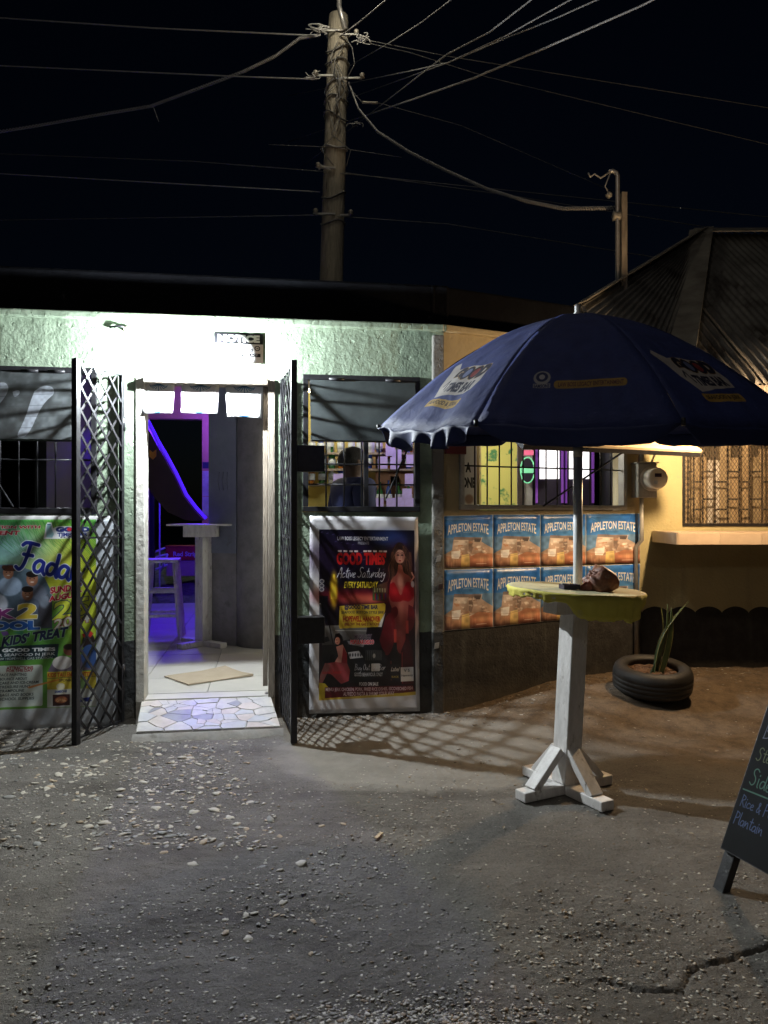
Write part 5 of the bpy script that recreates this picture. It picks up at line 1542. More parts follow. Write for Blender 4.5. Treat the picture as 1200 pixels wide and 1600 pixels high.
# ------------------------------------------------------------------ lattice gates
def gate(px_h, yb, free, h, z0, label, boxes=(), slope=1.22, sp=.155):
    """leaf hinged at the wall, swung out to the free point (world x,y)"""
    s_h = A(px_h,800,.03)[0]; hp = FA.w(s_h, -.03, 0)
    d = Vector((free[0]-hp.x, free[1]-hp.y, 0)); w = d.length; rz = math.atan2(d.y, d.x)
    t = empty('lattice_gate', (hp.x,hp.y,z0), rz, label, 'gate')
    mb = MB(); mb.box(-.014,.014,-.014,.014,0,h); mb.build('hinge_post', M_dkmetal, t, bevel=.002)
    mb = MB(); mb.box(w-.020,w+.020,-.020,.020,-.03,h+.02); mb.build('free_post', M_dkmetal, t, bevel=.003)
    for z in (0, h-.012, h*.53):
        mb = MB(); mb.box(.0145,w-.0205,-.006,.006,z,z+.012); mb.build('rail', M_dkmetal, t)
    for dirn in (1,-1):
        c = -slope*w
        y = .008*dirn
        while c < h:
            # z = c + slope*x  (or mirrored)
            xa = max(.0145, (0.012-c)/slope); xb = min(w-.0205, (h-.012-c)/slope)
            if xb-xa > .03:
                p = Vector((xa, y, c+slope*xa)); q = Vector((xb, y, c+slope*xb))
                if dirn < 0: p.x = w-p.x; q.x = w-q.x
                MB().bar(p, q, .006, .016, up=(0,0,1)).build('lattice_bar', M_dkmetal, t)
            c += sp
    for (zc, side) in boxes:
        mb = MB(); mb.box(w-.085,w+.020,.022,.200,zc-.085,zc+.085); mb.build('lock_box', M_dkmetal, t, bevel=.003)
    for z in (.35, h-.35):
        mb = MB(); mb.tube([(-.012,0,z-.05),(-.012,0,z+.05)], .02, 8); mb.build('hinge', M_dkmetal, t, smooth=True)
    return t
gl = gate(190, 0, (-1.985,4.95), 2.44, .03, 'black lattice gate leaf swung open left of the doorway', ())
mb = MB(); 
gr = gate(441, 0, (-.583,4.96), 2.42, .04, 'black lattice gate leaf with two lock boxes right of the doorway', ((1.46+(800-715)/1200*4.9, 1), (1.46-(988-800)/1200*4.9, 1)))
mb = MB(); mb.box(.38,.40,.0,.02,2.30,2.42)
# ------------------------------------------------------------------ door lamp
M_bulb = emit('door_bulb_glass', (0.90,0.97,1.0), DOOR_LAMP)
q = FA.w(A(296,564,.10)[0], -.25, A(296,564,.10)[1])
dlamp = empty('door_lamp', q, FA.al, 'bare white bulb lamp glaring over the doorway', 'lamp')
mb = MB(); mb.box(-.035,.035,.225,.248,-.01,.08); mb.build('lamp_base', M_pale, dlamp, bevel=.006)
mb = MB(); mb.tube([(0,.226,.034),(0,.10,.034),(0,.012,.034),(0,0,.028)], .008, 8); mb.build('lamp_arm', M_pale, dlamp, smooth=True)
mb = MB(); mb.lathe([(.012,.027),(.014,.015),(.017,.0),(.017,-.012),(.011,-.022),(0,-.026)], 16); mb.build('bulb', M_bulb, dlamp, smooth=True)

# notice over the door
q0 = A(334,518,.02); q1 = A(411,568,.02)
o = sheet('notice_sign', FA, (q0[0],q1[1],q1[0],q0[1]), M_notice, wr=.0005, nx=2, nz=2, thick=.004, off=.004)
setp(o, 'black and white NOTICE sign board over the doorway', 'sign')
# three damask strips hanging in the doorway
for i, (x0, x1, yb, dy) in enumerate(((222,272,648,0),(283,342,647,1),(352,411,652,2))):
    q0 = A(x0,590,.02); q1 = A(x1,yb,.02)
    o = sheet('hanging_strip', FA, [(q0[0],dt-.045),(q1[0],dt-.05),(q1[0]-.01,q1[1]-.01*(i-1)),(q0[0]+(.0 if i < 2 else .015),q1[1])], M_motif, wr=.006, nx=8, nz=8, thick=.001, off=-.012, seed=i*2+1, curl=lambda u, v: .03*v*v)
    setp(o, ('blue damask white strip hanging in the doorway, left of three','blue damask white strip hanging in the doorway, middle of three','blue damask white strip hanging in the doorway, right of three')[i], 'curtain strip', 'strips hanging in the doorway')

# ------------------------------------------------------------------ banners and posters on the walls
q0 = A(-160,806,.02); q1 = A(184,1136,.02)
o = sheet('kids_banner', FA, (q0[0],q1[1],q1[0],q0[1]), M_kids, wr=.012, nx=40, nz=34, thick=.001, off=.008, seed=3, sc=2.6, curl=lambda u, v: .010*max(0, math.sin(u*46))*v)
setp(o, 'green party banner for a kids treat under the left window', 'banner')
q = [A(484,806,.02),A(653,808,.02),A(656,1111,.02),A(483,1115,.02)]
o = sheet('party_poster', FA, q, M_party, wr=.016, nx=26, nz=42, thick=.001, off=.008, seed=7, sc=3.4)
setp(o, 'tall dark party poster with a woman in red under the right window', 'poster')
TOP = [(693,806),(771,804),(845,804),(916,803),(1001,802)]
MID = [(693,888),(771,886),(845,884),(916,882),(1001,880)]
MID2 = [(693,890),(771,888),(845,886),(916,884),(1001,881)]
BOT = [(694,986),(771,980),(845,972),(916,966),(999,959)]
posn = ('leftmost','second from the left','third from the left','rightmost')
for r, (U, D) in enumerate(((TOP, MID), (MID2, BOT))):
    for i in range(4):
        qs = [B(U[i][0]+.1,U[i][1],.012), B(U[i+1][0]-.1,U[i+1][1],.012), B(D[i+1][0]-.1,D[i+1][1],.012), B(D[i][0]+.1,D[i][1],.012)]
        o = sheet('drink_poster', FB, qs, M_estate[(i+r)%3], wr=.0028, nx=10, nz=10, thick=.0008, off=.003, seed=i*1.7+r*.6, sc=3)
        setp(o, 'blue poster of iced amber drinks, %s in the %s row' % (posn[i], ('upper','lower')[r]), 'poster', 'blue drink posters on the angled wall')
# torn tape on the pillar
for i, (px, py) in enumerate(((686,874),(689,918),(683,1010))):
    q = A(px,py,.06); mb = MB(); mb.prism([(q[0]-.022,q[1]-.02),(q[0]+.012,q[1]-.014),(q[0]+.018,q[1]+.03),(q[0]-.015,q[1]+.024)],-.056,-.052)
    o = mb.build('tape_scrap', (M_metergrey, M_brownboard, M_metergrey)[i], loc=FA.o, rot=(0,0,FA.al))
    setp(o, ('grey scrap of tape on the pillar beside the posters','dark scrap of tape on the pillar beside the lower posters','pale paper scrap low on the pillar')[i], 'tape')

# ------------------------------------------------------------------ second building with counter and hip roof
ck = empty('cook_shop', FC.o, 0, 'yellow cook shop with tiled counter, mesh window and zinc hip roof', 'building')
CW = (Cc(1066,700)[0], Cc(1066,700)[0]+1.35, Cc(1100,823)[1]+.002, 2.62)
mb = wall_open(MB(), -.05, 7.5, -.1, 2.86, .15, [CW]); mb.build('front_wall', M_cream, ck)
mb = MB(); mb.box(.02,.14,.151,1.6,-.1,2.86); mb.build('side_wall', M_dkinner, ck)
mb = MB(); mb.box(.141,5,1.6,1.7,-.1,3.1); mb.build('back_wall', M_oldwood, ck)
w = empty('window'); w.parent = ck; w['label'] = 'expanded mesh window over the counter'
f = MB()
s0, s1, z0, z1 = CW
f.box(s0+.002,s1-.002,-.012,.03,z0+.002,z0+.028); f.box(s0+.002,s1-.002,-.012,.03,z1-.03,z1-.002); f.box(s0+.002,s0+.02,-.012,.03,z0+.029,z1-.031); f.box(s1-.03,s1-.002,-.012,.03,z0+.029,z1-.031)
f.build('frame', M_dkmetal, w)
M_mesh = mat('mesh_steel', (0.17,0.13,0.09), (0.10,0.075,0.05), 30, .55, .2, 60, metal=.3)
g = MB(); sl = 1.6; spc = .050; hh = z1-z0-.03; ww = s1-s0
for dirn in (1,-1):
    c = -sl*ww
    while c < hh:
        xa = max(0, -c/sl); xb = min(ww, (hh-c)/sl)
        if xb > xa+.005:
            p = Vector((xa,.004*dirn,c+sl*xa)); q = Vector((xb,.004*dirn,c+sl*xb))
            if dirn < 0: p.x = ww-p.x; q.x = ww-q.x
            g.bar(p+Vector((s0,0,z0+.02)), q+Vector((s0,0,z0+.02)), .002, .0045)
        c += spc
o = g.build('wire_mesh', M_mesh, w); o['kind'] = 'stuff'
vb = MB().box(-.0065,.0065,-.006,.006,0,z1-z0-.06).mesh('bar', M_dkmetal)
bx = [s0+.055+.001]; xpos = [1075,1084,1098,1117,1137,1155,1171,1191]
xl = [Cc(p,800,-.12)[0] for p in xpos]+[Cc(p,800,-.12)[0] for p in (1212,1230,1250,1270)]
for x in xl: link_mesh('bar', vb, w, (x,.12,z0+.03))
for i in range(len(xl)-1):
    for k, py in enumerate((737,753,780,796,716)):
        if (i+k) % 2 == 0 and k < 3+(i%2):
            z = Cc(1100,py,-.12)[1]; mb = MB(); mb.box(xl[i]+.007,xl[i+1]-.007,.116,.124,z-.008,z+.008); mb.build('rung', M_dkmetal, w)
# planks behind the mesh
x = Cc(1062,700,-.27)[0]; rng = random.Random(4); k = 0
tops = [712,716,714,718,694,716,694,712,700,690,660,700,690]
while x < s1+.3:
    wd = rng.uniform(.075,.115); z = Cc(1100,tops[k%13]+rng.uniform(-2,2),-.27)[1]
    mb = MB(); mb.box(x,x+wd-.006,.26+.01*(k%3),.29+.01*(k%3),1.0,z); mb.build('plank', (M_plank,M_plywood,M_whitewood)[(0,1,0,2,1,0)[k%6]], ck, bevel=.004)
    x += wd; k += 1
mb = MB(); mb.box(s0-.1,s1+.4,.315,.355,1.15,1.23); mb.build('plank_rail', M_oldwood, ck)
mb = MB(); mb.box(s0-.1,s1+.4,.315,.355,1.85,1.93); mb.build('plank_rail', M_oldwood, ck)
# counter
cl, cf = .085, .58
ctr = empty('counter'); ctr.parent = ck; ctr['label'] = 'tiled serving counter ledge'
zc = CAMZ-32*6.12/1200
mb = MB(); mb.box(cl+.008,7.4,-cf+.008,-.001,zc-.098,zc-.008); mb.build('counter_slab', M_grout, ctr)
M_ctile = mat('counter_tile', (0.62,0.50,0.38), (0.52,0.41,0.31), 5, .35, .1, 20)
tt = MB().box(.0015,.333,0,.0075,0,.090).mesh('tile', M_ctile)
tp = MB().box(.0015,.333,.0015,.283,0,.0075).mesh('tile', M_ctile)
for i in range(10):
    link_mesh('tile', tt, ctr, (cl+.008+i*.335,-cf,zc-.096))
    for j in range(2): link_mesh('tile', tp, ctr, (cl+.008+i*.335,-cf+.004+j*.285,zc-.0075))
te = MB().box(0,.0075,.0015,.283,0,.090).mesh('tile', M_ctile)
for j in range(2): link_mesh('tile', te, ctr, (cl,-cf+.004+j*.285,zc-.096))
# pale cup at the end of the counter
q = Vector((3.36,6.42,zc)); 
o = MB().lathe([(.030,0),(.040,.0),(.046,.13),(.041,.13),(.034,.01),(0,.01)], 16).build('plastic_cup', M_pale, loc=q, smooth=True); setp(o, 'pale plastic cup standing on the tiled counter at the photo edge', 'cup')

# hip roof of corrugated zinc sheets
def corr(mb, e0, e1, r0, r1, wave=.076, amp=.016, nv=3, mi=0):
    """corrugated sheet between eave edge e0-e1 and upper edge r0-r1"""
    e0, e1, r0, r1 = map(Vector, (e0,e1,r0,r1))
    n = max(4, int((e1-e0).length/wave*5))
    nn = (e1-e0).cross(r0-e0).normalized()
    vs = []; fs = []
    for k in (0,1):
        for j in range(nv+1):
            for i in range(n+1):
                u = i/n; v = j/nv
                p = (e0*(1-u)+e1*u)*(1-v)+(r0*(1-u)+r1*u)*v
                vs.append(p+nn*(amp*math.sin(u*(e1-e0).length/wave*2*math.pi)+.004*k))
    m = (n+1)*(nv+1)
    for j in range(nv):
        for i in range(n):
            a = j*(n+1)+i
            fs.append((a,a+1,a+n+2,a+n+1)); fs.append((m+a,m+a+n+1,m+a+n+2,m+a+1))
    for i in range(n):
        fs.append((i,m+i,m+i+1,i+1)); a = nv*(n+1)+i; fs.append((a,a+1,m+a+1,m+a))
    mb.add(vs, fs, mi)
apx = Vector(at(1095,366,9.0)); lc = at(905,480,6.72); fcn = Vector((2.26,6.05,2.50))
rend = Vector((8.5,9.0,apx.z+.02)); bk = Vector((lc.x,11.6,lc.z)); EZ = fcn.z
rf = empty('hip_roof'); rf.parent = ck; rf.matrix_parent_inverse = Matrix.Translation(-FC.o)
rf['label'] = 'rusty corrugated hip roof'
def up_at(x):
    if x <= apx.x: return fcn.lerp(apx, (x-fcn.x)/(apx.x-fcn.x))
    return Vector((x, apx.y, apx.z))
x = fcn.x; k = 0
while x < 7.5:
    x2 = min(x+.76, 7.6)
    lift = Vector((0,-.004,.010))*(k%2)
    mb = MB(); corr(mb, Vector((x,fcn.y,EZ))+lift, Vector((x2,fcn.y,EZ))+lift, up_at(x)+lift+Vector((0,.02,.015)), up_at(x2)+lift)
    mb.build('roof_sheet', M_roof, rf, smooth=True); x = x2-.03; k += 1
# left slopes: one facet down to the front corner, one behind it
for (p0, p1, n_) in ((lc, fcn, 1), (bk, lc, 6)):
    for i in range(n_):
        e0_ = p0.lerp(p1, i/n_); e1_ = p0.lerp(p1, (i+1)/n_); lift = Vector((-.004,0,.010))*(i%2)
        if n_ == 1: r0_, r1_ = apx+Vector((-.03,0,0)), apx+Vector((.03,-.03,0))
        else: r0_, r1_ = (apx+Vector((-.05,.9,.0)) if i < 3 else apx.copy()).lerp(apx, i/n_), apx.lerp(apx+Vector((-.05,.9,0)), max(0,1-(i+1)/n_))
        mb = MB(); corr(mb, e0_+lift, e1_+lift, r0_+lift, r1_+lift, nv=6); mb.build('roof_sheet', M_roof, rf, smooth=True)
mb = MB(); mb.bar(apx+Vector((-.05,-.06,.03)), rend+Vector((0,-.06,.03)), .30, .012, up=(0,-.5,1)); mb.build('ridge_cap', M_zinclight, rf)
mb = MB(); mb.bar(fcn+Vector((.02,-.02,.05)), apx+Vector((0,-.02,.06)), .26, .012, up=(-.3,-.6,1)); mb.build('hip_cap', M_zinclight, rf)
mb = MB(); mb.bar(lc+Vector((0,0,.03)), apx+Vector((0,-.02,.05)), .16, .012, up=(-.6,-.3,1)); mb.build('hip_cap', M_zinclight, rf)
mb = MB(); mb.bar(fcn+Vector((0,.02,-.06)), Vector((8.5,fcn.y+.02,EZ-.06)), .03, .12); mb.build('fascia_board', M_oldwood, rf)

# electricity meter and pipe
mx, my, mz = 2.215, 6.52, CAMZ+.26
mt = empty('electric_meter', (mx,my,mz), R(8), 'grey electricity meter with round glass dial on the yellow corner', 'meter')
mb = MB(); mb.box(-.085,.085,-.05,.12,-.14,.15); mb.build('meter_box', M_metergrey, mt, bevel=.008)
mb = MB(); mb.box(-.10,.10,-.058,.12,.151,.162); mb.build('meter_hood', M_metergrey, mt, bevel=.003)
RX = Matrix.Translation((.035,-.05,.02)) @ Matrix.Rotation(R(90),4,'X')
mb = MB(); mb.lathe([(.105,0),(.105,.022),(.094,.026),(.094,.04)], 28, 0, RX); mb.build('meter_ring', M_steel, mt, smooth=False)
M_gl = mat('meter_glass', (0.72,0.70,0.64), (0.6,0.58,0.52), 6, .08)
mb = MB(); mb.lathe([(.090,.038),(.088,.105),(.078,.118),(0,.120)], 28, 0, RX); mb.build('meter_glass', M_gl, mt, smooth=True)
mb = MB(); mb.box(.0,.06,-.173,-.171,.03,.06); mb.build('meter_display', M_cab, mt)
mb = MB(); mb.box(-.005,.025,-.173,-.171,-.03,.0); mb.build('meter_tag', M_pale, mt)
mb = MB(); mb.tube([(-.03,-.0,.16),(-.03,.0,.55)], .022, 10); mb.build('pipe', M_metergrey, mt, smooth=True)
mb = MB(); mb.tube([(-.02,.02,-.14),(-.02,.02,-.50),(-.05,.06,-.56),(-.05,.06,-mz+.10)], .018, 10); mb.build('pipe', M_metergrey, mt, smooth=True)
mb = MB(); mb.bar((.05,-.02,.163),(.08,-.03,.24),.05,.01); mb.build('meter_flap', M_metergrey, mt)

# warm bulb over the counter
wl_ = Vector((2.50,5.62,2.20))
wt = empty('counter_lamp', wl_, 0, 'warm bare bulb hanging on a cord before the counter', 'lamp')
mb = MB(); mb.lathe([(.014,.055),(.018,.03),(.034,.0),(.034,-.02),(.02,-.04),(0,-.046)], 16); mb.build('bulb', emit('warm_bulb_glass', (1.0,0.67,0.36), WARM_LAMP*10), wt, smooth=True)
mb = MB(); mb.lathe([(.0,.11),(.018,.11),(.020,.056),(0,.056)], 12); mb.build('socket', M_cab, wt, smooth=True)
mb = MB(); mb.tube([(0,0,.11),(0,.02,.30),(.02,.25,.42),(.02,.66,.44)], .004, 6); mb.build('cord', M_wiredk, wt, smooth=True)

# ------------------------------------------------------------------ tyre planter
tp_ = at(1019,1040,5.86); tz = zg(2.05,5.86)
ty = empty('tyre_planter', (2.05,5.88,tz+.022), 0, 'old car tyre lying flat as a planter filled with earth', 'tyre', rot=(R(8),0,0))
mb = MB()
prof = [(.182,.012),(.20,-.0),(.262,.012),(.287,.035),(.292,.06),(.286,.064),(.292,.068),(.294,.095),(.288,.099),(.294,.103),(.294,.128),(.288,.132),(.293,.136),(.290,.160),(.280,.188),(.262,.204),(.235,.212),(.215,.207),(.192,.196),(.184,.183),(.190,.170),(.20,.12),(.198,.05),(.165,.012)]
mb.lathe(prof[:-1], 56); mb.build('tyre_body', M_rubber, ty, smooth=True)
mb = MB(); vs = [(0,0,.155)]; fs = []
for r_i in range(1,6):
    for k in range(28):
        a = k*2*math.pi/28; r_ = .198*r_i/5; vs.append((r_*math.cos(a), r_*math.sin(a), .15+.022*mnoise.noise(Vector((r_*math.cos(a)*22,r_*math.sin(a)*22,0)))))
for k in range(28): fs.append((0,1+k,1+(k+1)%28))
for r_i in range(4):
    for k in range(28): a = 1+r_i*28+k; b = 1+r_i*28+(k+1)%28; fs.append((a,a+28,b+28,b))
mb.add(vs, fs); mb.build('planter_soil', M_soil, ty)
rng = random.Random(8); cl_ = MB()
ic = pebble_mesh(77,'clod'); iv = [tuple(v.co) for v in ic.vertices]; if_ = [tuple(p.vertices) for p in ic.polygons]; bpy.data.meshes.remove(ic)
for k in range(40):
    a = rng.uniform(0,6.3); r_ = .165*math.sqrt(rng.random()); s_ = rng.uniform(.005,.014)
    cl_.add(iv, if_, 0, Matrix.Translation((r_*math.cos(a),r_*math.sin(a),.162)) @ Matrix.Scale(s_,4))
o = cl_.build('soil_clods', M_soil, ty); o['kind'] = 'stuff'
sn = empty('snake_plant', (2.05+.012,5.86,tz+.115), 0, 'upright snake plant with five long striped leaves growing in the tyre', 'plant')
for k, (px, py, b) in enumerate(((1040,943,-.01),(1036,950,.0),(1074,938,.02),(1054,968,.03),(1046,948,.0))):
    tip = at(px,py,5.86)-sn.location; base = Vector((-.045+.02*k,.01*((k%2)*2-1),0))
    tip.y += .04*((k%2)*2-1)
    n = 9; vs = []; wm = .022-.002*(k%2)
    for i in range(n+1):
        t = i/n; c = base.lerp(tip, t)
        bow = (-.05,-.05,.08,.02,-.03)[k]*(-1)
        c = c + Vector((bow*math.sin(t*math.pi), 0, 0)) + Vector((0,0,.02*math.sin(t*math.pi)))
        wdt = wm*(.75+.5*math.sin(min(1,t*1.3)*math.pi*.5))*(1-t**3.0)+.0015
        tw = R(20+k*35+t*30)
        e = Vector((math.cos(tw),math.sin(tw)*.8,0))
        nrm = Vector((-math.sin(tw),math.cos(tw),0))
        vs += [c-e*wdt, c-e*wdt*.78+nrm*.003, c+nrm*.006, c+e*wdt*.78+nrm*.003, c+e*wdt, c-nrm*.004]
    fs = []; ms = []
    mb = MB()
    for p in vs: mb.v.append(p)
    for i in range(n):
        for j in range(6):
            j2 = (j+1)%6; mb.f.append([i*6+j,(i+1)*6+j,(i+1)*6+j2,i*6+j2]); mb.m.append(1 if j in (0,3) else 0)
    mb.build('leaf', [M_leaf, M_leafedge], sn, smooth=True)

# ------------------------------------------------------------------ pedestal table with yellow cloth
TH = 1.09
TC = Vector((.975, 4.13, 0)); TC.z = zg(TC.x, TC.y)+.004
TILT = R(2.9)
tab = cross_table('pedestal_table', TC, 0, TH, 0, M_whitewood, 'tall white wooden pedestal table on a crossed foot under the umbrella', post=.108, arm=.31)
tab.rotation_euler = (0,0,R(28))
TM = Matrix.Translation(TC) @ Matrix.Rotation(TILT,4,'Y') 
for ch in list(tab.children):
    if ch.name.startswith('post'):
        # the post leans slightly to the right
        ch.rotation_euler = (Matrix.Rotation(-R(28),3,'Z') @ Matrix.Rotation(TILT,3,'Y') @ Matrix.Rotation(R(28),3,'Z')).to_euler()
tops = empty('top_pivot'); bpy.data.objects.remove(tops)
LT = (Matrix.Rotation(-R(28),4,'Z') @ Matrix.Rotation(TILT,4,'Y') @ Matrix.Rotation(R(28),4,'Z'))
mb = MB(); mb.lathe([(0,TH-.028),(.355,TH-.028),(.358,TH-.02),(.358,TH-.004),(0,TH-.004)], 40, 0, LT); mb.build('tabletop', M_whitewood, tab)
mb = MB(); mb.box(-.17,.17,-.055,.055,TH-.13,TH-.029,0,LT); mb.box(-.054,.054,-.17,-.0551,TH-.13,TH-.029,0,LT); mb.box(-.054,.054,.0551,.17,TH-.13,TH-.029,0,LT); mb.build('apron', M_whitewood, tab)
# cloth
mb = MB(); n_ = 120; rings = [0,.10,.2,.3,.34,.360]
M_ = Matrix.Translation(TC) @ Matrix.Rotation(TILT,4,'Y')
vs = [(0,0,TH+.002)]; 
for r_ in rings[1:]:
    for k in range(n_):
        a = k*2*math.pi/n_; x_, y_ = r_*math.cos(a), r_*math.sin(a)
        z_ = TH+.002+.005*max(0,mnoise.noise(Vector((x_*7,y_*7,2))))+.003*max(0,mnoise.noise(Vector((x_*20,y_*20,2))))
        vs.append((x_,y_,z_))
NS = 5
for j in range(1,NS+1):
    for k in range(n_):
        a = k*2*math.pi/n_; v = j/NS
        dd = math.degrees(a) % 360
        # hanging length by direction (270 = towards the viewer)
        fdist = min(abs(dd-292),360-abs(dd-292))
        L_ = .030+.080*sst(46,26,fdist)*1.0+.030*(.5+.5*mnoise.noise(Vector((math.cos(a)*3,math.sin(a)*3,4))))+.012*mnoise.noise(Vector((math.cos(a)*14,math.sin(a)*14,1)))
        if fdist < 52: L_ += .012*mnoise.noise(Vector((a*4,0,0)))
        pl = .008*math.sin(a*34+2*math.sin(a*5))*v+.006*mnoise.noise(Vector((a*9,v*3,0)))
        rr = .364+.004*math.sin(min(1,v*2)*math.pi)+pl-.010*v
        vs.append((rr*math.cos(a), rr*math.sin(a), TH+.001-L_*v))
fs = [(0,1+k,1+(k+1)%n_) for k in range(n_)]
for j in range(4+NS):
    for k in range(n_):
        a = 1+j*n_+k; b = 1+j*n_+(k+1)%n_; fs.append((a,a+n_,b+n_,b))
mb.add(vs, fs, 0, M_)
mb.m = [1 if i < n_*5 else 0 for i in range(len(mb.f))]
o = mb.build('tablecloth', [M_cloth, M_mustard], smooth=True)
so = o.modifiers.new('thick','SOLIDIFY'); so.thickness = .0015
setp(o, 'ragged yellow plastic tablecloth gathered over the round pedestal table', 'tablecloth')
def on_table(x, y, dz=0):  # world point on the cloth
    return M_ @ Vector((x, y, TH+.006+dz))

# conch shell
cs = empty('conch_shell', on_table(.095,-.07,.052), R(-20), 'brown conch shell with pointed spire resting on the yellow cloth', 'conch shell')
mb = MB(); vs = []; fs = []; turns = 3.2; N = 110; Q = 10
for i in range(N+1):
    t = i/N; a = t*turns*2*math.pi
    r_ = .050*(t**1.55)+.003; hz = -.085*(t**1.2)+.05
    R_ = r_*.82; cx = R_*math.cos(a); cy = R_*math.sin(a)
    knob = 1+.25*max(0,math.sin(a*4.5))**4
    for j in range(Q):
        b = 2*math.pi*j/Q; d = r_*.75*knob*(1+.5*(math.sin(b) > .7))
        vs.append(((cx+d*math.cos(b)*math.cos(a)), (cy+d*math.cos(b)*math.sin(a)), hz+d*math.sin(b)*1.15))
for i in range(N):
    for j in range(Q):
        j2 = (j+1)%Q; fs.append((i*Q+j,i*Q+j2,(i+1)*Q+j2,(i+1)*Q+j))
MX = Matrix.Scale(1.25,4) @ Matrix.Rotation(R(-38),4,'Y') @ Matrix.Rotation(R(15),4,'X')
mb.add(vs, fs, 0, MX); 
# body whorl tapering to the siphon end
vs2 = []; 
for i in range(15):
    t = i/14
    for j in range(20):
        b = 2*math.pi*j/20
        rr = .052*(math.sin(math.pi*min(1,(t*.86+.14))**.75))*(1+.10*math.sin(b*3+t*4))
        fl = 1+.55*max(0,math.cos(b-3.9))**3*math.sin(math.pi*t)
        vs2.append((rr*math.cos(b)*fl, rr*math.sin(b)*.8*fl, .02-.105*t))
fs2 = [(i*20+j,i*20+(j+1)%20,(i+1)*20+(j+1)%20,(i+1)*20+j) for i in range(14) for j in range(20)]
mb.add(vs2, fs2, 0, MX); mb.build('spiral_shell', M_shell, cs, smooth=True)
mb = MB(); vs = []; 
for i in range(13):
    t = i/12; zz = .03-.105*t; wv = .050*math.sin(math.pi*(t*.9+.07))
    vs += [(-.02-wv*.3, -.045-.012*math.sin(t*9), zz), (-.048-wv, -.052, zz), (-.056-wv*1.1, -.040, zz+.005), (-.02,-.03,zz)]
fs = [(i*4+j,(i+1)*4+j,(i+1)*4+(j+1)%4,i*4+(j+1)%4) for i in range(12) for j in range(4)]
mb.add(vs, fs, 0, MX); mb.build('flared_lip', M_shellpink, cs, smooth=True)
# ashtray
at_ = empty('ashtray', on_table(-.055,-.09,0), R(10), 'small dark square ashtray beside the shell on the yellow cloth', 'ashtray')
mb = MB(); 
for (x0,x1,y0,y1) in ((-.045,.045,-.035,-.029),(-.045,.045,.029,.035),(-.045,-.039,-.0289,.0289),(.039,.045,-.0289,.0289)): mb.box(x0,x1,y0,y1,.0,.024)
mb.box(-.0389,.0389,-.0289,.0289,0,.006); mb.build('tray_body', M_cab, at_)
mb = MB(); mb.tube([(-.05,-.02,.028),(.0,.0,.026)], .004, 8); mb.build('cigarette', M_pale, at_, smooth=True)

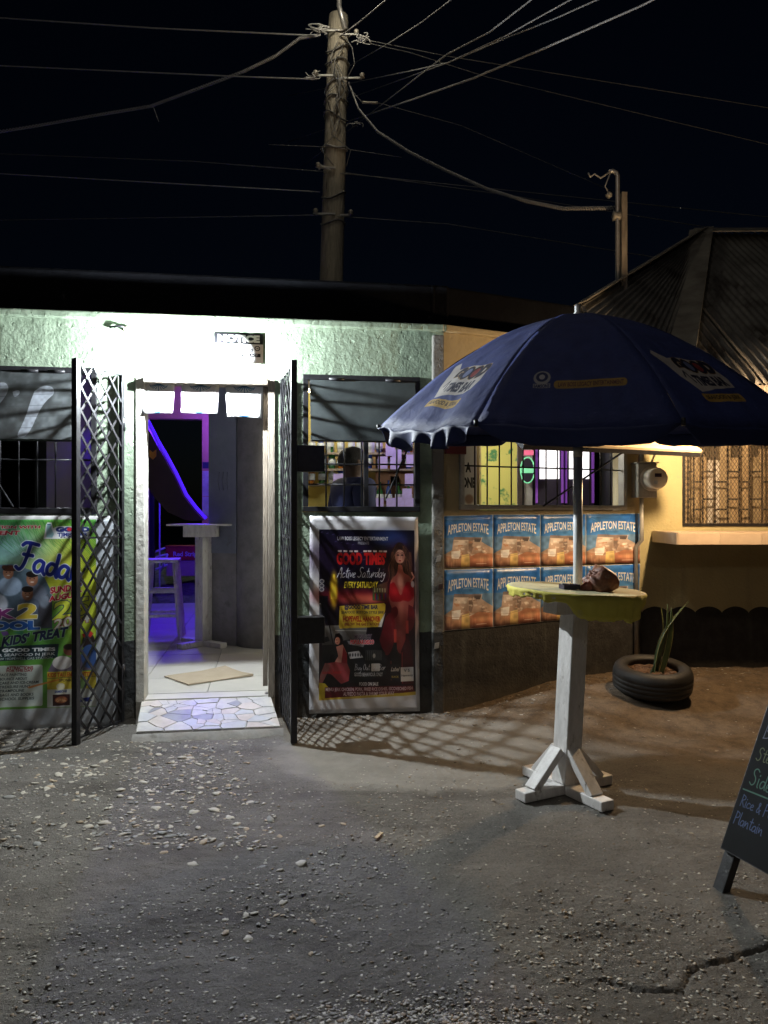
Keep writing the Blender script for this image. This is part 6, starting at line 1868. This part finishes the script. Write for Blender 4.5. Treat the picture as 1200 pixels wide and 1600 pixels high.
# ------------------------------------------------------------------ umbrella
UC = Vector((1.06, 4.20, 0)); UR = 1.10; UZ0 = 1.955; UAP = 2.575
um = empty('market_umbrella', (UC.x,UC.y,0), 0, 'big navy blue umbrella with scalloped valance standing through the table', 'umbrella')
TH_ = [82,37,-8,-53,-98,-143,-188,-233]     # rib directions, degrees left of the viewer direction
def rim(k):
    th = R(TH_[k % 8]); return Vector((-UR*math.sin(th), -UR*math.cos(th), 0))
def dome(d, v):
    """point at fraction v along rib direction d"""
    p = d*v; zr = UZ0+.085*d.y+.0*d.x
    z = UAP-(UAP-zr)*(v**1.72)
    return Vector((p.x, p.y, z))
for k in range(8):
    d0, d1 = rim(k), rim(k+1)
    nu, nv = 14, 18; vs = []; uvs = []
    for j in range(nv+1):
        v = .012+.988*j/nv
        for i in range(nu+1):
            u = i/nu
            p = dome(d0, v).lerp(dome(d1, v), u)
            sag = math.sin(math.pi*u)*v
            # cloth sinks a little between ribs and billows at the hem
            p -= Vector((0,0,.020*sag))
            p += Vector((p.x,p.y,0)).normalized()*(.018*sag)
            if k == 0 and v > .6: p += Vector((0,0,.012*(v-.6)/.4*math.sin(u*18)))
            p += Vector((0,0,.014*mnoise.noise(Vector((u*3+k*5,v*4,0)))*v+.006*mnoise.noise(Vector((u*9+k*5,v*7,3)))*v))
            vs.append(p); uvs.append((.5+(u-.5)*max(.02,v), 1-v))
    fs = [(j*(nu+1)+i,(j+1)*(nu+1)+i,(j+1)*(nu+1)+i+1,j*(nu+1)+i+1) for j in range(nv) for i in range(nu)]
    mb = MB(); mb.add(vs, fs)
    o = mb.build('canopy_panel', M_umb_strip if k % 2 == 1 else M_umb_logo, um, smooth=True)
    ul = o.data.uv_layers.new(name='UVMap'); li = np.zeros(len(o.data.loops), int); o.data.loops.foreach_get('vertex_index', li)
    ul.data.foreach_set('uv', np.array(uvs)[li].ravel())
    so = o.modifiers.new('thick','SOLIDIFY'); so.thickness = .0012; so.offset = -1
    # valance, split at the ribs, deeper in the middle
    base = vs[nv*(nu+1):]; vv = []; NL = 6
    crump = k == 0
    hi_n = 42 if crump else nu
    def bp(u):
        f = u*nu; i = min(nu-1, int(f)); return base[i].lerp(base[i+1], f-i)
    for j in range(NL+1):
        t = j/NL
        for i in range(hi_n+1):
            u = i/hi_n
            e = min(u, 1-u)
            L_ = .074*(sst(0,.14,e))**.8+.003
            out = Vector((bp(u).x,bp(u).y,0)).normalized()
            p = bp(u)-Vector((0,0,L_*t))+out*(-.012*t)
            if crump:
                p += out*(.032*t*math.sin(u*33+1.5*math.sin(u*9)))+Vector((0,0,.02*t*math.sin(u*15)))
            else:
                p += out*(.010*t*math.sin(u*11+k))
            vv.append(p)
    fs = [(j*(hi_n+1)+i,(j+1)*(hi_n+1)+i,(j+1)*(hi_n+1)+i+1,j*(hi_n+1)+i+1) for j in range(NL) for i in range(hi_n)]
    mb = MB(); mb.add(vv, fs); w_ = mb.build('valance', M_navy, o, smooth=True)
    so = w_.modifiers.new('thick','SOLIDIFY'); so.thickness = .0012
    rb = MB(); rb.tube([dome(d0, v)-Vector((0,0,.012)) for v in (.02,.2,.4,.6,.8,.99)], .005, 6); rb.build('rib', M_steel, um, smooth=True)
    st_ = MB(); st_.tube([Vector((0,0,2.10))+d0*.02, dome(d0,.5)-Vector((0,0,.02))], .004, 6); st_.build('strut', M_steel, um, smooth=True)
    tp2 = MB(); tp2.lathe([(0,.0),(.009,.0),(.009,.03),(0,.034)], 8, 0, Matrix.Translation(dome(d0,1.0)-Vector((0,0,.012)))); tp2.build('rib_tip', M_dkmetal, um, smooth=True)
mb = MB(); mb.tube([(0,0,.82),(0,0,1.86)], .025, 16); mb.build('lower_pole', M_polewhite, um, smooth=True)
mb = MB(); mb.tube([(0,0,1.861),(0,0,2.56)], .019, 14); mb.build('upper_pole', M_polewhite, um, smooth=True)
mb = MB(); mb.tube([(0,0,1.80),(0,0,1.87)], .026, 14); mb.tube([(.026,0,1.845),(.055,0,1.845)], .006, 8); mb.build('pole_clamp', M_metergrey, um, smooth=True)
mb = MB(); mb.tube([(0,0,2.07),(0,0,2.13)], .030, 14); mb.build('runner', M_metergrey, um, smooth=True)
mb = MB(); mb.lathe([(.026,2.560),(.026,2.585),(.018,2.590),(.018,2.625),(.012,2.635),(0,2.636)], 16); mb.build('finial', M_steel, um, smooth=False)

# ------------------------------------------------------------------ chalkboard A-frame
M_blackwood = mat('black_wood', (0.020,0.020,0.022), (0.014,0.014,0.015), 8, .5, .4, 30, dark=(.10,.09,.08), dscale=12, damt=.70)
e1 = Vector((.32,-.947,0)).normalized(); nrm_in = Vector((.947,.32,0)).normalized()
O_ = Vector((1.347,3.075,.155)); LEAN = R(23.5)
up = (nrm_in*math.sin(LEAN)+Vector((0,0,1))*math.cos(LEAN)).normalized()
nb = e1.cross(up).normalized()
if nb.x > 0: nb = -nb
ab = empty('chalkboard_sign', (O_.x,O_.y,zg(O_.x,O_.y)), 0, 'black A-frame chalkboard menu standing at the right edge of the photo', 'chalkboard')
rel = O_-ab.location
def bpnt(u, v, d=0): return rel+e1*u+up*v+nb*d
BWD, BHT = .62, 1.02
mb = MB()
c8 = [bpnt(u,v,d) for d in (-.018,0.0) for u, v in ((0,0),(BWD,0),(BWD,BHT),(0,BHT))]
mb.add(c8, [(0,1,2,3),(4,7,6,5),(0,4,5,1),(1,5,6,2),(2,6,7,3),(3,7,4,0)]); mb.build('board_panel', M_blackwood, ab)
mb = MB(); mb.add([bpnt(.004,.004,.0015),bpnt(BWD-.004,.004,.0015),bpnt(BWD-.004,BHT-.004,.0015),bpnt(.004,BHT-.004,.0015)], [(0,1,2,3)])
o = mb.build('chalk_writing', M_chalk, ab); ul = o.data.uv_layers.new(name='UVMap')
for l_, uv_ in zip(ul.data, ((0,0),(1,0),(1,1),(0,1))): l_.uv = uv_
gz = -.0
for u in (.028,BWD-.028):
    vlow = -(rel.z+0.0)/up.z
    mb = MB(); mb.bar(bpnt(u,vlow,-.04), bpnt(u,BHT-.02,-.04), .055, .035, up=nb); mb.build('leg', M_blackwood, ab, bevel=.003)
hing = bpnt(0,BHT,-.05); back = nrm_in*.85
for u in (.028,BWD-.028):
    p = bpnt(u,BHT-.02,-.08); q = Vector((p.x,p.y,0))+nrm_in*.42
    mb = MB(); mb.bar(q, p, .045, .035, up=nrm_in); mb.build('leg', M_blackwood, ab, bevel=.003)
mb = MB(); 
pb_ = [Vector((bpnt(u,BHT-.02,-.10).x, bpnt(u,BHT-.02,-.10).y, 0))+nrm_in*(.42*(1-f)) + Vector((0,0,(rel.z+up.z*BHT)*f)) for f in (.16,1.0) for u in (0,BWD)]
mb.add([p for p in pb_]+[p+nrm_in*.012 for p in pb_], [(0,1,3,2),(4,6,7,5),(0,4,5,1),(1,5,7,3),(3,7,6,2),(2,6,4,0)]); mb.build('back_panel', M_blackwood, ab)

# ------------------------------------------------------------------ man inside
def skinned(name, J, E, rad, m, parent=None, root=0, sub=2):
    me = bpy.data.meshes.new(name); me.from_pydata([tuple(p) for p in J], E, []); me.update()
    o = bpy.data.objects.new(name, me); COL.objects.link(o)
    sk = o.modifiers.new('skin','SKIN'); sk.use_smooth_shade = True
    sv = me.skin_vertices[0].data
    for i, r_ in enumerate(rad): sv[i].radius = r_ if isinstance(r_, tuple) else (r_, r_)
    sv[root].use_root = True
    sb = o.modifiers.new('sub','SUBSURF'); sb.levels = sub; sb.render_levels = sub
    me.materials.append(m)
    if parent: o.parent = parent
    return o
hp = at(562,722,6.75)
pz = hp.z-FLZ-.0    # head centre above the floor
man = empty('person', (hp.x-.05, 6.78, FLZ), R(180-62), 'man in a navy t-shirt with short black hair seen from behind through the bars', 'person')
man.scale = (1.22,1.22,1)
# local: faces -y; built standing, head centre height pz
hh = pz
J = [(0,0,.95),(0,0,1.10),(0,.01,1.28),(0,.015,1.44),(0,.01,hh-.17),(0,-.005,hh-.09),(0,-.015,hh-.0),(0,-.01,hh+.07),
     (.17,.01,1.47),(.235,.03,1.25),(.25,-.02,1.02),(.22,-.20,1.10),(.20,-.27,1.12),
     (-.17,.01,1.47),(-.235,.03,1.25),(-.25,-.02,1.02),(-.22,-.20,1.10),(-.20,-.27,1.12),
     (.10,0,.88),(.11,0,.50),(.11,.02,.09),(.11,-.12,.03),(-.10,0,.88),(-.11,0,.50),(-.11,.02,.09),(-.11,-.12,.03)]
DZ = hh-.215-1.47
up_ = lambda L: [(x_,y_,z_+(DZ if z_ > 1.0 else DZ*.5 if z_ > .9 else 0) if z_ < 1.56 else z_) for x_,y_,z_ in L]
J = up_(J)
E = [(0,1),(1,2),(2,3),(3,4),(4,5),(5,6),(6,7),(3,8),(8,9),(9,10),(10,11),(11,12),(3,13),(13,14),(14,15),(15,16),(16,17),(0,18),(18,19),(19,20),(20,21),(0,22),(22,23),(23,24),(24,25)]
rad = [(.16,.12),(.15,.115),(.175,.13),(.15,.11),(.065,.06),(.075,.085),(.085,.10),(.07,.085),.075,.055,.045,.035,.04,.075,.055,.045,.035,.04,.10,.07,.045,.04,.10,.07,.045,.04]
skinned('body', J, E, rad, M_skin, man)
J2 = [(0,0,.95),(0,0,1.10),(0,.01,1.28),(0,.015,1.45),(0,.01,1.54),(.17,.01,1.475),(.24,.03,1.27),(.255,.0,1.14),(-.17,.01,1.475),(-.24,.03,1.27),(-.255,.0,1.14)]
J2 = up_(J2)
skinned('shirt', J2, [(0,1),(1,2),(2,3),(3,4),(3,5),(5,6),(6,7),(3,8),(8,9),(9,10)], [(.185,.14),(.175,.135),(.195,.15),(.175,.135),(.085,.08),.095,.08,.082,.095,.08,.082], M_shirt, man)
J3 = [(0,0,.98),(0,0,.88),(.105,0,.80),(.115,0,.50),(.11,.02,.10),(-.105,0,.80),(-.115,0,.50),(-.11,.02,.10)]
skinned('trousers', J3, [(0,1),(1,2),(2,3),(3,4),(1,5),(5,6),(6,7)], [(.175,.135),(.18,.14),.115,.09,.07,.115,.09,.07], M_trouser, man)
mb = MB(); vs = []; fs = []
for i in range(9):
    ph = i/8*R(118)
    for k in range(22):
        a = 2*math.pi*k/22
        front = max(0, -math.sin(a))
        p2 = ph*(1-.42*front)
        r_ = 1+.06*mnoise.noise(Vector((math.cos(a)*6,math.sin(a)*6,ph*5)))
        vs.append((.094*math.sin(p2)*math.cos(a)*r_, .012+.112*math.sin(p2)*math.sin(a)*r_, hh+.02+.118*math.cos(p2)*r_))
for i in range(8):
    for k in range(22): fs.append((i*22+k,(i+1)*22+k,(i+1)*22+(k+1)%22,i*22+(k+1)%22))
mb.add(vs, fs); mb.build('hair', M_hair, man, smooth=True)
fc_ = MB()
for k in range(9):
    a = R(-150+k*15)
    pass
fc_.lathe([(0,.035),(.045,.03),(.062,.0),(.05,-.035),(0,-.05)], 16, 0, Matrix.Translation((0,-.062,hh-.085)) @ Matrix.Scale(.8,4,(0,1,0))); fc_.build('beard', M_hair, man, smooth=True)
mb = MB(); mb.lathe([(0,.018),(.014,.01),(.017,-.012),(0,-.018)], 10, 0, Matrix.Translation((0,-.108,hh-.012))); mb.build('nose', M_skin, man, smooth=True)
for sx in (-1,1):
    mb = MB(); mb.lathe([(0,.034),(.018,.02),(.02,-.01),(0,-.03)], 10, 0, Matrix.Translation((sx*.086,.008,hh-.005)) @ Matrix.Scale(.45,4,(1,0,0))); mb.build('ear', M_skin, man, smooth=True)
    mb = MB(); mb.lathe([(0,.008),(.011,0),(0,-.008)], 10, 0, Matrix.Translation((sx*.034,-.094,hh+.015))); mb.build('eye', M_pale, man, smooth=True)
mb = MB(); mb.box(-.025,.025,-.110,-.104,hh-.062,hh-.052); mb.build('mouth', M_shellpink, man, bevel=.003)

# ------------------------------------------------------------------ poles, wires, street lamps
pb0 = at(518,430,10); pt0 = at(529,26,10)
lean = (pt0.x-pb0.x)/(pt0.z-pb0.z)
pole = empty('utility_pole', (pb0.x-lean*pb0.z,10,0), 0, 'weathered timber utility pole behind the bar carrying many wires', 'utility pole')
mb = MB(); mb.tube([(lean*z,0,z) for z in (0,2,4,5,6,7,7.6,pt0.z)], [.17,.163,.155,.15,.143,.137,.133,.128], 18); mb.build('pole_shaft', M_poleWood, pole, smooth=True)
topz = pt0.z
def pr(px, py, Y=9.85): return at(px,py,Y)-pole.location
mb = MB(); mb.tube([pr(540,46), pr(530,10), pr(530,-22), pr(530,-40,9.6), pr(530,-50,9.25)], .032, 10); mb.build('lamp_arm', M_steel, pole, smooth=True)
lp = at(530,-58,9.0)
mb = MB(); mb.box(-.13,.13,-.42,.25,-.02,.10,0,Matrix.Translation(lp-pole.location)); mb.build('lamp_head', M_metergrey, pole, bevel=.03)
mb = MB(); mb.box(-.10,.10,-.36,.20,-.030,-.021,0,Matrix.Translation(lp-pole.location)); mb.build('lamp_lens', emit('lens_glow', (1.0,0.93,0.76), 12), pole)
ptlight('lamp_light', lp-pole.location+Vector((0,.12,-.10)), POLE_W*8, (1.0,0.90,0.68), .08, pole)
ins = MB().lathe([(.02,0),(.05,.01),(.035,.04),(.05,.06),(.03,.09),(0,.09)], 12).mesh('insulator', M_zinclight, True)
for k, (px, py) in enumerate(((500,48),(557,54),(493,118),(566,122),(497,262),(493,334),(548,336))):
    q = pr(px, py, 9.8)
    mb = MB(); mb.bar(q, pr(524 if px < 524 else 532, py, 9.84), .022, .022); mb.build('bracket_arm', M_metergrey, pole)
    link_mesh('insulator', ins, pole, q, (0,0,0), (.7,.7,.7))
for k, py in enumerate((44,70,92,132,150,176,226,300,345)):
    z = pr(525,py).z; c = lean*z; r_ = .155
    mb = MB(); mb.tube([(c+r_*math.cos(a*.35),r_*math.sin(a*.35),z+.03*math.sin(a*.8+k)+(.05*math.sin(a*.35+k) if k%2 else 0)) for a in range(19)], .011, 6); mb.build('strap', M_wiredk if k%3 else M_steel, pole, smooth=True)
mb = MB()
rng = random.Random(12)
for k in range(10):
    py = rng.uniform(48,200); q = pr(rng.uniform(515,545),py,9.83)
    mb.tube(smooth([tuple(q+Vector((rng.uniform(-.2,.2),rng.uniform(-.06,0),rng.uniform(-.35,.35))))for _ in range(4)] if False else [tuple(q), ])[0:1]+[tuple(q+Vector((rng.uniform(-.12,.12),-.03,-.2))),tuple(q+Vector((rng.uniform(-.15,.15),-.02,-.4))),tuple(q+Vector((rng.uniform(-.1,.1),-.01,-.6)))], .007, 5)
mb.build('loose_cable', M_wiredk, pole, smooth=True)
def tangle(px, py, n, spread, Y=9.8, m=M_wire):
    mb = MB(); q = pr(px,py,Y)
    for k in range(n):
        p = [q+Vector((rng.uniform(-spread,spread),rng.uniform(-.05,.05),rng.uniform(-spread*.5,spread*.5))) for _ in range(5)]
        pts = smooth([(a.x,a.z) for a in p], 2); mb.tube([(x,q.y-.01*k,z) for x, z in pts], .006, 5)
    mb.build('wire_tangle', m, pole, smooth=True)
tangle(497,50,7,.16); tangle(565,62,6,.16); tangle(488,118,4,.12); tangle(554,195,4,.12,m=M_wiredk); tangle(505,262,2,.1)

def wire(name, pts, sag=0.0, r=.007, m=None, label='', twist=0, cat='wire', group='overhead wires'):
    """pts: list of (px,py,Y) joined by a curve; sag in metres between each pair"""
    P = [at(*p) for p in pts]; path = []
    # spans carry on well past the edges of the yard
    if pts[0][0] <= -40: P.insert(0, P[0]+(P[0]-P[1]).normalized()*9)
    if pts[-1][0] >= 1260 or pts[-1][1] < 0: P.append(P[-1]+(P[-1]-P[-2]).normalized()*7)
    for a, b in zip(P[:-1], P[1:]):
        n = 14 if sag or twist else 5
        for i in range(n):
            t = i/n; path.append(a.lerp(b,t)-Vector((0,0,sag*4*t*(1-t))))
    path.append(P[-1])
    mb = MB()
    if twist:
        # resample finely
        fine = []
        for a, b in zip(path[:-1], path[1:]):
            for i in range(8): fine.append(a.lerp(b,i/8))
        fine.append(path[-1])
        for ph in (0, math.pi):
            q = [p+Vector((0, r*1.2*math.cos(i*.55+ph), r*1.2*math.sin(i*.55+ph))) for i, p in enumerate(fine)]
            mb.tube(q, r*.6, 5)
    else: mb.tube(path, r*.75, 6)
    o = mb.build(name, m or M_wire, smooth=True); setp(o, label, cat, group); return o
wire('overhead_wire', [(-60,24,11),(240,44,10.4),(500,56,9.9)], .0, .014, None, 'straight wire from the left to the top of the pole')
wire('overhead_wire', [(-60,100,11),(380,120,10.1),(495,124,9.9)], .0, .012, None, 'straight wire meeting the pole at its second insulator from the left')
wire('service_cable', [(-40,212,11),(60,196,10.9),(150,180,10.7),(235,166,10.5),(300,142,10.3),(380,112,10.1),(430,88,10),(468,60,9.9),(500,54,9.85)], 0, .013, None, 'twisted pale service cable drooping from the pole top to the left', 1)
wire('overhead_wire', [(225,165,10.5),(240,168,10.45),(248,190,10.4)], 0, .006, None, 'short loose strand hanging off the drooping left cable', cat='wire', group=None)
wire('service_cable', [(545,130,9.9),(560,170,9.8),(590,206,9.6),(640,238,9.3),(700,268,9.0),(760,295,8.6),(820,314,8.2),(880,326,7.8),(960,325,7.4)], 0, .012, None, 'twisted pale service cable drooping from the pole to the thin mast', 1)
for (pts, lb, rr) in (
    ([(420,226,9.9),(520,230,9.85),(628,246,9.8)], 'short wire crossing the middle of the pole', .006),
    ([(-60,238,11),(300,252,10.3),(505,268,9.9),(1260,345,9.5)], 'thin wire crossing the pole below its middle', .008),
    ([(-60,268,11),(500,300,9.9)], 'faint wire running left from the lower pole', .009),
    ([(-60,345,11),(500,336,9.9),(700,350,9.7),(1260,440,9.5)], 'lowest faint wire crossing the pole above the bar roof', .007),
    ([(560,60,9.85),(700,88,9.8),(1260,178,9.6)], 'thin wire running right from the pole top towards the dark', .008),
    ([(560,64,9.85),(640,82,9.8),(760,120,9.8),(1260,240,9.6)], 'second thin wire running right below the first', .007),
    ([(548,140,9.85),(566,160,9.8),(592,161,9.8),(720,196,9.8),(960,300,9.7)], 'faint wire slanting right from the second insulator', .006),
    ([(540,270,9.85),(800,306,9.7),(1260,380,9.5)], 'faint wire running right from the middle of the pole', .007)):
    wire('overhead_wire', pts, 0, rr, M_wiredk if rr < .009 else None, lb)
for i, (pts, lb, rr) in enumerate((
    ([(470,262,22),(655,118,9.6),(700,84,8.6),(765,50,8),(840,-8,7.4)], 'bright wire fanning up from the pole, topmost of the right hand fan', .011),
    ([(450,150,22),(655,108,9.6),(700,98,8.6),(790,56,8),(905,-8,7.4)], 'bright wire of the right hand fan, second from the top', .010),
    ([(500,170,22),(700,98,9.4),(790,60,8.4),(870,28,8),(950,-8,7.4)], 'bright wire of the right hand fan, third from the top', .010),
    ([(450,222,24),(655,152,9.6),(740,122,8.6),(840,80,8),(1000,10,7.4),(1060,-20,7.2)], 'thick doubled wire of the right hand fan, lowest of all', .014),
    ([(534,110,14),(610,66,9.8),(660,34,8.8),(712,-6,8)], 'bright wire rising to the right just beside the pole', .009),
    ([(530,58,9.8),(560,36,9.2),(610,-6,8.4)], 'bright wire rising steeply from the pole top', .011))):
    wire('overhead_wire', pts, 0, rr, None, lb, group='fan of wires above the pole')
# splice sleeve and floating insulator on the right of the pole
o = wire('wire_splice', [(566,160,9.8),(590,161,9.8)], 0, .022, M_zinclight, 'short pale splice sleeve on a wire right of the pole', cat='wire splice', group=None)

# thin service mast with weather head
mp_ = at(965,480,7.3); mz1 = at(965,275,7.3).z
ms = empty('service_mast', (mp_.x,7.3,0), 0, 'thin steel service mast with curled weather head rising behind the bar roof', 'mast')
mb = MB(); mb.tube([(0,0,1.2),(0,0,mz1),(-.01,0,mz1+.03),(-.05,0,mz1+.05),(-.08,0,mz1+.035)], .022, 10); mb.build('pipe', M_steel, ms, smooth=True)
mb = MB(); mb.box(.03,.085,-.03,.03,1.2,mz1-.16); mb.build('timber_batten', M_oldwood, ms, bevel=.004)
mb = MB(); mb.tube([(-.08,0,mz1+.035),(-.16,0,mz1-.02),(-.22,0,mz1+.02),(-.26,0,mz1-.01),(-.28,0,mz1+.03)], .009, 6); mb.tube([(-.07,0,mz1+.03),(-.12,0,mz1-.10),(-.06,.0,mz1-.2)], .007, 6); mb.build('loose_cable', M_wire, ms, smooth=True)
link_mesh('insulator', ins, ms, (-.05,0,mz1-.38), (0,R(90),0)); link_mesh('insulator', ins, ms, (-.10,0,mz1-.20), (0,R(40),0), (.6,.6,.6))

# street lamp over the road behind the viewer
sl_ = empty('street_lamp', (-3.6,-1.2,0), 0, 'tall street lamp on the road edge behind the viewer', 'street lamp')
HL = Vector((1.7,1.6,8.0))
mb = MB(); mb.tube([(0,0,0),(0,0,8.0)], [.11,.07], 14); mb.build('lamp_pole', M_steel, sl_, smooth=True)
mb = MB(); mb.tube([(0,0,7.7),(.6,.55,8.1),(1.55,1.45,8.1)], .03, 10); mb.build('lamp_arm', M_steel, sl_, smooth=True)
mb = MB(); mb.box(-.14,.14,-.30,.30,.02,.12,0,Matrix.Translation(HL) @ Matrix.Rotation(R(-45),4,'Z')); mb.build('lamp_head', M_metergrey, sl_, bevel=.02)
mb = MB(); mb.box(-.11,.11,-.26,.26,.010,.019,0,Matrix.Translation(HL) @ Matrix.Rotation(R(-45),4,'Z')); mb.build('lamp_lens', emit('lens_glow_street', (1.0,0.92,0.80), 10), sl_)
ptlight('lamp_light', HL+Vector((0,0,-.06)), STREET_W, (1.0,0.90,0.78), .10, sl_)

# copy of the street lamp, added out of view to give frontal fill
s2 = sl_.copy(); COL.objects.link(s2); s2.location = (1.2, -13, 0); s2.rotation_euler = (0,0,R(20))
for ch in list(sl_.children):
    c = ch.copy(); COL.objects.link(c); c.parent = s2
    if c.type == 'LIGHT': c.data = ch.data.copy(); c.data.energy = 230.0; c.data.shadow_soft_size = .25
s2['label'] = 'added unseen street lamp far behind the viewer giving frontal fill'; s2['group'] = sl_['group'] = 'street lamps'
